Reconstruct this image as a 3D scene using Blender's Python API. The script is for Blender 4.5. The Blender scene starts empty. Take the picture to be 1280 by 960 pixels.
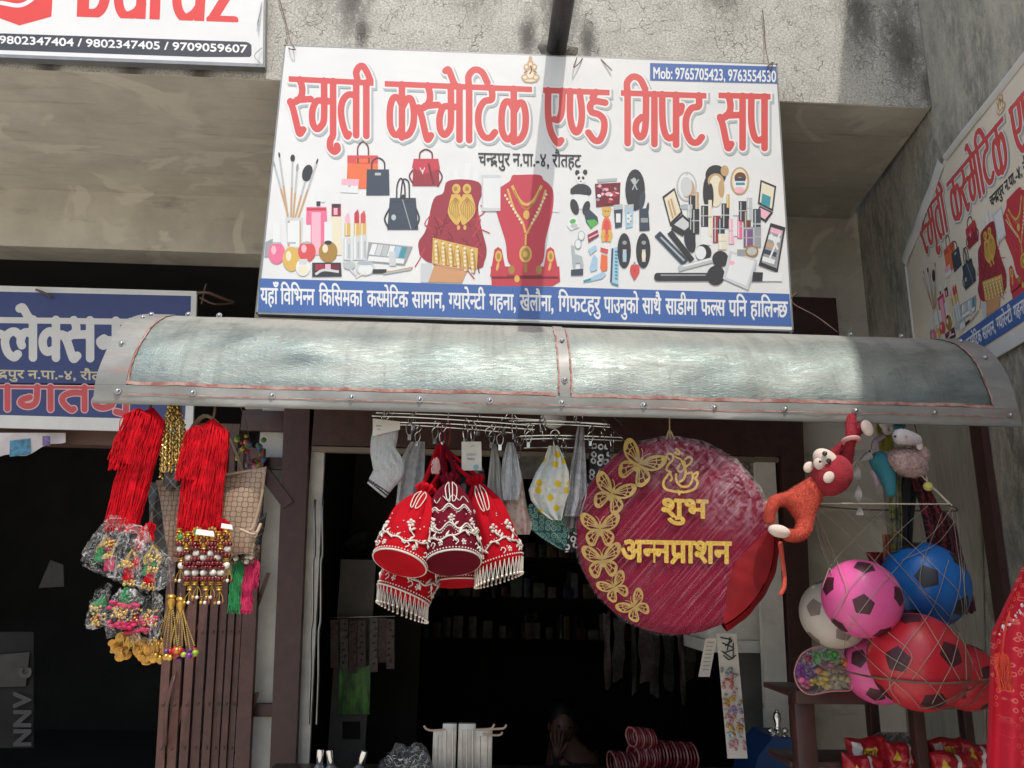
import bpy, bmesh, math, random
import numpy as np
from mathutils import Vector, Matrix, Quaternion
R_ = math.radians
random.seed(7)
SC = bpy.context.scene
COL = SC.collection
# ------------------------------------------------------------------ camera
C0 = Vector((0, 0, 1.55)); FPX = 967.0
_ps, _th, _ph = R_(2.3), R_(14.3), R_(1.0)
FW = Vector((math.sin(_ps) * math.cos(_th), math.cos(_ps) * math.cos(_th), math.sin(_th)))
_r0 = Vector((math.cos(_ps), -math.sin(_ps), 0)); _u0 = _r0.cross(FW)
RT = _r0 * math.cos(_ph) + _u0 * math.sin(_ph); UP = _u0 * math.cos(_ph) - _r0 * math.sin(_ph)
cam = bpy.data.cameras.new('camera'); camo = bpy.data.objects.new('camera', cam); COL.objects.link(camo)
cam.sensor_width = 36; cam.lens = 36 * FPX / 1280; cam.clip_start = .02; cam.clip_end = 500
camo.matrix_world = Matrix(((RT.x, UP.x, -FW.x, C0.x), (RT.y, UP.y, -FW.y, C0.y), (RT.z, UP.z, -FW.z, C0.z), (0, 0, 0, 1)))
SC.camera = camo
# ------------------------------------------------------------------ sky, sun, exposure
SUN = Vector((-.089, .45, -1)).normalized()
w = bpy.data.worlds.new('World'); SC.world = w; w.use_nodes = True
nt = w.node_tree; bg = nt.nodes['Background']
sky = nt.nodes.new('ShaderNodeTexSky'); sky.sky_type = 'NISHITA'; sky.sun_disc = False
sky.sun_elevation = math.asin(-SUN.z); sky.sun_rotation = math.atan2(-SUN.x, -SUN.y)
sky.air_density = 1.3; sky.dust_density = 3.0
nt.links.new(sky.outputs[0], bg.inputs[0]); bg.inputs[1].default_value = .15
sl = bpy.data.lights.new('sun', 'SUN'); sl.energy = 2.6; sl.angle = R_(.55); sl.color = (1, .955, .88)
so = bpy.data.objects.new('sun', sl); COL.objects.link(so); so.rotation_euler = SUN.to_track_quat('-Z', 'Y').to_euler(); so.location = (2, -3, 12)
SC.view_settings.view_transform = 'Standard'; SC.view_settings.look = 'None'
SC.view_settings.exposure = .36; SC.view_settings.gamma = 1; SC.view_settings.use_curve_mapping = False
SC.cycles.max_bounces = 8; SC.cycles.transparent_max_bounces = 24; SC.cycles.caustics_reflective = False; SC.cycles.caustics_refractive = False
SC.cycles.sample_clamp_indirect = 6
# ------------------------------------------------------------------ pixel -> point on a depth plane
def ray(px, py): return RT * (px - 640) - UP * (py - 480) + FW * FPX
def P(px, py, Y):
    d = ray(px, py); return C0 + d * (Y / d.y)
def S(px, py, Y): return (P(px + 1, py, Y) - P(px, py, Y)).length
WD = Vector((.171, 1, 0)); WP = Vector((2.003, 3, 0)); WN = Vector((-1, .171, 0)).normalized()   # party wall: direction, a point, normal to the street
def PW(px, py, off=0.0):
    d = ray(px, py); t = ((WP - C0).dot(WN) + off) / d.dot(WN); return C0 + d * t
def V(*a): return Vector(a)
# ------------------------------------------------------------------ materials
MATS = {}
def lin(c): return tuple((x / 12.92 if x <= .04045 else ((x + .055) / 1.055) ** 2.4) for x in c)
def mat(name, col=(.5, .5, .5), rough=.6, metal=0.0, var=.12, vs=9.0, bump=0.0, bs=60.0, spec=.5, sheen=0.0, coat=0.0, trans=0.0, emit=None, sub=0.0):
    if name in MATS: return MATS[name]
    m = bpy.data.materials.new(name); m.use_nodes = True; n = m.node_tree.nodes; l = m.node_tree.links
    b = n['Principled BSDF']
    b.inputs['Roughness'].default_value = rough; b.inputs['Metallic'].default_value = metal
    b.inputs['Specular IOR Level'].default_value = spec
    b.inputs['Sheen Weight'].default_value = sheen; b.inputs['Coat Weight'].default_value = coat
    if sub: b.inputs['Subsurface Weight'].default_value = sub; b.inputs['Subsurface Radius'].default_value = (.01, .004, .003)
    b.inputs['Base Color'].default_value = (*col, 1)
    if var or bump:
        tc = n.new('ShaderNodeTexCoord')
    if var:
        nz = n.new('ShaderNodeTexNoise'); nz.inputs['Scale'].default_value = vs; nz.inputs['Detail'].default_value = 5; nz.inputs['Roughness'].default_value = .6
        l.new(tc.outputs['Object'], nz.inputs['Vector'])
        mx = n.new('ShaderNodeMix'); mx.data_type = 'RGBA'
        mr = n.new('ShaderNodeMapRange'); mr.inputs[1].default_value = .3; mr.inputs[2].default_value = .7
        l.new(nz.outputs[0], mr.inputs[0]); l.new(mr.outputs[0], mx.inputs[0])
        mx.inputs[6].default_value = (*[c * (1 - var) for c in col], 1); mx.inputs[7].default_value = (*[min(1, c * (1 + var)) for c in col], 1)
        l.new(mx.outputs[2], b.inputs['Base Color'])
    if bump:
        nb = n.new('ShaderNodeTexNoise'); nb.inputs['Scale'].default_value = bs; nb.inputs['Detail'].default_value = 4
        l.new(tc.outputs['Object'], nb.inputs['Vector'])
        bp = n.new('ShaderNodeBump'); bp.inputs['Strength'].default_value = bump; bp.inputs['Distance'].default_value = .01
        l.new(nb.outputs[0], bp.inputs['Height']); l.new(bp.outputs[0], b.inputs['Normal'])
    MATS[name] = m; return m
class N:      # small node-graph helper on a material
    def __init__(s, name, **k):
        k.setdefault('var', 0); s.m = mat(name, **k); s.n = s.m.node_tree.nodes; s.l = s.m.node_tree.links; s.b = s.n['Principled BSDF']
        s.tc = s.n.new('ShaderNodeTexCoord')
    def mapv(s, scale=(1, 1, 1), src=None):
        v = s.n.new('ShaderNodeMapping'); v.inputs['Scale'].default_value = scale; s.l.new(src or s.tc.outputs['Object'], v.inputs[0]); return v.outputs[0]
    def noise(s, scale, detail=5, rough=.6, vec=None, dist=0):
        v = s.n.new('ShaderNodeTexNoise'); v.inputs['Scale'].default_value = scale; v.inputs['Detail'].default_value = detail
        v.inputs['Roughness'].default_value = rough; v.inputs['Distortion'].default_value = dist; s.l.new(vec or s.tc.outputs['Object'], v.inputs['Vector']); return v.outputs[0]
    def voro(s, scale, feature='DISTANCE_TO_EDGE', vec=None, out='Distance', rand=1.0):
        v = s.n.new('ShaderNodeTexVoronoi'); v.feature = feature; v.inputs['Scale'].default_value = scale; v.inputs['Randomness'].default_value = rand
        s.l.new(vec or s.tc.outputs['Object'], v.inputs['Vector']); return v.outputs[out]
    def voro2(s, scale, rand=1.0, uv=None):      # flat cell pattern across a hanging cloth
        mp = s.n.new('ShaderNodeMapping'); mp.inputs['Rotation'].default_value = (0, 0, 0) if uv else (R_(90), 0, 0); s.l.new(uv or s.tc.outputs['Object'], mp.inputs[0])
        v = s.n.new('ShaderNodeTexVoronoi'); v.voronoi_dimensions = '2D'; v.inputs['Scale'].default_value = scale; v.inputs['Randomness'].default_value = rand; s.l.new(mp.outputs[0], v.inputs['Vector']); return v.outputs['Distance']
    def mr(s, x, a, b, c=0.0, d=1.0):
        v = s.n.new('ShaderNodeMapRange'); s.l.new(x, v.inputs[0])
        for i, q in enumerate((a, b, c, d)): v.inputs[i + 1].default_value = q
        return v.outputs[0]
    def math(s, op, a, b=0.0):
        v = s.n.new('ShaderNodeMath'); v.operation = op
        for i, q in enumerate((a, b)):
            if isinstance(q, (int, float)): v.inputs[i].default_value = q
            else: s.l.new(q, v.inputs[i])
        return v.outputs[0]
    def mix(s, f, a, b, mode='MIX'):
        v = s.n.new('ShaderNodeMix'); v.data_type = 'RGBA'; v.blend_type = mode
        for i, q in ((0, f), (6, a), (7, b)):
            if isinstance(q, (int, float)): v.inputs[i].default_value = q
            elif isinstance(q, tuple): v.inputs[i].default_value = (*q, 1)
            else: s.l.new(q, v.inputs[i])
        return v.outputs[2]
    def near(s, p, r0, r1, vec=None):       # 1 near a point of the object, falling to 0
        v = s.n.new('ShaderNodeVectorMath'); v.operation = 'DISTANCE'; s.l.new(vec or s.tc.outputs['Object'], v.inputs[0]); v.inputs[1].default_value = p
        return s.mr(v.outputs['Value'], r0, r1, 1, 0)
    def warp(s, scale, amt):
        v = s.n.new('ShaderNodeTexNoise'); v.inputs['Scale'].default_value = scale; s.l.new(s.tc.outputs['Object'], v.inputs['Vector'])
        a = s.n.new('ShaderNodeVectorMath'); a.operation = 'MULTIPLY_ADD'; s.l.new(v.outputs[1], a.inputs[0]); a.inputs[1].default_value = (amt,) * 3; s.l.new(s.tc.outputs['Object'], a.inputs[2])
        return a.outputs[0]
    def col(s, c): s.l.new(c, s.b.inputs['Base Color'])
    def rough(s, c): s.l.new(c, s.b.inputs['Roughness'])
    def bump(s, h, st=.3, d=.01):
        v = s.n.new('ShaderNodeBump'); v.inputs['Strength'].default_value = st; v.inputs['Distance'].default_value = d
        s.l.new(h, v.inputs['Height']); s.l.new(v.outputs[0], s.b.inputs['Normal'])
def film(name, tint=(1, 1, 1), clear=.72, rough=.12, bump=.6, bs=40):
    if name in MATS: return MATS[name]
    g = N(name, col=tint, rough=rough, spec=.8)
    g.bump(g.noise(bs, 4, .7, dist=1.5), bump, .02)
    tr = g.n.new('ShaderNodeBsdfTransparent'); ms = g.n.new('ShaderNodeMixShader')
    def ridge(sc, w_): return g.mr(g.math('ABSOLUTE', g.math('SUBTRACT', g.noise(sc, 2, .5, dist=.8), .5)), 0, w_, 1, 0)  # opaque crease lines: highlights on the folds put into the film
    cr = g.math('MAXIMUM', g.math('MULTIPLY', ridge(bs * .45, .02), .5), g.math('MULTIPLY', ridge(bs * 1.2, .03), .2))
    k = g.math('SUBTRACT', g.mr(g.noise(bs * .4, 4, .7, dist=1), .35, .7, clear + .08, clear - .12), cr)
    g.l.new(k, ms.inputs[0]); g.l.new(g.b.outputs[0], ms.inputs[1]); g.l.new(tr.outputs[0], ms.inputs[2])
    g.l.new(ms.outputs[0], g.n['Material Output'].inputs[0])
    return g.m
# ------------------------------------------------------------------ objects
ORG = {}
def tag(o, label=None, cat=None, group=None, kind=None):
    for k, v in (('label', label), ('category', cat), ('group', group), ('kind', kind)):
        if v: o[k] = v
    return o
def thing(name, loc, label, cat, group=None):
    o = bpy.data.objects.new(name, None); COL.objects.link(o); o.location = loc; o.empty_display_size = .05
    ORG[o.name] = Vector(loc); return tag(o, label, cat, group)
def kids(o): return [c for c in SC.objects if c.parent == o]
def copy_tree(o, par=None, loc=None):
    c = o.copy(); COL.objects.link(c)
    if par: c.parent = par
    if loc is not None: c.location = loc
    ORG[c.name] = Vector(loc) if loc is not None else ORG.get(o.name, Vector())
    for k in kids(o): copy_tree(k, c)
    return c
class MB:
    def __init__(s): s.v = []; s.f = []; s.m = []
    def add(s, vs, fs, m=0):
        k = len(s.v); s.v += [tuple(q) for q in vs]; s.f += [tuple(i + k for i in f) for f in fs]; s.m += [m] * len(fs); return s
    def box(s, a, b, m=0, M=None):
        x0, x1 = sorted((a[0], b[0])); y0, y1 = sorted((a[1], b[1])); z0, z1 = sorted((a[2], b[2]))
        vs = [Vector(q) for q in ((x0, y0, z0), (x1, y0, z0), (x1, y1, z0), (x0, y1, z0), (x0, y0, z1), (x1, y0, z1), (x1, y1, z1), (x0, y1, z1))]
        if M is not None: vs = [M @ q for q in vs]
        return s.add(vs, [(3, 2, 1, 0), (4, 5, 6, 7), (0, 1, 5, 4), (1, 2, 6, 5), (2, 3, 7, 6), (3, 0, 4, 7)], m)
    def rbox(s, a, b, r=.004, m=0, M=None):     # box with chamfered edges
        a, b = Vector([min(p, q) for p, q in zip(a, b)]), Vector([max(p, q) for p, q in zip(a, b)]); r = min(r, *[(b[i] - a[i]) * .45 for i in range(3)])
        bm = bmesh.new(); bmesh.ops.create_cube(bm, size=1)
        for q in bm.verts: q.co = Vector([(a[i] + b[i]) / 2 + q.co[i] * (b[i] - a[i]) for i in range(3)])
        bmesh.ops.bevel(bm, geom=bm.edges[:], offset=r, segments=2, affect='EDGES', profile=.5)
        return s.bm(bm, m, M)
    def bm(s, bm, m=0, M=None):
        bm.verts.index_update(); s.add([(M @ q.co if M is not None else q.co) for q in bm.verts], [[q.index for q in f.verts] for f in bm.faces], m); bm.free(); return s
    def slab4(s, q, d, m=0):                    # four corners (counter-clockwise to the viewer) pushed back by vector d
        q = [Vector(a) for a in q]; k = [a + d for a in q]
        return s.add(q + k, [(0, 1, 2, 3), (7, 6, 5, 4), (0, 4, 5, 1), (1, 5, 6, 2), (2, 6, 7, 3), (3, 7, 4, 0)], m)
    def prism(s, pts, d, m=0):
        n = len(pts); q = [Vector(a) for a in pts]; k = [a + d for a in q]
        return s.add(q + k, [tuple(range(n)), tuple(range(2 * n - 1, n - 1, -1))] + [(i, i + n, (i + 1) % n + n, (i + 1) % n) for i in range(n)], m)
    def tube(s, pts, r, n=8, m=0, cap=True, flat=1.0):
        pts = [Vector(p) for p in pts]; k = len(pts)
        rs = r if isinstance(r, (list, tuple)) else [r] * k
        t = [(pts[min(i + 1, k - 1)] - pts[max(i - 1, 0)]).normalized() for i in range(k)]
        a = t[0].orthogonal().normalized(); vs = []
        for i in range(k):
            a = (a - t[i] * a.dot(t[i]))
            a = a.normalized() if a.length > 1e-6 else t[i].orthogonal().normalized()
            b = t[i].cross(a)
            vs += [pts[i] + (a * math.cos(2 * math.pi * j / n) + b * math.sin(2 * math.pi * j / n) * flat) * rs[i] for j in range(n)]
        fs = [(i * n + j, i * n + (j + 1) % n, (i + 1) * n + (j + 1) % n, (i + 1) * n + j) for i in range(k - 1) for j in range(n)]
        if cap: fs += [tuple(range(n - 1, -1, -1)), tuple((k - 1) * n + j for j in range(n))]
        return s.add(vs, fs, m)
    def lathe(s, A, B, prof, n=32, m=0, wob=None, e=(1, 1), ref=None):
        A, B = Vector(A), Vector(B); ax = (B - A); t = ax.normalized(); a = Vector(ref) if ref else Vector((1, 0, 0)); a = (a - t * a.dot(t)).normalized(); b = t.cross(a); vs = []
        for (u, r) in prof:
            for j in range(n):
                th = 2 * math.pi * j / n; rr = r * (wob(u, th) if wob else 1)
                vs.append(A + ax * u + a * (rr * e[0] * math.cos(th)) + b * (rr * e[1] * math.sin(th)))
        k = len(prof)
        fs = [(i * n + j, i * n + (j + 1) % n, (i + 1) * n + (j + 1) % n, (i + 1) * n + j) for i in range(k - 1) for j in range(n)]
        if prof[0][1] > 1e-5: fs.append(tuple(range(n - 1, -1, -1)))
        if prof[-1][1] > 1e-5: fs.append(tuple((k - 1) * n + j for j in range(n)))
        return s.add(vs, fs, m)
    def ball(s, c, r, m=0, n=10, k=7, sc=(1, 1, 1), M=None, wob=None):
        c = Vector(c); vs = [Vector((0, 0, 1))]
        for i in range(1, k):
            ph = math.pi * i / k
            vs += [Vector((math.sin(ph) * math.cos(2 * math.pi * j / n), math.sin(ph) * math.sin(2 * math.pi * j / n), math.cos(ph))) for j in range(n)]
        vs.append(Vector((0, 0, -1))); out = []
        for q in vs:
            f = wob(q) if wob else 1
            q = Vector((q.x * sc[0], q.y * sc[1], q.z * sc[2])) * (r * f)
            out.append(c + (M @ q if M is not None else q))
        L = len(vs) - 1
        fs = [(0, 1 + j, 1 + (j + 1) % n) for j in range(n)] + [(L, 1 + (k - 2) * n + (j + 1) % n, 1 + (k - 2) * n + j) for j in range(n)]
        fs += [(1 + i * n + j, 1 + (i + 1) * n + j, 1 + (i + 1) * n + (j + 1) % n, 1 + i * n + (j + 1) % n) for i in range(k - 2) for j in range(n)]
        return s.add(out, fs, m)
    def grid(s, f, nu, nv, m=0, thick=None):    # f(u,v) -> point ; thick: vector or fn giving the offset of a second skin
        vs = [Vector(f(i / nu, j / nv)) for j in range(nv + 1) for i in range(nu + 1)]; W = nu + 1
        fs = [(j * W + i, j * W + i + 1, (j + 1) * W + i + 1, (j + 1) * W + i) for j in range(nv) for i in range(nu)]
        if thick is None: return s.add(vs, fs, m)
        k = len(vs); vb = [q + (thick(*divmod(i, W)) if callable(thick) else thick) for i, q in enumerate(vs)]
        rim = [i for i in range(W)] + [j * W + nu for j in range(1, nv + 1)] + [nv * W + i for i in range(nu - 1, -1, -1)] + [j * W for j in range(nv - 1, 0, -1)]
        n = len(rim)
        return s.add(vs + vb, fs + [tuple(k + i for i in reversed(f_)) for f_ in fs] + [(rim[i], rim[i] + k, rim[(i + 1) % n] + k, rim[(i + 1) % n]) for i in range(n)], m)
    def torus(s, c, nrm, R, r, n=24, k=8, m=0, e=1.0, ref=None):
        nrm = Vector(nrm).normalized(); a = Vector(ref) if ref else nrm.orthogonal(); a = (a - nrm * a.dot(nrm)).normalized(); b = nrm.cross(a); vs = []
        for i in range(n):
            th = 2 * math.pi * i / n; d = a * math.cos(th) + b * math.sin(th) * e; o = Vector(c) + d * R
            vs += [o + (d * math.cos(2 * math.pi * j / k) + nrm * math.sin(2 * math.pi * j / k)) * r for j in range(k)]
        return s.add(vs, [(i * k + j, ((i + 1) % n) * k + j, ((i + 1) % n) * k + (j + 1) % k, i * k + (j + 1) % k) for i in range(n) for j in range(k)], m)
    def build(s, name, mats, parent=None, smooth=True, label=None, cat=None, group=None, kind=None, ang=40):
        if not isinstance(mats, (list, tuple)): mats = [mats]
        if parent is not None: org = ORG[parent.name]
        else:
            a = np.array(s.v); lo, hi = a.min(0), a.max(0); org = Vector(((lo[0] + hi[0]) / 2, (lo[1] + hi[1]) / 2, lo[2]))
        me = bpy.data.meshes.new(name); me.from_pydata([(q[0] - org.x, q[1] - org.y, q[2] - org.z) for q in s.v], [], s.f)
        for q in mats: me.materials.append(q)
        me.polygons.foreach_set('material_index', s.m)
        if smooth:
            me.polygons.foreach_set('use_smooth', [True] * len(s.f))
        me.update(); me.validate()
        if smooth and ang: me.set_sharp_from_angle(angle=R_(ang))
        o = bpy.data.objects.new(name, me); COL.objects.link(o)
        if parent is not None: o.parent = parent
        else: o.location = org
        ORG[o.name] = org
        return tag(o, label, cat, group, kind)
def bez(pts, n=24):       # Catmull-Rom through points
    pts = [Vector(p) for p in pts]; q = [pts[0] * 2 - pts[1]] + pts + [pts[-1] * 2 - pts[-2]]; out = []; k = len(pts) - 1
    for i in range(n + 1):
        u = i / n * k; j = min(int(u), k - 1); t = u - j; a, b, c, d = q[j:j + 4]
        out.append(.5 * ((2 * b) + (c - a) * t + (2 * a - 5 * b + 4 * c - d) * t * t + (3 * b - a - 3 * c + d) * t ** 3))
    return out
def rnd(a, b): return random.uniform(a, b)
def skin(name, verts, edges, radii, mats, parent=None, sub=2, root=0):
    me = bpy.data.meshes.new(name); org = ORG[parent.name] if parent is not None else Vector(verts[0])
    me.from_pydata([tuple(Vector(v) - org) for v in verts], edges, []); o = bpy.data.objects.new(name, me); COL.objects.link(o)
    sm = o.modifiers.new('skin', 'SKIN'); sm.use_smooth_shade = True
    for i, sv in enumerate(me.skin_vertices[0].data):
        sv.radius = (radii[i],) * 2 if isinstance(radii[i], (int, float)) else radii[i]; sv.use_root = (i == root)
    ss = o.modifiers.new('sub', 'SUBSURF'); ss.levels = sub; ss.render_levels = sub
    bpy.context.view_layer.update()
    ev = o.evaluated_get(bpy.context.evaluated_depsgraph_get()); m2 = bpy.data.meshes.new_from_object(ev)
    o.modifiers.clear(); o.data = m2; bpy.data.meshes.remove(me); m2.name = name; m2.materials.clear()
    for q in (mats if isinstance(mats, (list, tuple)) else [mats]): m2.materials.append(q)
    m2.polygons.foreach_set('use_smooth', [True] * len(m2.polygons))
    if parent is not None: o.parent = parent
    else: o.location = org
    ORG[o.name] = org; return o
def fuzz(o, n, L, m=0, seed=1):      # short pile standing on a plush surface, in the part's own mesh
    q = rr(seed); me = o.data; me.calc_loop_triangles(); vs = [v.co.copy() for v in me.vertices]; T = [(tuple(t.vertices), t.area, t.normal.copy()) for t in me.loop_triangles]
    cum = np.cumsum([t[1] for t in T]); vv = []; ff = []
    for _ in range(n):
        (a, b, c), _a, nn_ = T[int(np.searchsorted(cum, q.random() * cum[-1]))]; u, w_ = q.random(), q.random()
        if u + w_ > 1: u, w_ = 1 - u, 1 - w_
        p = vs[a] + (vs[b] - vs[a]) * u + (vs[c] - vs[a]) * w_; d = (nn_ + V(q.uniform(-.7, .7), q.uniform(-.7, .7), q.uniform(-.9, .4))).normalized(); e = d.orthogonal().normalized() * .0007; k = len(vv)
        l_ = L * q.uniform(.5, 1.2); vv += [p - e - nn_ * .0004, p + e - nn_ * .0004, p + d * l_]; ff.append((k, k + 1, k + 2))
    bm = bmesh.new(); bm.from_mesh(me); nv = [bm.verts.new(p) for p in vv]
    for f in ff:
        g_ = bm.faces.new([nv[i] for i in f]); g_.material_index = m
    bm.to_mesh(me); bm.free()
def rr(seed): return random.Random(seed)
# ------------------------------------------------------------------ lettering: signed-distance drawing turned into flat meshes
GLY = {}
def glyph(ch):
    if ch in GLY: return GLY[ch]
    def dims(s):
        cu = bpy.data.curves.new('g', 'FONT'); cu.body = s; cu.resolution_u = 6; o = bpy.data.objects.new('g', cu); COL.objects.link(o)
        bpy.context.view_layer.update(); me = o.to_mesh()
        v = np.array([q.co[:2] for q in me.vertices]) if len(me.vertices) else np.zeros((0, 2))
        me.calc_loop_triangles(); t = [tuple(q.vertices) for q in me.loop_triangles]
        o.to_mesh_clear(); COL.objects.unlink(o); bpy.data.objects.remove(o); bpy.data.curves.remove(cu); return v, t
    v, t = dims(ch)
    if len(v) == 0: g = (v, t, [], .25)
    else:
        v2, _ = dims(ch + ch); adv = float((v2[:, 0].max() - v2[:, 0].min()) - (v[:, 0].max() - v[:, 0].min()))
        cnt = {}
        for a in t:
            for i in range(3):
                e = tuple(sorted((a[i], a[(i + 1) % 3]))); cnt[e] = cnt.get(e, 0) + 1
        g = (v, t, [e for e, c in cnt.items() if c == 1], adv)
    GLY[ch] = g; return g
class Ink:
    def __init__(s, x0, y0, x1, y1, h):
        s.x0, s.y0, s.h = x0, y0, h; s.nx = int(math.ceil((x1 - x0) / h)) + 1; s.ny = int(math.ceil((y1 - y0) / h)) + 1
        s.D = np.full((s.ny, s.nx), 99.0); s.xs = x0 + np.arange(s.nx) * h; s.ys = y0 + np.arange(s.ny) * h
    def win(s, xa, ya, xb, yb):
        i0 = max(0, int((xa - s.x0) / s.h)); i1 = min(s.nx, int((xb - s.x0) / s.h) + 2); j0 = max(0, int((ya - s.y0) / s.h)); j1 = min(s.ny, int((yb - s.y0) / s.h) + 2)
        return slice(j0, max(j0, j1)), slice(i0, max(i0, i1))
    def dist(s, a, b, W):
        X = s.xs[W[1]][None, :]; Y = s.ys[W[0]][:, None]; dx, dy = b[0] - a[0], b[1] - a[1]; L = dx * dx + dy * dy + 1e-12
        t = np.clip(((X - a[0]) * dx + (Y - a[1]) * dy) / L, 0, 1); return np.hypot(X - a[0] - t * dx, Y - a[1] - t * dy)
    def stroke(s, pts, wd, mg=None):
        mg = mg or wd * 1.5
        for a, b in zip(pts[:-1], pts[1:]):
            W = s.win(min(a[0], b[0]) - mg, min(a[1], b[1]) - mg, max(a[0], b[0]) + mg, max(a[1], b[1]) + mg)
            s.D[W] = np.minimum(s.D[W], s.dist(a, b, W) - wd / 2)
    def shape(s, v, tris, edges, mg, clip=None):
        xa, ya = v.min(0) - mg; xb, yb = v.max(0) + mg; W = s.win(xa, ya, xb, yb)
        X = s.xs[W[1]][None, :]; Y = s.ys[W[0]][:, None]; ins = np.zeros((Y.shape[0], X.shape[1]), bool); d = np.full(ins.shape, 99.0)
        for t in tris:
            a, b, c = v[t[0]], v[t[1]], v[t[2]]; T = s.win(min(a[0], b[0], c[0]), min(a[1], b[1], c[1]), max(a[0], b[0], c[0]), max(a[1], b[1], c[1]))
            XX = s.xs[T[1]][None, :]; YY = s.ys[T[0]][:, None]
            k1 = (b[0] - a[0]) * (YY - a[1]) - (b[1] - a[1]) * (XX - a[0]); k2 = (c[0] - b[0]) * (YY - b[1]) - (c[1] - b[1]) * (XX - b[0]); k3 = (a[0] - c[0]) * (YY - c[1]) - (a[1] - c[1]) * (XX - c[0])
            z = ((k1 >= 0) & (k2 >= 0) & (k3 >= 0)) | ((k1 <= 0) & (k2 <= 0) & (k3 <= 0))
            ins[T[0].start - W[0].start:T[0].stop - W[0].start, T[1].start - W[1].start:T[1].stop - W[1].start] |= z
        for e in edges:
            a, b = v[e[0]], v[e[1]]; T = s.win(min(a[0], b[0]) - mg, min(a[1], b[1]) - mg, max(a[0], b[0]) + mg, max(a[1], b[1]) + mg)
            sub = (slice(T[0].start - W[0].start, T[0].stop - W[0].start), slice(T[1].start - W[1].start, T[1].stop - W[1].start))
            d[sub] = np.minimum(d[sub], s.dist(a, b, T))
        d = np.where(ins, -d, d)
        if clip is not None: d = np.maximum(d, X - clip)
        s.D[W] = np.minimum(s.D[W], d)
    def mesh(s, mb, fn, iso=0.0, m=0):
        D = s.D - iso; I = D < 0; vid = {}; vs = []; fs = []
        def vert(key, x, y):
            if key not in vid: vid[key] = len(vs); vs.append(fn(x, y))
            return vid[key]
        def corner(j, i): return vert((0, j, i), s.x0 + i * s.h, s.y0 + j * s.h)
        def cross(j, i, j2, i2):
            a, b = D[j, i], D[j2, i2]; t = a / (a - b); return vert((1, j, i, j2, i2), s.x0 + (i + (i2 - i) * t) * s.h, s.y0 + (j + (j2 - j) * t) * s.h)
        cnt = I[:-1, :-1].astype(int) + I[:-1, 1:] + I[1:, 1:] + I[1:, :-1]
        for j in range(s.ny - 1):
            row = cnt[j]; nz = np.nonzero(row)[0]; i = 0; L = len(nz)
            while i < L:
                c = nz[i]
                if row[c] == 4:
                    e = i
                    while e + 1 < L and nz[e + 1] == nz[e] + 1 and row[nz[e + 1]] == 4: e += 1
                    c2 = nz[e] + 1
                    fs.append((corner(j, c), corner(j, c2), corner(j + 1, c2), corner(j + 1, c))); i = e + 1; continue
                q = [(j, c), (j, c + 1), (j + 1, c + 1), (j + 1, c)]; poly = []
                for a in range(4):
                    A, B = q[a], q[(a + 1) % 4]
                    if I[A]: poly.append(corner(*A))
                    if I[A] != I[B]:
                        lo, hi = (A, B) if A <= B else (B, A); poly.append(cross(*lo, *hi))
                poly = [p for n_, p in enumerate(poly) if p not in poly[:n_]]
                if len(poly) >= 3: fs.append(tuple(poly))
                i += 1
        if fs: mb.add(vs, fs, m)
def lay(txt):      # visual-order string; {x} = half form of x; ~ = the slanted ra stroke under the last letter
    out = []; pen = 0.0; i = 0; last = 0
    while i < len(txt):
        c = txt[i]
        if c == '{':
            g = glyph(txt[i + 1]); v, t, e, adv = g; y = .2; iv = []
            for tr in t:
                q = [v[k] for k in tr]; xs = []
                for a in range(3):
                    A, B = q[a], q[(a + 1) % 3]
                    if (A[1] - y) * (B[1] - y) < 0: xs.append(A[0] + (y - A[1]) / (B[1] - A[1]) * (B[0] - A[0]))
                if len(xs) == 2: iv.append((min(xs), max(xs)))
            iv.sort(); cur = None; runs = []
            for a, b in iv:
                if cur and a <= cur[1] + .004: cur[1] = max(cur[1], b)
                else: cur = [a, b]; runs.append(cur)
            cl = runs[-1][0] if txt[i + 1] not in 'फक' else runs[-1][1]
            out.append((txt[i + 1], pen, cl)); pen += cl - .01; i += 3; continue
        if c == '~': out.append(('~', last, None)); i += 1; continue
        g = glyph(c)
        if len(g[0]): out.append((c, pen, None))
        if g[3] > .01: last = pen
        pen += g[3]; i += 1
    return out, pen
def text(mb, txt, xL, yL, xR, yR, H, bold, fn, m=0, hh=None, iso2=None, m2=0, fn2=None, body=.6):
    """lettering between (xL,yL) and (xR,yR) (ends of the head line); H = height from base line to head line; y runs down."""
    g, W = lay(txt); sx = (xR - xL) / W; sy = H / body; h = hh or max(.35, H / 34); sl = (yR - yL) / (xR - xL)
    mg = abs(bold) + 3 * h + (iso2 or 0)
    k = Ink(xL - .3 * H - mg, -.75 * H - mg, xR + .3 * H + mg, H * 1.6 + mg, h)
    for c, pen, cl in g:
        if c == '~':
            x = xL + (pen + .28) * sx; k.stroke([(x, H * .62), (x - .2 * sx, H * 1.0)], .07 * sy); continue
        v, t, e, adv = glyph(c); q = np.stack([xL + (v[:, 0] + pen) * sx, H - v[:, 1] * sy], 1)
        k.shape(q, t, e, mg, None if cl is None else xL + (pen + cl) * sx)
    f = lambda x, y: fn(x, y + yL + sl * (x - xL))
    if iso2 is not None:
        ff = fn2 or fn; k.mesh(mb, lambda x, y: ff(x, y + yL + sl * (x - xL)), iso2, m2)
    k.mesh(mb, f, bold, m)
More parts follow.
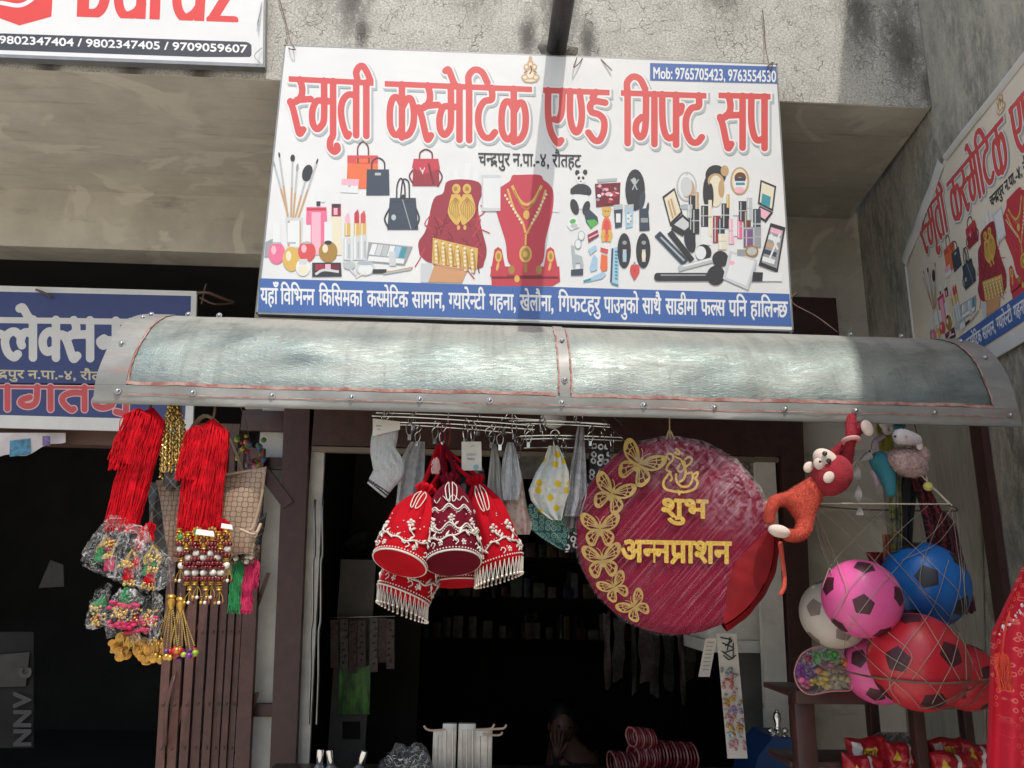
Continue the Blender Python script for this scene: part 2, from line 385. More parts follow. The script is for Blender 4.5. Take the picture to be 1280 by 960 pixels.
# stroke templates for the heavy display lettering: x to the right, y down, 0 = head line, 1 = base line; (width, strokes)
_sh = [[(.17, .05), (.21, .2), (.2, .33), (.12, .44), (0, .47)], [(0, .45), (.06, .62), (.13, .92), (.17, 1.02), (.23, .94)]]
FONT = {
 's': (.34, _sh + [[(.12, .42), (.36, .39)]]), 'S': (.56, _sh + [[(.12, .42), (.46, .4)], [(.46, .05), (.46, 1.0)]]),
 'm': (.5, [[(.26, .05), (.26, .7), (.21, .86), (.13, .92), (.06, .82), (.05, .62), (.1, .46), (.17, .41), (.42, .42)], [(.42, .05), (.42, 1)]]),
 't': (.41, [[(.32, .29), (.19, .28), (.09, .4), (.06, .6), (.1, .84), (.17, 1.02), (.2, .98)], [(.33, .05), (.33, 1)]]),
 'I': (.2, [[(.1, .05), (.1, 1)], [(-.05, .03), (-.08, -.12), (-.03, -.22), (.04, -.24), (.11, -.14), (.17, .0)]]),
 'k': (.6, [[(.29, .05), (.29, 1.0)], [(.29, .42), (.22, .3), (.13, .3), (.07, .48), (.07, .78), (.13, .93), (.21, .95), (.29, .84)], [(.31, .44), (.38, .31), (.46, .31), (.51, .5), (.5, .76), (.43, .92), (.36, .97)]]),
 'T': (.44, [[(.32, .05), (.32, .25), (.18, .3), (.08, .48), (.08, .74), (.17, .92), (.29, .94), (.38, .84)]]),
 'i': (.2, [[(.1, .05), (.1, 1)], [(.1, .06), (.09, -.14), (.2, -.26), (.34, -.22), (.44, -.04)]]),
 'e': (0, [[(-.34, -.22), (-.28, -.24), (-.2, -.05), (-.14, .05)]]),
 'R': (0, [[(-.09, 1.04), (-.13, 1.12), (-.13, 1.24), (-.06, 1.31), (.0, 1.26), (-.01, 1.2)]]),
 'E': (.47, [[(.07, .05), (.07, .5), (.12, .78), (.21, .95), (.29, 1.02), (.35, .96)], [(.38, .05), (.36, .42), (.29, .58), (.2, .58)]]),
 'n': (.38, [[(.07, .05), (.07, .5), (.13, .74), (.22, .8), (.3, .66), (.32, .4), (.27, .05)]]),
 'D': (.5, [[(.24, .05), (.17, .16)], [(.44, .24), (.22, .22), (.12, .3), (.15, .42), (.3, .46), (.41, .56), (.41, .76), (.32, .93), (.2, .93), (.08, .8)]]),
 'g': (.5, [[(.26, .05), (.25, .6), (.21, .82), (.13, .88), (.06, .76), (.08, .6), (.17, .5)], [(.42, .05), (.42, 1)]]),
 'f': (.46, [[(.07, .05), (.08, .55), (.13, .8), (.21, .88), (.33, .82)], [(.34, .05), (.34, 1)], [(.34, .42), (.42, .38), (.45, .26)]]),
 'p': (.44, [[(.08, .05), (.08, .5), (.13, .76), (.21, .86), (.34, .82)], [(.35, .05), (.35, 1)]]),
 'l': (.66, [[(.56, .05), (.56, 1)], [(.56, .44), (.46, .37), (.38, .42), (.34, .6), (.36, .7)], [(.35, .5), (.24, .36), (.12, .42), (.06, .62), (.11, .88), (.22, 1.0), (.29, .92)]]),
 'v': (.48, [[(.38, .05), (.38, 1)], [(.38, .45), (.24, .36), (.1, .48), (.08, .7), (.18, .86), (.38, .78)]]),
 'K': (.46, [[(.31, .05), (.31, 1)], [(.31, .45), (.2, .34), (.09, .48), (.08, .7), (.15, .85), (.31, .78)], [(.31, .5), (.4, .42), (.47, .44)]]),
 'N': (.46, [[(.36, .05), (.36, 1)], [(.36, .55), (.14, .54)], [(.15, .5), (.08, .58), (.13, .68), (.2, .62)]]),
 'a': (.22, [[(.12, .05), (.12, 1)]]),
 'h': (0, [[(-.2, 1.08), (-.08, 1.2)]]),
}
def display(mb, word, xL, yL, xR, yR, H, wd, fn, layers, hd=None, over=.03):
    """heavy lettering from the stroke templates; layers = [(extra width, material index, fn, dx, dy)] painted in order."""
    W = sum(FONT[c][0] for c in word); sx = (xR - xL) / W; sl = (yR - yL) / (xR - xL); ex = max(l[0] for l in layers)
    k = Ink(xL - wd * 2 - ex, -H * .42, xR + wd * 2 + ex, H * 1.45, max(.4, wd / 12)); pen = 0
    for c in word:
        for st in FONT[c][1]:
            k.stroke([(xL + (pen + a) * sx, b * H) for a, b in bz2(st)], wd, wd / 2 + ex + 2)
        pen += FONT[c][0]
    hw = hd or wd * .8
    W_ = k.win(xL - over * H - ex - 2, -ex - 2, xR + over * H + ex + 2, hw + ex + 2)
    X = k.xs[W_[1]][None, :]; Y = k.ys[W_[0]][:, None]
    k.D[W_] = np.minimum(k.D[W_], np.maximum(np.maximum(xL - over * H - X, X - xR - over * H), np.maximum(-Y, Y - hw)))
    for e, m, f, dx, dy in layers:
        k.mesh(mb, (lambda x, y, f=f, dx=dx, dy=dy: f(x + dx, y + dy + yL + sl * (x - xL))), e, m)
def bz2(pts):
    if len(pts) < 3: return pts
    return [(p.x, p.y) for p in bez([(a, b, 0) for a, b in pts], 5 * (len(pts) - 1))]
# ================================================================== SETTING
# --- materials of the masonry
def m_beam():
    g = N('weathered_plaster', rough=.9)
    w_ = g.warp(3, .12); cr = g.voro(9, vec=g.warp(14, .16)); cr2 = g.voro(38, vec=g.warp(40, .06))
    base = g.mix(g.mr(g.noise(5, 8, .7), .35, .7), (.56, .54, .49), (.76, .74, .68))
    base = g.mix(g.mr(g.noise(110, 3, .7), .4, .6), base, g.mix(1.0, base, (.6, .59, .56), 'MULTIPLY'))
    lines = g.math('MULTIPLY', g.mr(cr, .0, .02, 1, 0), g.mr(g.noise(4), .4, .55))
    lines2 = g.math('MULTIPLY', g.mr(cr2, .0, .018, 1, 0), g.mr(g.noise(6), .42, .55))
    base = g.mix(g.math('MULTIPLY', lines, .8), base, (.2, .185, .155)); base = g.mix(g.math('MULTIPLY', lines2, .35), base, (.2, .185, .15))
    n = g.noise(30, 7, .8, vec=g.mapv((1, 1, .45)))
    st = None; sv = g.mapv((1, 1, .38))
    for (px, py), a, b in (((440, 0), .01, .15), ((420, -90), .05, .3), ((452, 40), .01, .07), ((660, 45), .01, .085), ((735, 50), .01, .08), ((700, 10), .02, .16), ((1130, 60), .02, .2), ((1075, 20), .01, .16), ((600, -60), .02, .2), ((1160, 110), .01, .1), ((900, -40), .02, .2), ((60, 90), .01, .1), ((165, 92), .01, .12), ((250, 95), .01, .1)):
        p = PX((px, py)); q = g.near((p[0], p[1], p[2] * .38), a, b, sv); st = q if st is None else g.math('MAXIMUM', st, q)
    k = g.math('MULTIPLY', g.mr(st, .1, .95), g.mr(g.math('ADD', n, g.math('MULTIPLY', st, .22)), .48, .66))
    base = g.mix(g.math('MULTIPLY', k, .85), base, (.075, .07, .06))
    g.col(base); g.bump(g.math('SUBTRACT', g.math('ADD', g.noise(90, 6, .75), g.math('MULTIPLY', n, .4)), g.math('MULTIPLY', lines, .8)), .7, .008)
    return g.m
BY = 3.0
PX = lambda p: tuple(P(p[0], p[1], BY) - V(0, 4, 0))
g = N('soffit_render', rough=.9)
b_ = g.mix(g.mr(g.noise(2.2, 6, .65, vec=g.mapv((1, 1.6, 1))), .35, .65), (.42, .385, .325), (.56, .52, .44))
b_ = g.mix(g.mr(g.noise(1.7, 3, .5, dist=2.5), .55, .6), b_, (.58, .54, .455))
b_ = g.mix(g.math('MULTIPLY', g.mr(g.noise(9, 6, .7, vec=g.mapv((.3, 3, 1))), .56, .75), .5), b_, (.15, .13, .1))
g.col(b_); g.bump(g.noise(40, 5, .7), .25, .006); M_SOF = g.m
g = N('sooty_wall', rough=.95)
c_ = g.mix(g.mr(g.noise(3.2, 7, .7, vec=g.mapv((1, 1, .45))), .36, .64), (.22, .21, .18), (.54, .515, .44))
c_ = g.mix(g.math('MULTIPLY', g.mr(g.noise(26, 6, .75, vec=g.mapv((1, 1, .4))), .45, .62), .75), c_, (.60, .575, .47))
c_ = g.mix(g.math('MULTIPLY', g.mr(g.noise(60, 5, .8), .54, .7), .6), c_, (.11, .105, .09))
g.col(c_); g.bump(g.noise(60, 6, .8), .9, .012); M_SIDE = g.m
g = N('grey_render', rough=.92)
c_ = g.mix(g.mr(g.noise(4, 7, .7, vec=g.mapv((1, 1, .35))), .35, .65), (.27, .255, .22), (.40, .38, .33))
c_ = g.mix(g.math('MULTIPLY', g.mr(g.noise(55, 5, .7, vec=g.mapv((1, 1, .12))), .5, .7), .5), c_, (.15, .14, .12))
g.col(c_); g.bump(g.noise(50, 5, .7), .3, .006); M_REND = g.m
g = N('road_dust', rough=.95)
g.col(g.mix(g.mr(g.noise(1.5, 8, .7), .35, .65), (.52, .48, .41), (.64, .60, .53))); g.bump(g.noise(60, 5, .7), .4, .01); M_ROAD = g.m
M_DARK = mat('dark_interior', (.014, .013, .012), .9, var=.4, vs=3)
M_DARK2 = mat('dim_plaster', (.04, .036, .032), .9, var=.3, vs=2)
M_WHITEP = mat('old_whitewash', (.72, .70, .65), .85, var=.15, vs=6, bump=.2)
M_BROWN = mat('brown_painted_wood', (.055, .022, .018), .45, var=.3, vs=14, bump=.15, bs=30)
M_BROWN2 = mat('brown_gate_paint', (.085, .034, .027), .5, var=.28, vs=18, bump=.15, bs=60)
M_STEEL = mat('bright_wire', (.62, .62, .6), .25, 1.0, var=.05)
M_CHROME = mat('polished_chrome', (.75, .75, .75), .12, 1.0, var=0)
M_RUST = mat('rusty_wire', (.16, .1, .07), .7, .5, var=.3)

MB().add([(-40, -40, 0), (40, -40, 0), (40, 12, 0), (-40, 12, 0)], [(0, 1, 2, 3)]).build('ground', M_ROAD, smooth=False, kind='structure')
MB().box((-8, 3.6, .004), (2.3, 4.2, .155)).build('shop_step', M_REND, smooth=False, kind='structure')

bld = thing('shop_building', (0, 4, 0), 'grey concrete shopfront with a deep overhanging slab above two open shops', 'building')
MB().box((-5, 3.0, 3.662), (2.0, 3.16, 5.2)).build('parapet_beam', m_beam(), bld, smooth=False)
mb = MB().slab4([(-5, 3.003, 3.658), (1.996, 3.003, 3.658), (2.165, 4.3, 3.658), (-5, 4.3, 3.658)][::-1], V(0, 0, .16))
mb.build('overhang_slab', M_SOF, bld, smooth=False)
# soffit skin under the parapet joint
RY = 4.1
wl = MB().box((-5, RY, 3.31), (2.3, RY + .2, 3.7))                      # band under the slab
wl.box((-1.262, RY, 2.42), (-.95, RY + .2, 3.31))                        # pier over the partition
wl.box((-.95, RY, 2.42), (2.3, RY + .2, 3.31))
wl.box((1.70, RY, 0), (2.3, RY + .2, 2.42)); wl.build('rear_wall', M_SOF, bld, smooth=False)
MB().box((-1.16, RY - .03, 0), (-.90, RY + .2, 2.45)).build('pier', M_WHITEP, bld, smooth=False)
MB().rbox((1.742, RY - .02, 2.5), (2.01, RY - .002, 3.152)).build('shutter_board', mat('dark_red_board', (.06, .025, .022), .7, var=.3, vs=5), bld)
q = random.Random(4); M_CHIP = mat('chipped_plaster', (.68, .66, .6), .95, var=.35, vs=30, bump=.8, bs=50)
L_, R2 = [], []
for k in range(34):
    y = -40 + k * 5.1; x = 1161 + (y + 40) * .045; L_.append(P(x - q.uniform(0, 3), y, 2.992)); R2.append(P(x + 4 + q.uniform(0, 3.5), y, 2.985))
mb = MB()
for k in range(33): mb.slab4([L_[k + 1], R2[k + 1], R2[k], L_[k]], V(0, .03 + .01 * (k % 3), 0))
L3 = [P(1168 + (y - 132) * .2 - q.uniform(0, 9) - (8 if y > 150 else 0), y, 2.98) for y in range(130, 176, 5)]; R3 = [P(1176 + (y - 132) * .22 + q.uniform(0, 6) - (y - 130) * .45, y, 2.93) for y in range(130, 176, 5)]
mb.build('broken_plaster_edge', M_CHIP, bld, ang=20)
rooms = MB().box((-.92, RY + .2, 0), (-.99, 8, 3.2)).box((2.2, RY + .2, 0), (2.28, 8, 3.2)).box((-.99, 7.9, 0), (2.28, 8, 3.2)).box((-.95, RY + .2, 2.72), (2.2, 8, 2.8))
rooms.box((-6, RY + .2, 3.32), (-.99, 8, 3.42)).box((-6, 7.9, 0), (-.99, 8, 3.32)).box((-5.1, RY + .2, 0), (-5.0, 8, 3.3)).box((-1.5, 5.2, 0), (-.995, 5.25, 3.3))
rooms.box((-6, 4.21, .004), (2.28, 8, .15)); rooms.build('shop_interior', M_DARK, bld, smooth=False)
MB().box((-5, RY - .03, 2.2), (-1.27, RY + .08, 2.33)).build('door_head', mat('dull_brown_beam', (.11, .06, .045), .6, var=.2), bld, smooth=False)

# --- the party wall
def wp(s, z, off=0.0): return WP + WD * s + WN * off + V(0, 0, z)
pw = MB(); o_ = -WN * .25
def wq(s, z): return V(2.003 + .171 * s, 3 + s, z)
nn = 40
pw.grid(lambda a, b: wq(1.2 - 4.6 * a, 6.29 * b), 40, 40, 0, o_)
pw.build('party_wall', M_SIDE, smooth=False, label='tall soot stained concrete side wall carrying a slanting shop banner', cat='wall')
# rendered lower panel and the timber strip nailed on it
pn = MB()
q = [PW(1236, 1200, .012), PW(1222, 470, .012), wq(1.09, 2.45) + WN * .012, wq(1.09, 0.3) + WN * .012]
pn.slab4([q[0], q[1], q[2], q[3]], -WN * .008); 
pn.build('weathered_plywood_sheet', M_REND, smooth=False, label='grey weathered plywood sheet lining the side wall behind the balls', cat='plywood sheet')
st = MB(); 
st.slab4([wq(-.115, .2) + WN * .03, wq(-.02, .2) + WN * .03, wq(-.02, 2.42) + WN * .03, wq(-.115, 2.42) + WN * .03], -WN * .026)
st.build('timber_batten', M_BROWN, smooth=False, label='upright dark brown timber batten on the side wall beside the plywood', cat='batten')

# ================================================================== FRAMES AND GATE
FY = 3.98
def post(mb, x0t, x1t, yt, x0b, x1b, yb, Y, d=.09):
    a, b = P(x0b, yb, Y), P(x1b, yb, Y); c, e = P(x1t, yt, Y), P(x0t, yt, Y)
    k = .0 if a.z < .1 else a.z; 
    def down(p, q): t = (p.z - .16) / (q.z - p.z + 1e-9); return p + (p - q) * t
    mb.slab4([down(a, e), down(b, c), c, e], V(0, d, 0))
df = thing('shop_door_frame', (.4, FY, .16), 'dark brown timber door frame around the dark shop entrance', 'door frame')
mb = MB(); post(mb, 357, 389, 470, 337, 369, 960, FY); mb.build('post', M_BROWN, df, smooth=False)
mb = MB(); post(mb, 974, 1002, 490, 993, 1021, 960, FY); mb.build('post', M_BROWN, df, smooth=False)
a, b = P(389, 556, FY), P(975, 566, FY)
mb = MB().box((a.x + .001, FY + .004, a.z), (b.x + .02, FY + .1, a.z + .3)); mb.build('lintel', M_BROWN, df, smooth=False)
mb = MB().box((a.x + .001, FY + .02, a.z - .03), (b.x, FY + .07, a.z - .004)); mb.build('head_rail', mat('pale_strip', (.2, .16, .12), .6), df, smooth=False)
mb = MB(); post(mb, 389.5, 406, 557, 366, 386, 960, FY + .05, .03); mb.build('jamb_lining', mat('grey_jamb', (.5, .48, .43), .6, var=.2), df, smooth=False)
mb = MB(); post(mb, 944, 968, 560, 960, 990, 960, FY + .03, .04); mb.build('jamb_lining', M_WHITEP, df, smooth=False)
sf = thing('side_light_frame', (-1.0, FY, .16), 'brown timber lattice over the white pier beside the gate', 'frame')
for (x0, y0, x1, y1) in ((300, 514, 372, 538), (318, 572, 362, 586), (306, 880, 345, 896)):
    p, q = P(x0, y1, FY + .02), P(x1, y0, FY + .02); MB().rbox((p.x, FY + .02, p.z), (q.x - .012, FY + .06, q.z)).build('rail', M_BROWN, sf)
p, q = P(308, 560, FY + .02), P(362, 632, FY + .02)
dv = (q - p).normalized(); nn_ = V(-dv.z, 0, dv.x) * .03
MB().slab4([p - nn_, q - nn_, q + nn_, p + nn_], V(0, -.03, 0)).build('brace', M_BROWN, sf, smooth=False)
# chrome door pull
dp = thing('door_pull', P(398, 890, FY), 'pair of long bent chrome pull rods on the pale jamb', 'door handle')
for dx in (0, 10):
    pts = [P(394 + dx, 625, FY + .02), P(393 + dx, 640, FY - .02), P(393.5 + dx, 690, FY - .03), P(391.5 + dx, 705, FY - .03), P(391 + dx, 770, FY - .03), P(388.5 + dx, 792, FY - .03), P(388 + dx, 850, FY - .03), P(386 + dx, 905, FY + .02)]
    MB().tube(bez(pts, 40), .006, 8).build('rod', mat('dull_chrome', (.28, .28, .28), .3, .9, var=.2), dp)
# collapsible gate
gt = thing('folding_gate', P(255, 1000, 3.95), 'brown collapsible steel gate folded beside the white pier', 'gate')
GY = 3.93
xs_b = [(194, 205), (208, 219), (223, 234), (237, 248), (251, 261), (263, 272), (274, 282), (284, 291)]
for i, (xa, xb) in enumerate(xs_b):
    yy = GY + (.014 if i % 2 else 0); mb = MB(); post(mb, xa + 24, xb + 23, 560, xa, xb, 960, yy, .016)
    for y_ in (790, 880, 935): mb.ball(P((xa + xb) / 2 + .059 * (960 - y_), y_, yy - .002), .007, 0, 8, 5, (1, .6, 1))
    mb.build('bar', M_BROWN2, gt, ang=30)
mb = MB(); post(mb, 294 + 20, 310 + 20, 560, 293, 311, 960, GY - .005, .04); mb.build('end_post', M_BROWN2, gt, smooth=False)
x0 = P(200, 960, GY).x
for z in (.75, 1.3):
    mb = MB()
    for i in range(5): mb.slab4([(x0 + .08 * i, GY + .034, z), (x0 + .08 * i + .02, GY + .034, z), (x0 + .08 * i + .09, GY + .034, z + .27), (x0 + .08 * i + .07, GY + .034, z + .27)], V(0, .004, 0))
    mb.build('scissor_lattice', M_BROWN2, gt, smooth=False)
MB().tube(bez([P(218, 842, GY + .01), P(216, 850, GY - .03), P(209, 880, GY - .05), P(207, 905, GY - .05), P(207, 925, GY - .03), P(206, 932, GY + .01)], 20), .011, 8, flat=.6).build('handle', M_BROWN2, gt)

# ================================================================== AWNING
g = N('galvanised_sheet', metal=.8, rough=.3)
st_ = g.noise(34, 6, .75, vec=g.mapv((.22, 1, 1)), dist=1.2)
ge = g.n.new('ShaderNodeNewGeometry'); sx = g.n.new('ShaderNodeSeparateXYZ'); g.l.new(ge.outputs['Normal'], sx.inputs[0])
dust = g.mr(g.math('ADD', g.math('ABSOLUTE', sx.outputs[2]), g.math('MULTIPLY', g.math('SUBTRACT', g.noise(7, 6, .7), .5), .5)), .62, .86)
dust = g.math('MAXIMUM', g.math('MULTIPLY', dust, .85), g.mr(g.noise(9, 6, .75, vec=g.mapv((.5, 1, 1.5))), .42, .75, .08, .6))
g.col(g.mix(dust, g.mix(g.mr(g.noise(3.5, 5, .6), .35, .65), (.14, .18, .172), (.225, .265, .25)), (.29, .285, .25)))
run = g.math('MULTIPLY', g.mr(g.noise(9, 5, .7, vec=g.mapv((2.2, .25, .25)), dist=.3), .5, .72), .6); rr_ = g.math('MULTIPLY', g.mr(g.noise(14, 5, .75, vec=g.mapv((1.6, .3, .3))), .6, .75), .55)
c0_ = g.b.inputs['Base Color'].links[0].from_socket
g.col(g.mix(rr_, g.mix(run, c0_, (.12, .13, .12)), (.23, .15, .11)))
g.l.new(g.mr(g.math('MAXIMUM', dust, rr_), 0, 1, .85, .1), g.b.inputs['Metallic'])
g.rough(g.math('ADD', g.mr(st_, .3, .7, .25, .46), g.math('MULTIPLY', dust, .35))); g.bump(g.noise(75, 6, .8, vec=g.mapv((.3, 1, 1)), dist=2), .5, .004); M_GALV = g.m
g = N('grey_flashing', metal=.25, rough=.5)
b_ = g.mix(g.mr(g.noise(10, 6, .7, vec=g.mapv((.4, 1, 1))), .4, .7), (.20, .2, .185), (.30, .298, .275))
b_ = g.mix(g.math('MULTIPLY', g.mr(g.noise(16, 6, .75, vec=g.mapv((.25, 1, 1))), .52, .68), .6), b_, (.27, .17, .145)); g.col(b_); M_FLASH = g.m
g = N('rust_sealant', rough=.8)
g.col(g.mix(g.mr(g.noise(20, 5, .7), .4, .62), (.27, .09, .075), (.42, .28, .24))); M_SEAL = g.m
prof = [(2.350, 2.055), (2.350, 2.10), (2.356, 2.15), (2.372, 2.205), (2.398, 2.262), (2.435, 2.312), (2.485, 2.358), (2.55, 2.398), (2.64, 2.437), (2.76, 2.478), (2.95, 2.538), (3.2, 2.61), (3.6, 2.68), (4.05, 2.74)]  # unseen rear stretch to the wall, added to keep sun off the shopfront
pf = bez([(0, a, b) for a, b in prof], 52)
AX0, AX1 = -1.181, 1.722
def aw(u, v, off=0.0):
    k = v * 52; i = min(int(k), 51); p = pf[i].lerp(pf[i + 1], k - i); d = (pf[min(i + 1, 52)] - pf[max(i - 1, 0)]).normalized(); n_ = V(0, -d.z, d.y)
    x = AX0 + (AX1 - AX0) * u
    dent = .005 * math.sin(x * 5.1 + 1.3) * math.sin(v * 13) + .003 * math.sin(x * 13 + v * 9) + .0018 * math.sin(x * 29 + 3 * math.sin(v * 11)) - .012 * math.exp(-((x - .95) / .09) ** 2 - ((v - .28) / .06) ** 2) - .010 * math.exp(-((x + .55) / .12) ** 2 - ((v - .22) / .05) ** 2)
    return V(x, p.y, p.z + (.008 - .012 * u) * 0) + n_ * (off + dent * (1 if .03 < v < .5 else .3))
awn = thing('awning', (.27, 3.2, 2.05), 'curved galvanised sheet metal awning with riveted edge over the shop front', 'awning')
MB().grid(lambda a, b: aw(a, b), 110, 52, 0, lambda j, i: V(0, .0018, -.0018)).build('metal_sheet', M_GALV, awn, ang=60)
def atrim(name, u0, u1, v0, v1, nu, nv, off=.004, m=None): 
    MB().grid(lambda a, b: aw(u0 + (u1 - u0) * a, v0 + (v1 - v0) * b, off), nu, nv, 0, V(0, .0016, -.001)).build(name, m or M_FLASH, awn, ang=60)
vb_ = .095
atrim('edge_strip', .0, 1.0, .0, vb_, 100, 5)
atrim('edge_strip', .0, .032, vb_ + .001, .62, 3, 40); atrim('edge_strip', .972, 1.0, vb_ + .001, .62, 3, 40)
atrim('seam_strip', .491, .5025, vb_ + .001, .60, 3, 40)
sl_ = MB()
def wob(a, s): return math.sin(a * 61 + s) * .3 + math.sin(a * 23 + s * 2) * .4 + math.sin(a * 133) * .2
for u0, u1, v0, v1, nu, nv, s in ((.032, .487, vb_ + .002, vb_ + .018, 120, 1, 1), (.504, .972, vb_ + .002, vb_ + .018, 120, 1, 2), (.03, .98, .046, .052, 160, 1, 3)):
    sl_.grid(lambda a, b: aw(u0 + (u1 - u0) * a, v0 + (v1 - v0) * b + .0035 * wob(a * 2, s), .0068 if s == 3 else .005), nu, nv)
for u in (.0325, .4895, .5032, .9705): sl_.grid(lambda a, b: aw(u + .0018 * a + .0007 * wob(b, u * 9), vb_ + .02 + .42 * b, .005), 1, 60)
sl_.build('sealant_line', M_SEAL, awn)
bolt0 = None
for px in (148, 242, 340, 440, 525, 612, 702, 804, 892, 979, 1066, 1163, 1262):
    u = (P(px, 495, 2.35).x - AX0) / (AX1 - AX0); c = aw(min(.988, max(.012, u)), .062, .006); n_ = V(0, -1, .05)
    if bolt0 is None:
        mb = MB().lathe(c, c + n_ * .01, [(0, .0105), (.15, .0105), (.2, .0068), (.6, .006), (.85, .004), (1, 0)], 14); bolt0 = mb.build('bolt', mat('zinc_bolt', (.42, .42, .41), .28, .9, var=.25, vs=40), awn); bc = c
    else:
        b2 = bolt0.copy(); COL.objects.link(b2); b2.location = c - bc
for u, v in ((.014, .30), (.014, .5), (.014, .56), (.4967, .40), (.4967, .18), (.985, .36), (.985, .52), (.045, .63), (.075, .67), (.93, .60), (.87, .62)):
    b2 = bolt0.copy(); COL.objects.link(b2); c = aw(u, v, .006); b2.location = c - bc
# frame under the sheet
mb = MB().tube([(AX0 + .02, 2.38, 2.09), (AX1 - .02, 2.38, 2.09)], .012, 8).tube([(AX0 + .02, 2.9, 2.47), (AX1 - .02, 2.9, 2.47)], .012, 8)
for x in (AX0 + .03, -.3, .6, AX1 - .03): mb.tube([(x, 2.38, 2.10), (x, 2.5, 2.3), (x, 2.9, 2.46), (x, 4.08, 2.68)], .01, 8)
mb.build('support_frame', M_RUST, awn)

# ================================================================== PIPE OVERHEAD
c = P(695, 66, 3.0)
pp = thing('drain_pipe', c, 'dark iron pipe jutting out of the parapet above the shop sign', 'pipe')
MB().tube([c + V(0, .05, 0), c + V(0, -.55, .0), c + V(0, -1.15, .0)], .044, 20).build('pipe_barrel', mat('dark_iron', (.045, .045, .047), .45, .6, var=.3, vs=12, bump=.2), pp)
MB().lathe(c + V(0, .02, 0), c + V(0, -.03, 0), [(0, .1), (.4, .085), (.8, .055), (1, .046)], 20, 0, lambda u, th: 1 + .18 * math.sin(3 * th + 1) + .1 * math.sin(7 * th)).build('mortar_collar', mat('mortar', (.2, .185, .16), .95, var=.3, vs=20, bump=.5), pp)
# ================================================================== SIGNS
PC = {}
def pc(name, c, rough=.42):
    return mat('print_' + name, c, rough, var=.03, vs=3)
PAL = dict(white=(.72, .72, .71), red=(.60, .085, .08), pale=(.70, .72, .72), blue=(.06, .13, .36), black=(.04, .04, .045), grey=(.30, .31, .32), lgrey=(.55, .57, .58), orange=(.72, .16, .06), maroon=(.30, .035, .05), dmaroon=(.17, .02, .03), pink=(.72, .16, .28), lpink=(.78, .42, .5), gold=(.62, .40, .10), dgold=(.36, .21, .05), skin=(.56, .30, .15), tan=(.50, .33, .18), navy=(.05, .065, .09), brown=(.16, .06, .035), teal=(.06, .28, .34), lblue=(.35, .52, .66), green=(.10, .40, .08), cream=(.72, .66, .50), silver=(.45, .48, .48), shadow=(.38, .43, .44), crimson=(.50, .05, .07), purple=(.20, .10, .22))
KEYS = list(PAL); PMATS = [pc(k, PAL[k]) for k in KEYS]; PI = {k: i for i, k in enumerate(KEYS)}
class Art:
    """flat printed shapes in photo-pixel units on a sheet; fn(x, y, layer) -> point"""
    def __init__(s, fn): s.fn = fn; s.mb = MB(); s.k = 1; s.T = lambda x, y: (x, y)
    def up(s): s.k += 1; return s.k
    def z(s, ox, oy, sc): s.T = lambda x, y: (ox + x / sc, oy + y / sc); s.sc = sc
    def poly(s, pts, c):
        k = s.up(); pts = [s.T(*p) for p in pts]
        s.mb.add([s.fn(x, y, k) for x, y in pts], [tuple(range(len(pts)))], PI[c])
    def ell(s, cx, cy, rx, ry, c, rot=0, n=20, a0=0, a1=360):
        ca, sa = math.cos(R_(rot)), math.sin(R_(rot)); pts = []
        for i in range(n + (a1 - a0 < 360)):
            t = R_(a0 + (a1 - a0) * i / n); x, y = rx * math.cos(t), ry * math.sin(t); pts.append((cx + x * ca - y * sa, cy + x * sa + y * ca))
        s.poly(pts, c)
    def line(s, pts, wd, c, sm=True):
        pts = bz2(pts) if sm and len(pts) > 2 else pts; k = s.up(); pts = [s.T(*p) for p in pts]; wd = wd / s.sc; vs = []
        for i, p in enumerate(pts):
            a = pts[max(0, i - 1)]; b = pts[min(len(pts) - 1, i + 1)]; dx, dy = b[0] - a[0], b[1] - a[1]; L = math.hypot(dx, dy) or 1
            vs += [s.fn(p[0] - dy / L * wd / 2, p[1] + dx / L * wd / 2, k), s.fn(p[0] + dy / L * wd / 2, p[1] - dx / L * wd / 2, k)]
        s.mb.add(vs, [(2 * i, 2 * i + 1, 2 * i + 3, 2 * i + 2) for i in range(len(pts) - 1)], PI[c])
    def rect(s, x0, y0, x1, y1, c, sk=0): s.poly([(x0, y0), (x1, y0), (x1 + sk, y1), (x0 + sk, y1)], c)
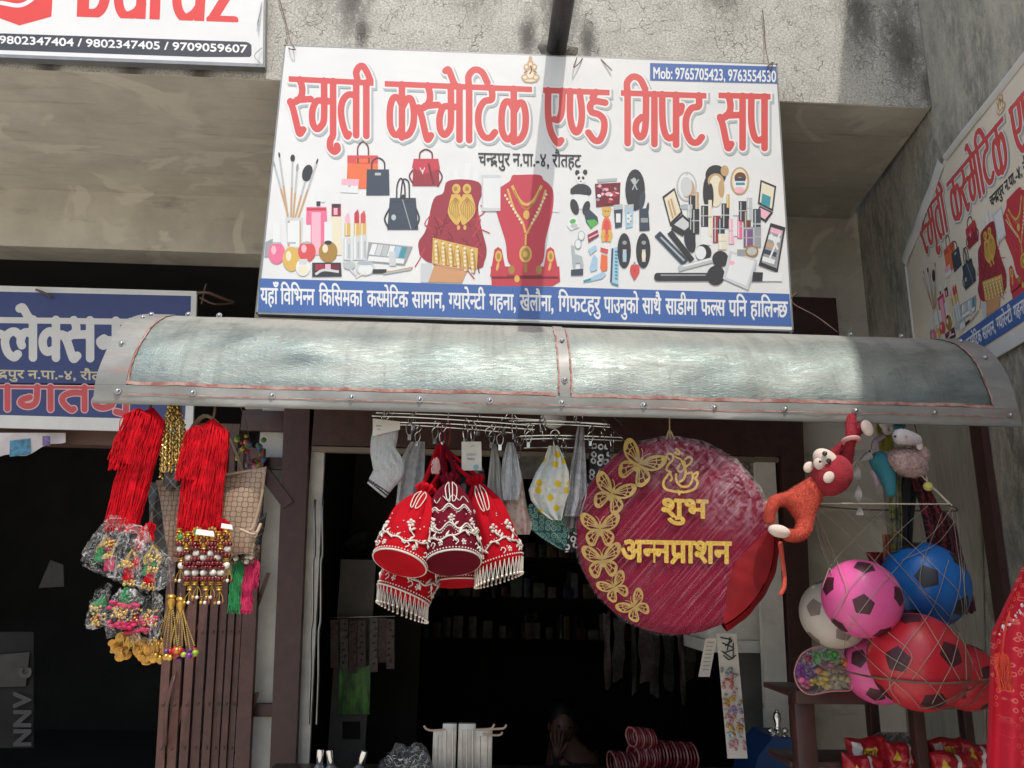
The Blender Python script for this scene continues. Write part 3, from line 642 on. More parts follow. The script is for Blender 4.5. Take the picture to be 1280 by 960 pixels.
def shop_art(A, parts):
    """the shop sign's print: heading, address, pictures, blue foot with white lettering"""
    fn = A.fn
    # ---- pictures
    z4 = lambda: A.z(320, 170, 3.765); z5 = lambda: A.z(640, 180, 3.556)
    z4()
    R = rr(3)
    # brushes in a glass
    for x0, y0, x1, y1, hw, hl, hc in ((85, 130, 150, 370, 7, 40, 'grey'), (110, 90, 150, 380, 9, 26, 'black'), (173, 105, 165, 380, 22, 34, 'black'), (195, 150, 175, 385, 12, 40, 'grey'), (242, 175, 185, 385, 48, 80, 'black'), (288, 120, 200, 385, 8, 28, 'black')):
        A.line([(x0, y0), (x1, y1)], 9, 'silver', False); A.line([(x0 + (x1 - x0) * .5, y0 + (y1 - y0) * .5), (x1, y1)], 9, 'tan', False)
        A.ell(x0, y0, hw / 2, hl / 2, hc, math.degrees(math.atan2(x0 - x1, y1 - y0)))
    A.poly([(140, 385), (222, 385), (212, 530), (150, 530)], 'lgrey'); A.rect(150, 400, 212, 520, 'tan'); A.rect(160, 400, 205, 520, 'pale')
    A.k = 20
    # perfume
    A.rect(283, 265, 325, 312, 'pale'); A.rect(285, 308, 303, 330, 'black'); A.poly([(238, 335), (332, 335), (335, 400), (325, 560), (262, 560), (236, 405)], 'pink'); A.rect(262, 360, 305, 560, 'lpink'); A.rect(240, 340, 330, 352, 'crimson')
    A.rect(368, 285, 395, 320, 'pale'); A.poly([(355, 340), (400, 340), (404, 560), (358, 560)], 'cream'); A.rect(356, 320, 400, 380, 'maroon'); A.rect(366, 340, 384, 372, 'lpink'); A.ell(378, 330, 20, 9, 'black')
    # lipsticks
    for x, t, c in ((430, 360, 'lpink'), (474, 345, 'crimson'), (504, 350, 'red')):
        A.poly([(x - 11, t + 20), (x + 6, t), (x + 12, t + 25), (x + 12, 420), (x - 11, 420)], c); A.rect(x - 13, 412, x + 14, 470, 'gold'); A.rect(x - 8, 412, x - 2, 470, 'cream')
    for x, y in ((430, 480), (474, 470), (505, 465)): A.rect(x - 18, y, x + 16, 585, 'lgrey'); A.rect(x - 12, y + 4, x - 4, 580, 'white'); A.rect(x + 4, y + 30, x + 12, 575, 'shadow')
    # polish bottles
    A.poly([(45, 500), (90, 480), (95, 570), (40, 570)], 'grey')
    for x, y, rx, ry, c, cap in ((98, 552, 40, 52, 'pink', 405), (168, 580, 42, 58, 'gold', 410), (240, 545, 42, 48, 'red', 420), (340, 545, 44, 50, 'dgold', 405)):
        A.rect(x - 18, cap, x + 18, 505, 'pale'); A.rect(x - 16, cap + 4, x - 8, 500, 'white'); A.ell(x, y, rx, ry, c); A.ell(x - 14, y - 14, rx * .3, ry * .4, 'cream' if c in ('gold', 'dgold') else 'lpink'); A.rect(x - 20, 500, x + 20, 508, 'shadow')
    A.ell(340, 503, 18, 10, 'black')
    A.ell(222, 620, 34, 40, 'pale'); A.ell(222, 632, 26, 24, 'cream'); A.rect(204, 580, 242, 606, 'lgrey')
    # palettes
    A.poly([(265, 597), (400, 597), (404, 662), (265, 664)], 'black'); A.rect(278, 604, 322, 634, 'maroon'); A.rect(326, 604, 352, 632, 'lpink'); A.rect(356, 606, 392, 634, 'dmaroon'); A.line([(280, 652), (320, 632), (390, 640)], 12, 'lgrey'); 
    A.poly([(530, 500), (738, 522), (700, 608), (520, 592)], 'grey')
    for i in range(6): A.poly([(548 + i * 28, 508 + i * 3), (572 + i * 28, 511 + i * 3), (556 + i * 28, 562 + i * 3), (532 + i * 28, 558 + i * 3)], ('pale', 'lgrey', 'silver', 'pale', 'lblue', 'teal')[i])
    A.poly([(532, 566), (700, 580), (694, 602), (524, 588)], 'pale'); A.ell(640, 555, 12, 30, 'pale'); A.poly([(625, 545), (655, 545), (660, 612), (628, 612)], 'lgrey')
    A.ell(515, 622, 44, 36, 'lgrey'); A.ell(515, 628, 34, 24, 'pale'); A.ell(515, 600, 40, 10, 'shadow'); A.line([(550, 640), (640, 640), (738, 620)], 9, 'tan', False); A.rect(550, 628, 615, 648, 'black', -2); A.line([(600, 650), (730, 628)], 7, 'shadow', False)
    A.line([(410, 590), (475, 660)], 10, 'lgrey', False); A.ell(440, 610, 28, 20, 'silver'); A.line([(470, 668), (520, 640)], 6, 'cream', False)
    A.k = 1
    # handbags
    def bag(x0, x1, yt, yb, fl, c, hc, hx0, hx1, hy, fold=True, w=7):
        A.line([(hx0, yt + 4), (hx0 + 3, hy + (yt - hy) * .35), ((hx0 + hx1) / 2, hy), (hx1 - 3, hy + (yt - hy) * .35), (hx1, yt + 4)], w, hc)
        A.poly([(x0, yt), (x1, yt), (x1 + fl, yb), (x0 - fl, yb)], c)
    bag(432, 572, 92, 248, 6, 'orange', 'brown', 478, 530, 28); A.poly([(430, 92), (574, 92), (574, 130), (520, 134), (430, 128)], 'red'); A.rect(470, 108, 540, 126, 'orange'); A.rect(476, 104, 484, 130, 'brown'); A.rect(528, 104, 536, 130, 'brown')
    bag(522, 626, 158, 280, 3, 'navy', 'black', 545, 606, 104); A.rect(560, 174, 588, 186, 'silver')
    A.poly([(404, 202), (486, 204), (478, 270), (398, 266)], 'pale'); A.poly([(404, 202), (486, 204), (482, 236), (402, 232)], 'lpink'); A.ell(440, 236, 7, 7, 'silver')
    bag(742, 858, 108, 236, 6, 'maroon', 'dmaroon', 770, 830, 64); A.poly([(742, 108), (858, 108), (866, 155), (800, 178), (734, 150)], 'crimson'); A.line([(738, 160), (722, 190), (740, 225)], 7, 'dmaroon'); A.line([(860, 160), (876, 195), (855, 240)], 7, 'dmaroon'); A.line([(772, 150), (784, 176), (794, 150)], 4, 'white', False); A.line([(784, 160), (784, 180)], 4, 'white', False); A.line([(812, 130), (836, 230)], 10, 'dmaroon')
    bag(630, 752, 292, 442, 12, 'navy', 'black', 662, 702, 200); A.line([(680, 300), (690, 215), (705, 205), (720, 225), (722, 300)], 7, 'black'); A.line([(630, 340), (606, 390), (625, 436)], 8, 'black'); A.line([(752, 340), (768, 390), (748, 440)], 8, 'black'); A.ell(648, 384, 11, 14, 'silver'); A.ell(694, 288, 10, 12, 'black'); A.line([(640, 310), (745, 312)], 4, 'black', False); A.line([(690, 300), (730, 440)], 5, 'grey', False)
    A.k = 1
    # display fabric on a hand, earrings and bangles
    A.poly([(930, 215), (925, 165), (945, 150), (960, 210)], 'pale'); A.poly([(975, 210), (985, 130), (1012, 130), (1005, 210)], 'pale'); A.poly([(1018, 215), (1030, 160), (1048, 165), (1045, 230)], 'pale'); A.poly([(800, 420), (815, 300), (838, 285), (840, 420)], 'pale'); A.rect(775, 600, 830, 690, 'lgrey')
    A.poly(bz2([(770, 560), (765, 500), (800, 440), (835, 300), (880, 270), (900, 215), (980, 205), (1050, 220), (1065, 270), (1045, 330), (1060, 430), (1085, 530), (1075, 590), (1040, 625), (830, 600), (770, 560)]), 'maroon')
    for i in range(34):
        x = R.uniform(790, 1060); y = R.uniform(300, 590); A.line([(x, y), (x + R.uniform(-30, 30), y + R.uniform(20, 50)), (x + R.uniform(-50, 50), y + R.uniform(60, 100))], 5, R.choice(('dmaroon', 'crimson', 'dmaroon')))
    for sx in (-1, 1):
        cx = 968 + sx * 27; A.ell(cx - sx * 2, 250, 20, 24, 'gold'); A.poly(bz2([(cx - 20, 275), (cx - 36 - sx * 4, 320), (cx - 36, 370), (cx - 8 - sx * 12, 420), (cx + 32, 370), (cx + 34, 320), (cx + 18, 275)]), 'gold')
        for i in range(7): A.line([(cx - 2, 290), (cx - 30 + i * 10, 330 + (3 - abs(i - 3)) * 8), (cx - 24 + i * 8, 372 + (3 - abs(i - 3)) * 8)], 4, 'dgold')
        A.ell(cx - 2, 250, 9, 11, 'dgold'); A.ell(cx - sx * 12, 432, 7, 12, 'gold')
    A.poly([(838, 610), (1000, 620), (970, 692), (812, 688)], 'skin'); A.poly([(832, 480), (1045, 530), (1040, 625), (828, 600)], 'gold')
    for i in range(6):
        x = 848 + i * 34; y = 488 + i * 8; A.ell(x, y + 60, 15, 62, 'dgold', -8); A.ell(x - 3, y + 60, 9, 58, 'gold', -8)
        for j in range(6): A.ell(x - 2 + j * .6, y + 10 + j * 20, 6, 7, 'cream')
    A.line([(835, 600), (930, 622), (1000, 625)], 8, 'skin')
    A.rect(1062, 185, 1150, 355, 'lgrey'); A.rect(1070, 200, 1150, 340, 'pale')
    A.k = 1
    # necklace bust
    z5()
    A.poly([(185, 140), (215, 250), (210, 305), (160, 300)], 'pale')
    A.poly(bz2([(-32, 180), (-10, 165), (2, 140), (25, 138), (120, 138), (140, 160), (165, 180), (184, 215), (180, 300), (150, 420), (125, 540), (-5, 540), (-30, 430), (-70, 300), (-78, 240), (-66, 205), (-32, 180)]), 'crimson')
    A.poly([(-95, 545), (210, 545), (214, 612), (180, 632), (-90, 632)], 'crimson'); A.poly([(-92, 585), (206, 585), (206, 600), (-92, 600)], 'dmaroon')
    A.line([(-20, 200), (10, 290), (45, 345), (60, 395)], 9, 'gold'); A.line([(150, 205), (120, 300), (85, 360), (66, 400)], 9, 'gold'); A.line([(0, 185), (30, 245), (64, 270), (100, 245), (132, 185)], 12, 'gold'); A.line([(8, 205), (35, 262), (64, 290), (98, 262), (125, 205)], 6, 'dgold')
    A.ell(64, 315, 14, 20, 'gold'); A.ell(60, 490, 28, 38, 'gold'); A.ell(60, 490, 20, 28, 'dgold'); A.ell(60, 490, 10, 14, 'gold'); A.line([(62, 400), (60, 450)], 8, 'gold', False); A.line([(60, 530), (60, 572)], 14, 'dgold', False)
    for i in range(9): A.ell(-30 + i * 9, 230 + i * 15, 5, 6, 'cream'); A.ell(152 - i * 8, 225 + i * 16, 5, 6, 'cream')
    for x in (-58, 174): A.poly([(x - 20, 470), (x - 4, 458), (x + 12, 470), (x + 36, 590), (x - 40, 590)], 'crimson'); A.ell(x - 2, 500, 15, 26, 'gold'); A.ell(x - 2, 500, 8, 14, 'dgold'); A.ell(x - 6, 545, 6, 20, 'gold', 12)
    A.ell(120, 560, 14, 20, 'dgold'); A.ell(-2, 560, 14, 20, 'dgold'); A.ell(22, 600, 12, 16, 'gold')
    A.k = 1
    # soft toys and trinkets
    A.ell(290, 128, 10, 12, 'black'); A.ell(325, 126, 10, 12, 'black'); A.ell(306, 155, 22, 24, 'white'); A.ell(297, 152, 6, 8, 'black', 20); A.ell(316, 152, 6, 8, 'black', -20); A.ell(306, 167, 4, 3, 'black'); A.ell(305, 245, 34, 45, 'pale'); A.poly(bz2([(260, 200), (290, 180), (330, 182), (352, 205), (345, 228), (300, 225), (262, 222), (260, 200)]), 'black'); A.ell(278, 280, 18, 36, 'black', -15); A.ell(330, 285, 16, 32, 'black', 15)
    A.poly([(318, 300), (345, 292), (380, 325), (384, 352), (350, 378), (330, 350)], 'navy'); A.poly([(330, 340), (365, 336), (384, 350), (352, 378)], 'green')
    A.poly([(378, 158), (468, 152), (466, 165), (380, 172)], 'shadow'); A.poly([(368, 178), (482, 172), (478, 272), (374, 282)], 'dmaroon')
    for i in range(26): A.ell(R.uniform(378, 470), R.uniform(185, 268), R.uniform(5, 12), R.uniform(3, 8), R.choice(('grey', 'pale', 'black', 'crimson', 'lpink')), R.uniform(-30, 30))
    A.ell(547, 205, 44, 92, 'black'); A.ell(542, 165, 10, 14, 'silver'); A.line([(528, 158), (545, 180), (562, 158)], 5, 'silver'); A.line([(545, 180), (535, 205)], 5, 'silver', False); A.line([(545, 180), (556, 205)], 5, 'silver', False)
    A.ell(578, 250, 13, 42, 'navy', 10); A.poly([(565, 290), (605, 285), (612, 385), (566, 388)], 'navy'); A.ell(600, 300, 7, 40, 'navy', 8); A.rect(572, 330, 604, 350, 'grey')
    for x, c in ((472, 'navy'), (520, 'lblue')): A.poly([(x - 20, 285), (x + 20, 275), (x + 16, 370), (x - 14, 375)], c); A.poly([(x - 20, 272), (x + 20, 268), (x + 20, 290), (x - 18, 294)], 'silver'); A.rect(x - 10, 310, x + 10, 350, 'pale')
    for j in range(5): A.rect(512 + (j % 2) * 12, 305 + j * 12, 522 + (j % 2) * 12, 313 + j * 12, 'grey')
    A.ell(407, 290, 8, 10, 'gold'); A.ell(434, 290, 8, 10, 'gold'); A.ell(420, 302, 19, 22, 'gold'); A.ell(420, 380, 22, 56, 'orange'); A.ell(420, 370, 13, 34, 'red'); A.ell(405, 400, 9, 20, 'gold', 15); A.ell(437, 400, 9, 20, 'gold', -15); A.ell(405, 425, 8, 12, 'gold'); A.ell(434, 425, 8, 12, 'gold'); A.ell(414, 300, 3, 3, 'black'); A.ell(427, 300, 3, 3, 'black')
    A.poly([(250, 330), (290, 322), (300, 370), (262, 385), (245, 365)], 'pale'); A.ell(270, 345, 14, 10, 'green', -20); A.ell(276, 365, 16, 12, 'silver')
    for x, y in ((308, 408), (293, 446)): A.ell(x, y, 16, 22, 'shadow'); A.ell(x, y, 12, 18, 'pale')
    A.poly([(335, 405), (380, 382), (386, 410), (340, 440)], 'maroon'); A.line([(340, 420), (384, 398)], 6, 'lpink', False); A.line([(340, 432), (384, 408)], 4, 'navy', False)
    A.poly([(265, 480), (262, 450), (275, 455), (280, 490), (310, 500), (318, 540), (314, 560), (304, 560), (302, 530), (284, 530), (280, 560), (272, 560), (268, 520)], 'shadow'); A.poly([(262, 560), (316, 555), (316, 584), (262, 586)], 'navy')
    A.poly([(338, 470), (372, 450), (378, 470), (348, 495)], 'lblue'); A.poly([(362, 490), (380, 510), (378, 560), (350, 570), (345, 548)], 'lblue')
    A.poly([(394, 460), (428, 470), (424, 490), (392, 476)], 'red'); A.poly([(396, 490), (424, 498), (424, 560), (400, 570), (392, 545)], 'orange')
    A.poly([(328, 605), (400, 570), (420, 580), (400, 600), (335, 614)], 'lblue'); A.line([(318, 612), (350, 602)], 10, 'teal', False)
    A.poly([(446, 465), (478, 455), (472, 625), (440, 615)], 'lblue'); A.line([(446, 465), (440, 615)], 8, 'navy', False); A.poly([(440, 615), (472, 625), (474, 634), (442, 624)], 'teal')
    for j in range(9): A.ell(463, 480 + j * 15, 7, 5, 'teal', 20)
    for x, rx in ((498, 30), (583, 32)): A.ell(x, 475, rx, 78, 'black'); A.ell(x + 2, 440, 10, 9, 'grey'); A.rect(x - 6, 470, x + 10, 525, 'silver'); A.ell(x + 2, 498, 9, 22, 'lblue' if x < 520 else 'cream')
    A.poly(bz2([(544, 608), (525, 570), (528, 542), (544, 535), (562, 542), (566, 570), (544, 608)]), 'red'); A.rect(540, 525, 548, 540, 'grey'); A.ell(544, 562, 5, 8, 'crimson')
    A.k = 1
    # cosmetics pile
    def case(q, edge, ins): A.poly(q, edge); cx = sum(p[0] for p in q) / 4; cy = sum(p[1] for p in q) / 4; A.poly([(cx + (x - cx) * .8, cy + (y - cy) * .84) for x, y in q], ins)
    case([(668, 235), (722, 195), (758, 308), (702, 362)], 'black', 'cream'); A.poly([(690, 255), (715, 238), (735, 310), (712, 335)], 'tan'); A.line([(700, 250), (722, 330)], 5, 'cream', False); A.line([(712, 240), (734, 318)], 5, 'cream', False)
    A.poly([(700, 362), (758, 312), (810, 360), (760, 405)], 'black'); A.poly([(716, 362), (758, 326), (796, 360), (758, 392)], 'lgrey')
    A.ell(776, 190, 46, 66, 'silver'); A.ell(776, 190, 38, 58, 'pale'); A.ell(782, 200, 30, 44, 'tan'); A.ell(774, 190, 26, 44, 'lgrey'); A.line([(776, 126), (776, 140)], 8, 'silver', False); A.ell(770, 280, 26, 12, 'shadow')
    A.ell(905, 140, 46, 46, 'black'); A.ell(868, 215, 20, 70, 'black'); A.ell(905, 165, 36, 34, 'tan'); A.ell(905, 180, 26, 40, 'cream'); A.ell(945, 120, 18, 24, 'tan'); A.ell(905, 230, 30, 50, 'cream'); A.ell(882, 235, 14, 60, 'black'); A.ell(930, 200, 14, 40, 'tan')
    A.ell(1012, 165, 42, 62, 'tan'); A.ell(1012, 165, 34, 54, 'cream'); A.ell(1014, 150, 26, 24, 'brown'); A.ell(1012, 178, 26, 30, 'pale'); A.rect(990, 150, 1036, 166, 'navy'); A.rect(994, 172, 1034, 184, 'teal'); A.ell(1010, 205, 22, 14, 'lpink')
    case([(1104, 160), (1174, 188), (1160, 300), (1092, 265)], 'black', 'cream'); A.poly([(1112, 220), (1150, 236), (1144, 285), (1106, 265)], 'teal'); A.poly([(1100, 275), (1160, 305), (1128, 350), (1080, 320)], 'black'); A.poly([(1102, 284), (1148, 306), (1124, 336), (1090, 316)], 'lpink')
    tall = [(800, 230, 30, 200, 'black'), (822, 215, 16, 90, 'tan'), (860, 270, 44, 180, 'pale'), (858, 275, 36, 95, 'black'), (910, 320, 34, 120, 'maroon'), (930, 330, 30, 100, 'navy'), (948, 265, 34, 110, 'black'), (975, 335, 24, 110, 'lpink'), (995, 240, 26, 170, 'pale'), (1012, 320, 22, 100, 'pink'), (1024, 255, 34, 90, 'black'), (1045, 300, 32, 160, 'brown'), (1055, 240, 24, 100, 'silver'), (1088, 290, 34, 140, 'navy'), (1084, 370, 44, 90, 'grey'), (960, 225, 14, 60, 'gold'), (880, 250, 16, 160, 'cream'), (935, 400, 38, 70, 'cream'), (1050, 380, 40, 80, 'purple'), (790, 270, 22, 60, 'silver'), (815, 290, 34, 110, 'black')]
    for x, y, w_, h_, c in tall:
        A.rect(x - w_ / 2, y, x + w_ / 2, y + h_, c); A.rect(x - w_ * .3, y + 4, x - w_ * .15, y + h_ - 4, 'silver' if c in ('black', 'navy', 'brown', 'maroon', 'purple', 'grey') else 'white'); A.rect(x - w_ / 2, y + h_ * .45, x + w_ / 2, y + h_ * .5, 'shadow')
    case([(1148, 352), (1215, 372), (1180, 572), (1095, 540)], 'black', 'grey')
    for j in range(5): A.poly([(1150 - j * 9, 372 + j * 32), (1200 - j * 8, 388 + j * 32), (1196 - j * 8, 408 + j * 32), (1146 - j * 9, 392 + j * 32)], ('lpink', 'pale', 'tan', 'navy', 'pale')[j])
    A.line([(1150, 400), (1180, 470)], 8, 'pale', False); A.line([(1190, 400), (1140, 520)], 8, 'pale', False)
    A.ell(790, 430, 24, 55, 'black', -12); A.line([(645, 400), (770, 530)], 34, 'navy', False); A.line([(660, 415), (765, 520)], 8, 'shadow', False); A.line([(700, 392), (800, 520)], 26, 'black', False); A.line([(712, 370), (765, 400)], 26, 'black', False)
    A.ell(850, 485, 36, 38, 'black'); A.ell(838, 485, 24, 30, 'pale'); A.line([(740, 555), (905, 512)], 24, 'silver', False); A.line([(760, 545), (900, 508)], 8, 'white', False); A.ell(925, 512, 36, 36, 'black', -20)
    A.line([(645, 592), (880, 592)], 36, 'black', False); A.ell(645, 592, 14, 18, 'black'); A.line([(660, 584), (860, 584)], 6, 'grey', False); A.ell(905, 585, 40, 44, 'black', 10)
    A.poly([(965, 475), (1088, 515), (1048, 650), (936, 600)], 'lgrey'); A.poly([(978, 490), (1076, 522), (1040, 632), (952, 594)], 'pale'); A.rect(1000, 470, 1050, 500, 'grey'); A.ell(975, 530, 14, 10, 'lpink'); A.poly([(1046, 650), (1088, 515), (1084, 560), (1048, 655)], 'shadow'); A.line([(1080, 592), (1200, 592)], 38, 'pale', False); A.poly([(1070, 570), (1115, 572), (1112, 612), (1066, 612)], 'black'); A.ell(1065, 478, 30, 26, 'dgold'); A.ell(1065, 478, 22, 18, 'silver')
    A.k = 1
    # small seated emblem at the top
    A.z(0, 0, 1)
    for e in ((663, 92, 7, 8), (658, 84, 3.5, 4), (668, 84, 3.5, 4), (663, 80, 4, 5), (663, 74, 2.2, 4), (656, 97, 4.5, 4), (670, 97, 4.5, 4), (663, 101, 9.5, 3)): A.ell(*e, 'tan', 0, 14)
    for e in ((663, 93, 4.2, 5), (658, 84, 1.8, 2.2), (668, 84, 1.8, 2.2), (663, 81, 2, 2.6), (656, 97, 2.6, 2.2), (670, 97, 2.6, 2.2), (663, 101, 6.5, 1.4)): A.ell(*e, 'cream', 0, 14)
    A.line([(663, 82), (664.5, 88), (662, 93)], 1.6, 'brown'); A.line([(655, 91), (659, 89)], 1, 'brown'); A.line([(667, 89), (671, 91)], 1, 'brown')
    A.k = 1
    # blue foot and phone panel
    A.poly([(324.6, 348), (986.5, 367.5), (989.6, 408), (322.6, 390)], 'blue'); A.poly([(812.5, 79), (970, 83.5), (971.5, 104.5), (812.5, 100.5)], 'blue')
    k = A.up() + 1; kk = {}
    def lay_(n): return lambda x, y: fn(x, y, k + n)
    # heading
    L = [(2.6, PI['shadow'], lay_(0), 2.0, 2.4), (2.0, PI['white'], lay_(2), 0, 0), (0.0, PI['red'], lay_(4), 0, 0)]
    D = lambda w_, a, b, c, d, H=70, wd=8.4: display(A.mb, w_, a, b, c, d, H, wd, fn, L, 7.2)
    D('smRtI', 363, 95.5, 465, 100.5); D('ksmeiTk', 483, 101.5, 663, 108.5)
    D('EnD', 681, 109.5, 760, 112.5, 68); D('igfT', 778, 113, 881, 116.5, 66); D('Sp', 900, 116, 961, 117.5, 68)
    W_, B_ = PI['white'], PI['black']
    text(A.mb, 'च{न}द~पुर न.पा.-४, रौतहट', 598, 192, 726, 194.8, 14.5, .34, lay_(6), B_, .45)
    f7 = lay_(6)
    words = [('यहाँ', 326, 347), ('विभि{न}न', 351, 393), ('किसिमका', 399, 453), ('क{स}मेटिक', 459, 510), ('सामान,', 515, 556), ('{ग}यारे{न}टी', 561, 606), ('गहना,', 612, 645), ('खेलौना,', 650, 692), ('गिफटहरु', 698, 750), ('पाउनुको', 755, 798), ('साथै', 803, 826), ('साडीमा', 832, 871), ('फ{ल}स', 876, 906), ('पनि', 911, 933), ('हालि{न}छ', 938, 984)]
    for t, a, b in words:
        ya = 361.0 + (a - 326) * .0262 + 0; yb = 361.0 + (b - 326) * .0262
        t2 = vis(t); text(A.mb, t2, a, ya, b, yb, 18.5, .42, f7, W_, .5)
    text(A.mb, 'Mob: 9765705423, 9763554530', 816, 84.0, 970, 88.6, 14.2, .3, f7, W_, .45, body=.7)
    A.k = k + 8
def vis(t):      # put the short-i sign before the consonant cluster it follows
    out = []; i = 0
    toks = []
    while i < len(t):
        if t[i] == '{': toks.append(t[i:i + 3]); i += 3
        else: toks.append(t[i]); i += 1
    for q in toks:
        if q == 'ि':
            j = len(out) - 1
            while j > 0 and out[j - 1].startswith('{'): j -= 1
            out.insert(j, q)
        else: out.append(q)
    return ''.join(out)
g = N('banner_vinyl', rough=.4); g.col(g.mix(g.mr(g.noise(2.5, 5, .6), .4, .7), (.72, .72, .71), (.66, .67, .67))); g.bump(g.noise(5, 2, .5), .12, .03); M_VINYL = g.m
M_FRAME = mat('grey_sign_frame', (.3, .3, .29), .4, .7, var=.15)
SY = 2.90
def sfn(x, y, k):
    p = P(x, y, SY); return V(p.x, SY - .0015 - k * .000012, p.z)
sg = thing('shop_sign', P(655, 400, SY), 'large white shop signboard with red heading and cosmetics pictures above the awning', 'signboard')
cn = [P(322.2, 390.5, SY), P(990.3, 412.5, SY), P(970, 81, SY), P(357, 57.5, SY)]
cn = [V(q.x, SY, q.z) for q in cn]
MB().slab4(cn, V(0, .028, 0)).build('sign_face', M_VINYL, sg, smooth=False)
fr = MB()
for i in range(4):
    a, b = cn[i], cn[(i + 1) % 4]; d = (b - a).normalized(); n_ = V(d.z, 0, -d.x) * .006
    fr.slab4([a + n_ - d * .006, b + n_ + d * .006, b - n_ * .1 + d * .006, a - n_ * .1 - d * .006], V(0, .04, 0))
fr.build('sign_frame', M_FRAME, sg, smooth=False)
A1 = Art(sfn); shop_art(A1, None); A1.mb.build('printed_artwork', PMATS, sg, smooth=False)
for q in ([(366, 57, 2.9), (363, 52, 2.96), (358, 30, 2.99), (352, 8, 2.99), (346, -15, 2.99)], [(366, 57, 2.9), (369, 62, 2.88), (361, 60, 2.9), (357, 50, 2.98)], [(963, 88, 2.89), (957, 60, 2.98), (955, 30, 2.99), (953, 12, 2.99)], [(963, 88, 2.89), (966, 78, 2.9), (958, 84, 2.89)], [(721, 72, 2.9), (717, 84, 2.88), (724, 79, 2.89), (728, 73, 2.9)], [(751, 74, 2.9), (765, 88, 2.89)], [(989, 372, 2.9), (996, 366, 2.9), (990, 378, 2.9), (1020, 395, 2.85), (1047, 415, 2.75)]):
    MB().tube(bez([P(*e) for e in q], 14), .0022, 5).build('tie_wire', M_RUST, sg)

# --- the same print again on the party wall: a banner with a folded corner
def bfn(x, y, k):
    p = P(x, y, SY); s = 2.575 - p.x * .79; z = 2.578 + (p.z - 2.704) * .735
    return V(2.003 + .171 * (s - 3), s, z) + WN * (.016 + k * .000012)
bn = thing('wall_banner', PW(1200, 446, .012), 'cream toned repeat of the shop print nailed slanting on the side wall', 'banner')
def bq(s, z, o=.014): return V(2.003 + .171 * (s - 3), s, z) + WN * o
L0, R0, B0, T0 = 3.44, 1.2, 2.40, 3.352
mb = MB(); pts = [bq(L0, B0), bq(R0, B0), bq(R0, T0), bq(2.93, T0), bq(3.36, 3.17), bq(L0, 3.09)]
mb.prism(pts, -WN * .003); mb.build('banner_sheet', mat('banner_cream', (.74, .67, .55), .5, var=.06, vs=4, bump=.15, bs=8), bn, smooth=False)
A2 = Art(bfn); shop_art(A2, None); A2.mb.build('printed_artwork', PMATS, bn, smooth=False)
mb = MB()   # white edge folded over
def curl(a, b, w_=.05):
    return lambda u, v: a.lerp(b, u) + WN * (.004 + .012 * math.sin(v * 3.0) + .002 * math.sin(u * 15)) + (b - a).cross(WN).normalized() * (-w_ * (v - .35))
mb.grid(curl(bq(3.445, 3.10), bq(2.93, 3.345), .07), 24, 6); mb.grid(curl(bq(2.9, 3.345), bq(1.3, 3.345), .035), 24, 4); mb.grid(lambda u, v: bq(3.45 + .025 * v, 2.3 + .79 * u, .006 + .01 * math.sin(v * 3)), 20, 4)
mb.build('curled_edge', mat('banner_back', (.62, .62, .6), .6, var=.1), bn)
mb = MB().prism([bq(L0, 2.398, .02), bq(R0, 2.398, .02), bq(R0, 2.452, .02), bq(L0, 2.452, .02)], -WN * .002); mb.build('white_hem', mat('banner_back', (.62, .62, .6)), bn, smooth=False)

# --- neighbour's blue sign behind the awning's open end
NY = 3.94
def nfn(x, y, k=0):
    p = P(x, y, NY); return V(p.x, NY - .001 - k * .0002, p.z)
ns = thing('neighbour_sign', P(120, 540, NY), 'blue cloth sign with white and red lettering tied over the next shop', 'signboard')
q = [(-330, 526), (241, 541), (246, 364), (-330, 348)]
mb = MB().slab4([nfn(*a) for a in q], V(0, .015, 0)); mb.build('sign_sheet', mat('sign_white', (.62, .61, .58), .5, var=.06, bump=.15, bs=6), ns, smooth=False)
mb = MB()
mb.add([nfn(x, y, 1) for x, y in ((-330, 357), (239, 370), (236, 485), (-330, 474))], [(0, 1, 2, 3)], 0); mb.add([nfn(x, y, 1) for x, y in ((-330, 478), (234, 480), (231, 525), (-330, 510))], [(0, 1, 2, 3)], 0)
PAL2 = [mat('sign_navy', (.035, .05, .16), .45, var=.1, vs=4), mat('sign_letter_white', (.62, .60, .57), .5, var=.05), mat('sign_letter_yellow', (.52, .47, .3), .5), mat('sign_letter_red', (.50, .07, .075), .45), mat('sign_letter_pink', (.62, .38, .38), .5)]
display(mb, 'KleKSN', -30, 396, 152, 398.5, 50, 10.5, None, [(0, 1, lambda x, y: nfn(x, y, 3), 0, 0)], 7.5, .9)
text(mb, 'च{न}द~पुर न.पा.-४, रौतहट', -22, 462.5, 148, 466, 9.5, .35, lambda x, y: nfn(x, y, 3), 2, .5)
display(mb, 'svagtmh', -88, 481, 166, 483.5, 29, 7.5, None, [(1.3, 4, lambda x, y: nfn(x, y, 2), 0, 0), (0, 3, lambda x, y: nfn(x, y, 3), 0, 0)], 3.2, .1)
mb.build('printed_lettering', PAL2, ns, smooth=False)
MB().tube(bez([P(246, 366, NY), P(260, 366, NY), P(275, 372, NY + .05), P(292, 378, 4.08)], 10), .008, 6).tube(bez([P(252, 380, NY), P(256, 360, NY), P(258, 355, NY)], 6), .004, 5).tube(bez([P(250, 372, NY), P(268, 380, NY), P(292, 379, 4.08)], 6), .005, 5).build('tie_twig', M_RUST, ns)
MB().tube(bez([P(45, 362, NY - .01), P(58, 367, NY - .03), P(64, 372, NY - .01)], 6), .006, 5).build('tie_knot', M_RUST, ns)

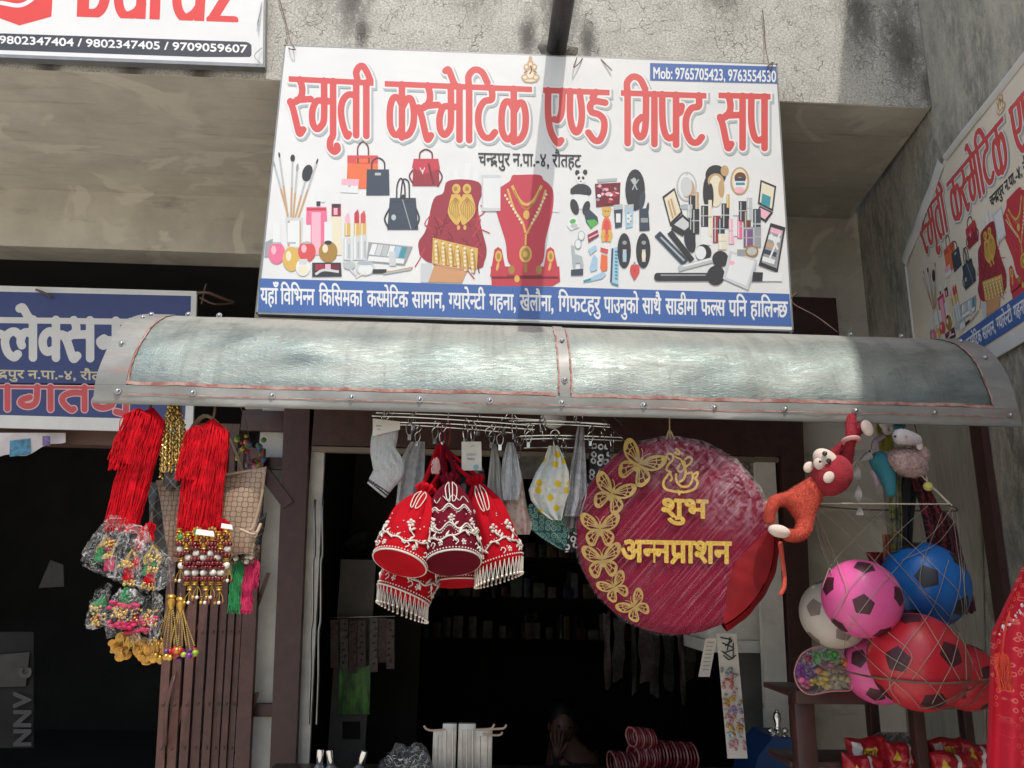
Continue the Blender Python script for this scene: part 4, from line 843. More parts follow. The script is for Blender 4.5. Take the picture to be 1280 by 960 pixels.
# --- courier sign fixed to the parapet
DY = 2.94
def dfn(x, y, k=0):
    p = P(x, y, DY); return V(p.x, DY - .001 - k * .0003, p.z)
ds = thing('parapet_sign', P(160, 75, DY), 'white and red signboard with a phone number strip fixed to the parapet', 'signboard')
mb = MB().slab4([dfn(*a) for a in ((-420, 52), (328.5, 80), (332, -160), (-420, -190))], V(0, .03, 0)); mb.build('sign_face', M_VINYL, ds, smooth=False)
mb = MB(); mb.slab4([dfn(-420, 56), dfn(328.5, 84), dfn(328.5, 80.2), dfn(-420, 52.2)], V(0, .035, 0)); mb.slab4([dfn(328.8, 84), dfn(331, 84), dfn(334, -160), dfn(332.2, -160)], V(0, .035, 0)); mb.build('sign_frame', M_FRAME, ds, smooth=False)
mb = MB()
k1 = Ink(-60, -10, 330, 90, .5)
for st in ([(-60, 50.2), (306, 63)],): k1.stroke(st, 21, 8)
k1.mesh(mb, lambda x, y: dfn(x, y, 1), 0, 1)
text(mb, '9802347404 / 9802347405 / 9709059607', -1, 44.8, 309, 56.5, 9.6, .3, lambda x, y: dfn(x, y, 2), 2, .4, body=.7)
# heavy lettering of the name, its lower half in view
sc_ = 1 / 3.765
def dz(pts): return [(a * sc_, b * sc_) for a, b in pts]
k1 = Ink(80, -80, 310, 40, .5)
for st, wd in (([(398, -170), (390, 76)], 15), ([(398, -160), (460, -150), (496, -60), (488, 20), (455, 62), (398, 66)], 12.5), ([(660, -110), (600, -120), (560, -60), (562, 30), (590, 75), (640, 60), (668, 20)], 11.5), ([(670, -120), (662, 92)], 12.5), ([(728, 90), (736, -120)], 13), ([(736, -60), (770, -110), (810, -116)], 12), ([(940, -100), (870, -105), (835, -40), (838, 40), (868, 85), (910, 70), (938, 35)], 11.5), ([(950, -110), (938, 96)], 12.5), ([(985, -80), (1110, -78)], 11), ([(1100, -70), (1005, 82)], 12), ([(990, 92), (1104, 96)], 10)):
    st = dz(st); k1.stroke(bz2(st) if len(st) > 2 else st, wd, wd)
k1.D = np.maximum(k1.D, (k1.ys[:, None] - (.035 * k1.xs[None, :] + 17.7)))
k1.mesh(mb, lambda x, y: dfn(x, y, 2), 0, 0)
hx = [(-14, 18), (24.5, 32), (64.5, 21), (68, -40), (26, -66), (-16, -44)]
mb.add([dfn(x, y, 2) for x, y in hx], [tuple(range(6))], 0)
k1 = Ink(-14, -50, 60, 20, .5); k1.stroke(bz2([(2, 4), (26, 7), (44, -4), (50, -16)]), 5, 4); k1.mesh(mb, lambda x, y: dfn(x, y, 3), 0, 3)
mb.build('printed_lettering', [mat('brand_red', (.66, .06, .05), .42, var=.03), mat('brand_grey', (.05, .05, .06), .45), mat('brand_white', (.8, .8, .8), .4), mat('brand_white', (.8, .8, .8))], ds, smooth=False)
MB().tube(bez([P(327, 3, 2.93), P(325, 15, 2.9), P(323, 25, 2.93), P(322, 31, 2.93)], 8), .003, 5).build('tie_wire', M_STEEL, ds); MB().tube(bez([P(327, 60, 2.93), P(318, 70, 2.9), P(328, 82, 2.93)], 8), .0022, 5).build('tie_wire', M_STEEL, ds)
# torn poster under the neighbour sign
mb = MB(); TY = 3.97
mb.grid(lambda u, v: P(-30 + 112 * u, 541 + (33 - 24 * u * u + 3 * math.sin(u * 14)) * v, TY - .02 * math.sin(u * 5 + v)), 24, 6, 0, V(0, .002, 0))
o = mb.build('torn_poster', mat('poster_paper', (.55, .5, .5), .7, var=.15, vs=10), label='torn white poster scrap with a small blue picture under the blue cloth sign', cat='poster')
mb = MB().grid(lambda u, v: P(12 + 26 * u, 551 + 20 * v - 3 * u, TY - .02 * math.sin((42 + 26 * u) / 112 * 5 + .3 + v * .6) - .004), 8, 6); mb.build('printed_picture', mat('poster_blue', (.06, .2, .32), .6, var=.6, vs=40), o)
mb = MB().grid(lambda u, v: P(53 + 10 * u, 545 + 12 * v, TY - .03), 2, 2); mb.build('printed_mark', mat('poster_violet', (.14, .1, .22), .6, var=.6, vs=60), o)
# ================================================================== GOODS HANGING UNDER THE AWNING
M_RED = mat('red_cotton_thread', (.52, .004, .012), .8, spec=.15, var=.4, vs=30)
M_GOLD = mat('gold_tinsel', (.62, .43, .14), .28, .9, var=.3, vs=60)
M_GOLD2 = mat('gilt_plastic', (.55, .32, .06), .32, .6, var=.3, vs=40)
M_PEARL = mat('pearl_bead', (.75, .70, .6), .18, .1, var=.06, coat=.6)
M_GARNET = mat('garnet_bead', (.13, .004, .007), .15, 0, var=.4, vs=90, coat=.3)
M_GREENP = mat('green_floss', (.015, .2, .06), .7, var=.3, vs=50)
M_MAG = mat('magenta_floss', (.5, .015, .09), .7, var=.25, vs=50)
M_TWINE = mat('brown_twine', (.16, .1, .07), .85, var=.3, vs=60)
M_CLEAR = film('clear_pouch_film', (.85, .86, .85), .95, .08, 1.0, 30)
M_WHITEB = mat('white_plastic', (.74, .73, .7), .4, var=.05)

def hank(mb, top, spread, length, n, Y, r=.0016, m=0, seed=1, taper=1.0, lean=0.0, ends=.1, depth=.5, loop=True):
    """strands falling from a point: top (px), spread and length in px"""
    q = rr(seed); s = S(top[0], top[1], Y); T = P(top[0], top[1], Y)
    for i in range(n):
        a = q.uniform(-1, 1); b = q.uniform(-1, 1); b *= math.sqrt(max(0, 1 - a * a * .8)); L = length * s * (1 - ends * abs(q.gauss(0, 1)))
        w_ = spread * s; ph = q.uniform(0, 6.28)
        pts = []
        for k in range(9):
            t = k / 8; f = (1 - (1 - min(1, t * 5.5)) ** 2) * (1 + (taper - 1) * t)
            pts.append(T + V(a * w_ * f + lean * s * length * t + math.sin(t * 9 + ph) * .0034 + math.sin(t * 23 + ph * 2) * .0012, b * w_ * depth * f + math.cos(t * 7 + ph) * .002, -L * t + .018 * (1 - (2 * min(.5, t * 2.5) - 1) ** 2) * (1 - abs(a)) * (1 if t < .2 else 0)))
        mb.tube(pts, r * q.uniform(.8, 1.25), 5, m)
def core(mb, top, spread, length, Y, m=0, taper=1.0, lean=0.0):
    s = S(top[0], top[1], Y); T = P(top[0], top[1] + 4, Y); w_ = spread * s * .8
    mb.lathe(T, T + V(lean * s * length, 0, -length * s * .86), [(0, .2 * w_), (.05, .6 * w_), (.15, w_ * .95), (.5, w_ * (1 + (taper - 1) * .5)), (1, w_ * taper * .7)], 20, m, lambda u, th: 1 + .1 * math.sin(9 * th + 3 * u), (1, .5))
def hookup(name, a, b, Y, parent, r=.0022, m=None):
    pa = P(*a, Y); pb = P(*b, Y); MB().tube(bez([pb, pb.lerp(pa, .6) + V(.004, 0, 0), pa + V(0, .0, .01)], 8), r, 6).build(name, m or M_TWINE, parent)

# --- two hanks of red hair tassel
TY = 2.385
t = thing('hair_tassel', P(180, 830, TY), 'bunch of red thread hair tassels hung above clear pouches of bangles', 'hair tassel', 'red thread tassels')
mb = MB(); core(mb, (188, 512), 21, 150, TY, lean=-.11, taper=.8); hank(mb, (190, 510), 22, 158, 340, TY, seed=2, lean=-.11, taper=.85, r=.0011); mb.build('thread_hank', M_RED, t)
mb = MB(); core(mb, (172, 514), 13, 74, TY - .02, lean=-.06); hank(mb, (174, 511), 17, 80, 130, TY - .02, seed=4, lean=-.14, r=.0011); mb.build('thread_hank', M_RED, t)
mb = MB(); 
for x, y, l_ in ((165, 640, 26), (188, 655, 24), (178, 660, 30)): hank(mb, (x, y), 7, l_, 26, TY - .01, seed=x, taper=.7)
mb.build('thread_end', M_RED, t)
hookup('tie_cord', (187, 503), (186, 515), TY + .01, t, .004)
t = thing('hair_tassel', P(258, 770, TY), 'bunch of red thread hair tassels ending in pearl and garnet bead drops', 'hair tassel', 'red thread tassels')
mb = MB(); core(mb, (264, 526), 22, 150, TY, lean=-.02); hank(mb, (266, 524), 23, 152, 360, TY, seed=8, lean=-.02, taper=1.08, r=.0011); mb.build('thread_hank', M_RED, t)
mb = MB(); core(mb, (246, 540), 11, 66, TY - .02); hank(mb, (248, 532), 13, 72, 100, TY - .02, seed=9, lean=-.1, r=.0011); mb.build('thread_hank', M_RED, t)
mb = MB()
for x, y, l_ in ((238, 648, 36), (258, 655, 40), (279, 650, 36)): hank(mb, (x, y), 9, l_, 40, TY - .012, seed=x, taper=.8)
mb.build('thread_end', M_RED, t)
q = rr(21)
for i, x in enumerate((226, 236, 246, 256, 265, 274, 284)):
    mb = MB(); y = 660 + (i % 2) * 4; yy = TY - .025 - .02 * math.cos((x - 256) / 20)
    seq = 'gGgrPrrPrggl' if i % 2 else 'GgrrPrrrPrgl'
    if i in (0, 6): seq = 'gGrPrgPl'
    for c in seq:
        p = P(x + q.uniform(-2, 2), y, yy); s = S(x, y, yy)
        if c == 'P': mb.ball(p + V(0, 0, -3.6 * s), 4.7 * s, 2, 12, 8); y += 8.6
        elif c == 'r':
            for k in range(5): mb.ball(p + V(4 * s * math.cos(k * 1.256), 4 * s * math.sin(k * 1.256) - .002, -2.6 * s), 2.9 * s, 1, 8, 5)
            y += 5.2
        elif c == 'g': mb.lathe(p, p - V(0, 0, 6 * s), [(0, 2 * s), (.2, 4.4 * s), (.5, 3 * s), (.8, 4.4 * s), (1, 2 * s)], 12, 0); y += 6.5
        elif c == 'G':
            for k in range(8): mb.ball(p + V(5 * s * math.cos(k * .785), -.004, -5 * s + 5 * s * math.sin(k * .785)), 2 * s, 0, 6, 4)
            mb.ball(p + V(0, -.006, -5 * s), 3.4 * s, 3 if i in (2, 0) else 1, 10, 6, (1, .6, 1)); y += 11
        else:
            for k in range(3): mb.tube([p, p + V((k - 1) * 4 * s, 0, -7 * s), p + V((k - 1) * 5 * s, 0, -12 * s)], .0012, 5, 0); mb.ball(p + V((k - 1) * 5 * s, 0, -14 * s), 2.3 * s, (0, 2, 1)[k], 8, 5)
            y += 14
    mb.build('bead_drop', [M_GOLD2, M_GARNET, M_PEARL, mat('green_gem', (.01, .25, .05), .1, coat=.8)], t)
mb = MB().slab4([P(244, 668, TY - .06), P(268, 671, TY - .06), P(267, 664, TY - .06), P(246, 661, TY - .06)], V(0, .001, 0)).slab4([P(276, 660, TY - .05), P(291, 662, TY - .05), P(290, 656, TY - .05), P(277, 654, TY - .05)], V(0, .001, 0)); mb.build('paper_label', M_WHITEB, t)
hookup('tie_cord', (268, 503), (265, 530), TY + .01, t, .004)
# --- gold braided cords
t = thing('gold_cord_bundle', P(217, 600, 2.42), 'bundle of glittering gold twisted cords between the two red tassels', 'cord bundle')
q = rr(5); mb = MB()
for i in range(26):
    a = q.uniform(-1, 1); b = q.uniform(-1, 1); y0 = 505; n_ = int(q.uniform(20, 25)); ph = q.uniform(0, 6)
    for k in range(n_):
        tt = k / 24; f = min(1, .45 + tt * 1.6); p = P(218 + a * 15 * f - 3 * tt, y0 + tt * 95 + q.uniform(-1, 1), 2.42 + b * .03 * f)
        d = V(math.sin(k * 2.2 + ph), math.cos(k * 2.2 + ph) * .5, -1.4).normalized(); M = d.to_track_quat('Z', 'Y').to_matrix()
        mb.ball(p, .0078, 0, 6, 4, (.42, .42, 1), M)
mb.build('braided_cord', M_GOLD, t)
p = P(218, 506, 2.42); MB().torus(p, (0, 0, 1), .018, .006, 16, 6).build('binding', mat('black_band', (.02, .02, .02), .5), t)
hookup('tie_cord', (217, 500), (217, 508), 2.42, t, .004)
# --- patterned handbags
g = N('coated_canvas_tan', rough=.45)
mp = g.n.new('ShaderNodeUVMap'); vo = g.voro(1, 'F1', g.mapv((1, 1, 1), mp.outputs[0]), rand=0.0)
ring = g.math('MULTIPLY', g.mr(vo, .37, .41), g.mr(vo, .46, .5, 1, 0))
b_ = g.mix(g.mr(g.noise(6), .35, .65), (.30, .205, .14), (.42, .30, .21)); g.col(g.mix(ring, b_, (.09, .05, .032))); M_CANV = g.m
g = N('coated_canvas_dark', rough=.35)
mp = g.n.new('ShaderNodeUVMap'); v_ = g.voro(1, 'DISTANCE_TO_EDGE', g.mapv((1, 1, 1), mp.outputs[0]), rand=0.0)
g.col(g.mix(g.mr(v_, .03, .07), (.15, .14, .125), (.03, .028, .027))); g.bump(g.noise(25, 3, .6, dist=1), .5, .01); M_CANVD = g.m
def uvgrid(o, su, sv, rot=0):
    me = o.data; uv = me.uv_layers.new(name='UVMap'); ca, sa = math.cos(R_(rot)), math.sin(R_(rot))
    for l in me.loops:
        c = me.vertices[l.vertex_index].co; u, v = c.x * su, c.z * sv; uv.data[l.index].uv = (u * ca - v * sa, u * sa + v * ca)
HY = 2.475
def bagbody(quad, Y, d, bulge=.03, n=16):
    tl, tr, br, bl = [P(*q, Y) for q in quad]
    def f(u, v, sgn): 
        p = tl.lerp(tr, u).lerp(bl.lerp(br, u), v); k = math.sin(math.pi * u) ** .6 * math.sin(math.pi * (.15 + .85 * v)) ** .5
        return p + V(0, sgn * (d * (.35 + .65 * v) * k + .006) + .006 * math.sin(u * 11 + v * 7), .003 * math.sin(u * 17))
    mb = MB(); mb.grid(lambda u, v: f(u, v, -1), n, n); mb.grid(lambda u, v: f(1 - u, v, 1), n, n)
    return mb
t = thing('handbag', P(270, 700, HY), 'tan handbag with brown ring pattern hung behind the red tassels', 'handbag', 'patterned handbags')
o = bagbody(((196, 603), (333, 586), (318, 692), (214, 704)), HY, .035).build('bag_body', M_CANV, t); uvgrid(o, 46, 46, 45)
mb = MB().tube([P(196, 602, HY), P(232, 599, HY - .018), P(290, 592, HY - .018), P(333, 585, HY)], .0045, 6).tube(bez([P(331, 590, HY - .01), P(327, 620, HY - .02), P(318, 655, HY - .03), P(312, 664, HY - .05)], 10), .004, 6); mb.build('piping', mat('tan_leather', (.34, .25, .17), .5), t)
mb = MB().tube(bez([P(300, 662, HY - .06), P(318, 668, HY - .06), P(326, 655, HY - .03)], 8), .005, 6).torus(P(318, 668, HY - .06), (0, 1, 0), .008, .002, 12, 5); mb.build('strap_end', mat('tan_leather', (.34, .25, .17), .5), t)
mb = MB().tube(bez([P(225, 600, HY + .02), P(228, 560, HY + .02), P(255, 520, HY + .02), P(285, 545, HY + .02), P(305, 592, HY + .02)], 24), .008, 8, flat=.5); mb.build('bag_handle', mat('tan_leather', (.34, .25, .17), .5), t)
t = thing('handbag', P(212, 690, HY + .05), 'black handbag with pale lattice print squeezed behind the tan one', 'handbag', 'patterned handbags')
o = bagbody(((184, 604), (222, 600), (250, 700), (192, 690)), HY + .06, .02).build('bag_body', M_CANVD, t); uvgrid(o, 30, 30, 45)
o = bagbody(((205, 584), (234, 582), (236, 612), (206, 612)), HY - .05, .02).build('bag_flap', M_CANVD, t); uvgrid(o, 34, 34, 45)
t = thing('handbag', P(300, 720, HY + .08), 'dark crinkled handbag hanging lowest behind the tan patterned one', 'handbag', 'patterned handbags')
o = bagbody(((250, 668), (334, 640), (322, 690), (270, 716)), HY + .06, .04).build('bag_body', M_CANVD, t); uvgrid(o, 30, 30, 45)
o = bagbody(((268, 702), (326, 680), (318, 704), (280, 722)), HY + .06, .03).build('bag_base', M_CANV, t); uvgrid(o, 34, 34, 45)
# --- floss tassels at the back
for nm, c, m, x, y, l_ in (('emerald green', 'g', M_GREENP, 299, 702, 64), ('magenta', 'm', M_MAG, 312, 706, 60), ('short crimson', 'c', M_MAG, 318, 700, 36)):
    t = thing('floss_tassel', P(x, y + l_, 2.5), nm + ' floss tassel hanging under the dark handbag beside the white pier', 'tassel', 'coloured floss tassels')
    mb = MB(); core(mb, (x, y), 7, l_, 2.5 if c != 'c' else 2.53); hank(mb, (x, y), 7, l_, 60, 2.5 if c != 'c' else 2.53, seed=x); mb.build('floss', m, t)
    p = P(x - 4, y - 4, 2.5); mb = MB().ball(p, .009, 0, 10, 6); 
    for k in range(3): mb.ball(p + V(0, 0, .014 * (k + 1)), .007, 0, 8, 5)
    mb.build('white_beads', M_PEARL, t)
    mb = MB().tube([p + V(0, 0, .05), P(x - 6, y - 40, 2.53), P(x - 6, 560, 2.56)], .0015, 5); mb.build('cord', M_TWINE, t)
# --- clear pouches of bangles and hair drops
def pouch(poly, Y, seed, label, inside):
    q = rr(seed); cx = sum(p[0] for p in poly) / len(poly); cy = sum(p[1] for p in poly) / len(poly)
    t = thing('clear_pouch', P(cx, max(p[1] for p in poly), Y), label, 'plastic pouch', 'clear pouches of hair drops')
    n = 48; m = 9
    ring = [P(a, b, Y) for a, b in poly]; ring = bez(ring + [ring[0]], n - 1); c = P(cx, cy, Y)
    mb = MB()
    for sgn in (-1, 1):
        vs = [c + V(0, sgn * .03, 0)]
        for j in range(1, m + 1):
            f = j / m
            for i in range(n):
                p = c.lerp(ring[i], f); vs.append(p + V(q.uniform(-1, 1) * .003, sgn * .03 * (1 - f * f) + q.uniform(-1, 1) * (.010 if j < m else .004), q.uniform(-1, 1) * .003))
        fs = [(0, 1 + i, 1 + (i + 1) % n) for i in range(n)] + [(1 + j * n + i, 1 + (j + 1) * n + i, 1 + (j + 1) * n + (i + 1) % n, 1 + j * n + (i + 1) % n) for j in range(m - 1) for i in range(n)]
        mb.add(vs, fs)
    o = mb.build('film', M_CLEAR, t, ang=25)
    xs_ = [p[0] for p in poly]; ys_ = [p[1] for p in poly]
    inside = list(inside) + [('beads', cx + q.uniform(-6, 6), cy + q.uniform(-4, 16), 8), ('beads', cx + q.uniform(-6, 6), cy + q.uniform(0, 14), 6)] + [(q.choice('rmg'), cx + q.uniform(-9, 9), cy + q.uniform(-14, 8), 5)]
    for kind, x, y, r_ in inside:
        s = S(x, y, Y); p = P(x, y, Y); mb = MB()
        if kind == 'drop':
            for k in range(3):
                w_ = (1, .78, .55)[k] * r_ * s
                mb.tube(bez([p + V(0, -.004 * k, r_ * 1.5 * s), p + V(-w_ * .55, 0, .7 * r_ * s), p + V(-w_, 0, -.1 * r_ * s), p + V(-w_ * .6, 0, -.85 * r_ * s), p + V(0, 0, -1.05 * r_ * s), p + V(w_ * .6, 0, -.85 * r_ * s), p + V(w_, 0, -.1 * r_ * s), p + V(w_ * .55, 0, .7 * r_ * s), p + V(0, -.004 * k, r_ * 1.5 * s)], 28), .003 - .0005 * k, 6)
            mb.build('gilt_drop', M_GOLD, t)
        elif kind in 'rgm':
            hank(mb, (x, y), r_ * .55, r_ * 2, 40, Y, seed=int(x), taper=1.2, r=.0018); mb.build('thread_tuft', {'r': M_RED, 'g': M_GREENP, 'm': M_MAG}[kind], t)
        elif kind == 'beads':
            for k in range(22): mb.ball(p + V(q.uniform(-1, 1) * r_ * s, q.uniform(-.012, .0), q.uniform(-.5, .5) * r_ * s), q.uniform(.003, .005), 0, 7, 5)
            mb.build('gilt_beads', M_GOLD, t)
        elif kind == 'band':
            for k in range(16): mb.ball(p + V((k / 15 - .5) * 2 * r_ * s, q.uniform(-.012, .0), q.uniform(-.25, .25) * r_ * s), .0075, 0, 7, 5, (1.2, 1, .7))
            mb.build('floss_band', M_MAG, t)
    return t
PY_ = 2.37
pouch([(140, 642), (160, 650), (158, 690), (150, 725), (128, 718), (103, 706), (108, 680), (128, 655)], PY_, 1, 'clear pouch with a pale gilt teardrop, widest and highest beside the dark doorway', [('drop', 132, 686, 11), ('m', 138, 698, 8), ('g', 125, 690, 6)])
pouch([(160, 655), (178, 660), (178, 700), (170, 735), (150, 728), (148, 705), (160, 690)], PY_ - .03, 2, 'narrow clear pouch showing a gilt drop with a red tuft, between two wider pouches', [('drop', 165, 697, 7), ('r', 162, 710, 8), ('beads', 163, 728, 7)])
pouch([(182, 655), (193, 680), (216, 700), (214, 725), (195, 740), (172, 735), (172, 700), (178, 680)], PY_ - .05, 3, 'clear pouch with a bright gilt teardrop and green bead, just below the black handbag', [('drop', 191, 698, 11), ('r', 188, 714, 9), ('g', 183, 711, 4), ('beads', 186, 733, 8)])
pouch([(122, 735), (138, 730), (132, 760), (130, 783), (108, 784), (112, 758)], PY_ + .02, 4, 'small clear pouch with a green tuft, hanging lowest on the doorway side', [('g', 121, 754, 7), ('r', 122, 768, 7), ('beads', 121, 778, 5)])
pouch([(150, 735), (176, 740), (178, 765), (162, 780), (136, 798), (131, 778), (134, 755)], PY_ - .04, 5, 'clear pouch with green floss over pink and gilt bands', [('g', 158, 738, 9), ('band', 156, 757, 17), ('beads', 156, 768, 17), ('band', 153, 780, 16)])
pouch([(180, 745), (200, 742), (204, 765), (200, 795), (185, 805), (160, 800), (165, 780), (178, 765)], PY_ - .02, 6, 'clear pouch of pink and gilt beads resting on the golden bell clusters', [('band', 182, 775, 14), ('beads', 186, 768, 12), ('band', 172, 788, 14)])
# --- golden clusters and bell drops
def rosette(mb, p, R, n, q, m=0):
    for i in range(n):
        a = q.uniform(0, 6.28); f = math.sqrt(q.random()); c = p + V(R * f * math.cos(a), q.uniform(-.012, .012), R * .62 * f * math.sin(a))
        M = V(q.uniform(-1, 1), -1, q.uniform(-1, 1)).normalized().to_track_quat('Z', 'Y').to_matrix()
        w_ = q.uniform(.011, .016)
        mb.ball(c, w_, m, 10, 5, (1, 1, .3), M, lambda d: 1 + .16 * math.sin(5 * math.atan2(d.y, d.x)))
q = rr(11)
for (x, y, R, lab) in ((160, 808, .046, 'large crinkled golden flower cluster under the pouches, doorway side'), (187, 815, .042, 'crinkled golden flower cluster with pale loops, between the largest cluster and the bell drops')):
    t = thing('gilt_cluster', P(x, y + 15, PY_), lab, 'hair ornament', 'golden flower clusters')
    mb = MB(); rosette(mb, P(x, y, PY_), R, 46, q); mb.build('petals', mat('amber_petal', (.55, .28, .05), .3, .5, var=.45, vs=50), t)
    mb = MB()
    for i in range(7):
        p = P(x + q.uniform(-12, 14), y - 8 + q.uniform(-6, 4), PY_ - .02); mb.tube(bez([p, p + V(.004, -.008, .012), p + V(.01, -.008, .002), p + V(.012, -.004, -.02)], 8), .0018, 5)
    mb.build('loops', M_GOLD, t)
    mb = MB().tube([P(x, y - 10, PY_), P(x + 4, y - 60, PY_ + .03), P(190, 640, PY_ + .05)], .0014, 5); mb.build('cord', M_TWINE, t)
for (x0, y0, x1, y1, lab, cs) in ((214, 752, 208, 812, 'gilt chain drop ending in amber bells, beside the golden flower clusters', ('a', 'a', 'p', 'r')), (226, 755, 228, 808, 'gilt chain drop ending in red and green bells in front of the gate bars', ('r', 'g', 'p', 'r'))):
    t = thing('bell_drop', P(x1, y1 + 14, PY_ - .01), lab, 'hair ornament', 'gilt bell drops')
    mb = MB(); mb.ball(P(x0, y0 - 6, PY_), .014, 0, 10, 6, (1, 1, .6)); mb.lathe(P(x0, y0 - 4, PY_), P(x0, y0 + 10, PY_), [(0, .01), (.4, .013), (1, .006)], 12)
    mb.build('cap', M_GOLD2, t)
    mb = MB()
    for i in range(7):
        a = P(x0 + q.uniform(-2, 2), y0, PY_); b = P(x1 + (i - 3) * 5, y1 + q.uniform(-5, 4), PY_ + q.uniform(-.02, .02))
        for k in range(22): mb.ball(a.lerp(b, k / 21) + V(0, 0, 0), .0029, 0, 6, 4)
    mb.build('chain', M_GOLD, t)
    mb = MB()
    for i in range(16):
        c = cs[i % 4]; p = P(x1 + q.uniform(-17, 17), y1 + 6 + q.uniform(-6, 7), PY_ + q.uniform(-.02, .02)); mb.ball(p, q.uniform(.008, .012), {'a': 0, 'r': 1, 'g': 2, 'p': 3}[c], 9, 6, (1, 1, .9))
    mb.build('bells', [M_GOLD2, mat('red_bell', (.5, .03, .02), .3, var=.3), mat('lime_bell', (.3, .42, .03), .3, var=.3), mat('plum_bell', (.12, .02, .16), .3, var=.3)], t)
    mb = MB().tube([P(x0, y0 - 10, PY_), P(x0 - 4, 690, PY_ + .04), P(215, 600, PY_ + .06)], .0014, 5); mb.build('cord', M_TWINE, t)
# bright bead toys by the pier
t = thing('bead_keyring', P(312, 585, 2.7), 'cluster of small bright bead charms hanging behind the tan handbag', 'charm')
q = rr(31); cols = [mat('charm_' + n_, c, .35, var=.1) for n_, c in (('maroon', (.25, .02, .05)), ('yellow', (.5, .4, .03)), ('pink', (.6, .25, .3)), ('blue', (.05, .12, .25)), ('green', (.1, .22, .03)), ('red', (.45, .03, .03)))]
mb = MB()
for i in range(34): mb.ball(P(q.uniform(296, 330), q.uniform(545, 583), 2.7 + q.uniform(-.02, .02)), q.uniform(.006, .012), q.randrange(6), 8, 6)
mb.build('beads', cols, t); MB().tube([P(312, 550, 2.7), P(308, 530, 2.7), P(300, 505, 2.68)], .0015, 5).build('cord', M_TWINE, t)

# ================================================================== WIRE RACK AND ITS CLIPS
RKY = 2.52
t = thing('wire_rack', P(620, 545, RKY), 'long chrome wire hanging rack under the awning edge', 'rack')
wires = [((465, 520), (668, 532), 2.50, 2.56), ((470, 516), (760, 530), 2.56, 2.62), ((500, 528), (668, 537), 2.53, 2.58), ((636, 526), (762, 531), 2.60, 2.62), ((640, 530), (762, 534), 2.62, 2.64), ((650, 545), (778, 547), 2.54, 2.56), ((655, 549), (778, 551), 2.56, 2.58), ((470, 530), (640, 541), 2.60, 2.66), ((655, 560), (775, 562), 2.68, 2.7)]
for a, b, ya, yb in wires:
    pa, pb = P(*a, ya), P(*b, yb); mb = MB().tube(bez([pa, pa.lerp(pb, .3) + V(0, 0, .004), pa.lerp(pb, .7) + V(0, 0, .003), pb], 14), .0027, 6); mb.build('wire', M_STEEL, t)
for a, b, ya, yb in (((745, 516), (782, 552), 2.6, 2.56), ((760, 514), (778, 532), 2.62, 2.6)):
    MB().tube([P(*a, ya), P(*b, yb)], .0018, 5).build('stay_chain', M_STEEL, t)
for x in (480, 560, 640, 720): MB().tube([P(x, 528, 2.56), P(x + 2, 500, 2.54), P(x + 2, 480, 2.54)], .002, 5).build('hanger_wire', M_STEEL, t)
q = rr(17); first = None; 
def clip(px, py, Y, sc=1.0, ry=0.0):
    global first
    if first is None:
        c = thing('hook_clip', (0, 0, 0), 'small steel clip hooked on the wire rack', 'clip', 'steel clips on the wire rack')
        mb = MB().tube(bez([(0, 0, .034), (.010, 0, .026), (.006, 0, .016), (0, 0, .012), (-.004, 0, .02), (.0, 0, .028)], 14), .0013, 5); mb.build('hook', M_STEEL, c)
        mb = MB().tube(bez([(0, 0, .012), (-.008, .0, .004), (-.006, 0, -.012), (0, 0, -.018), (.006, 0, -.012), (.008, 0, .004), (0, 0, .012)], 18), .0014, 5).box((-.004, -.003, -.03), (.004, .003, -.016)); mb.build('jaw', M_STEEL, c)
        first = c; c.location = P(px, py, Y); c.scale = (sc * 1.25,) * 3; c.rotation_euler.z = ry; return c
    c = copy_tree(first, None, P(px, py, Y)); c.scale = (sc * 1.25,) * 3; c.rotation_euler.z = ry; return c
CL = [(478, 530, 2.5), (487, 527, 2.54), (512, 535, 2.52), (517, 524, 2.56), (522, 545, 2.56), (544, 540, 2.55), (553, 545, 2.52), (582, 540, 2.53), (591, 542, 2.52), (598, 532, 2.57), (615, 545, 2.55), (625, 548, 2.52), (630, 528, 2.6), (643, 535, 2.56), (661, 545, 2.54), (677, 528, 2.6), (680, 538, 2.58), (695, 552, 2.54), (705, 558, 2.56), (738, 545, 2.55), (753, 548, 2.55), (765, 552, 2.56), (648, 560, 2.6)]
for i, (x, y, Y) in enumerate(CL): clip(x, y, Y, q.uniform(.9, 1.15), q.uniform(-.9, .9))
for x, y, Y in ((694, 543, 2.54), (723, 523, 2.56), (612, 540, 2.57), (661, 541, 2.58), (649, 551, 2.6)):
    o = MB().torus(P(x, y, Y), (.3, 1, .1), .0155, .0014, 22, 5).build('key_ring', M_STEEL, label='thin steel ring threaded on the wire rack', cat='ring', group='steel rings on the wire rack')
# bulb
t = thing('bulb', P(692, 524, 2.95), 'white round light bulb glimpsed behind the wire rack', 'light bulb')
MB().ball(P(692, 520, 2.95), .05, 0, 20, 14).build('globe', mat('frosted_globe', (.62, .62, .6), .35, sub=.1), t); MB().lathe(P(692, 506, 2.95), P(692, 495, 2.95), [(0, .02), (1, .02)], 14).build('cap', M_WHITEB, t)

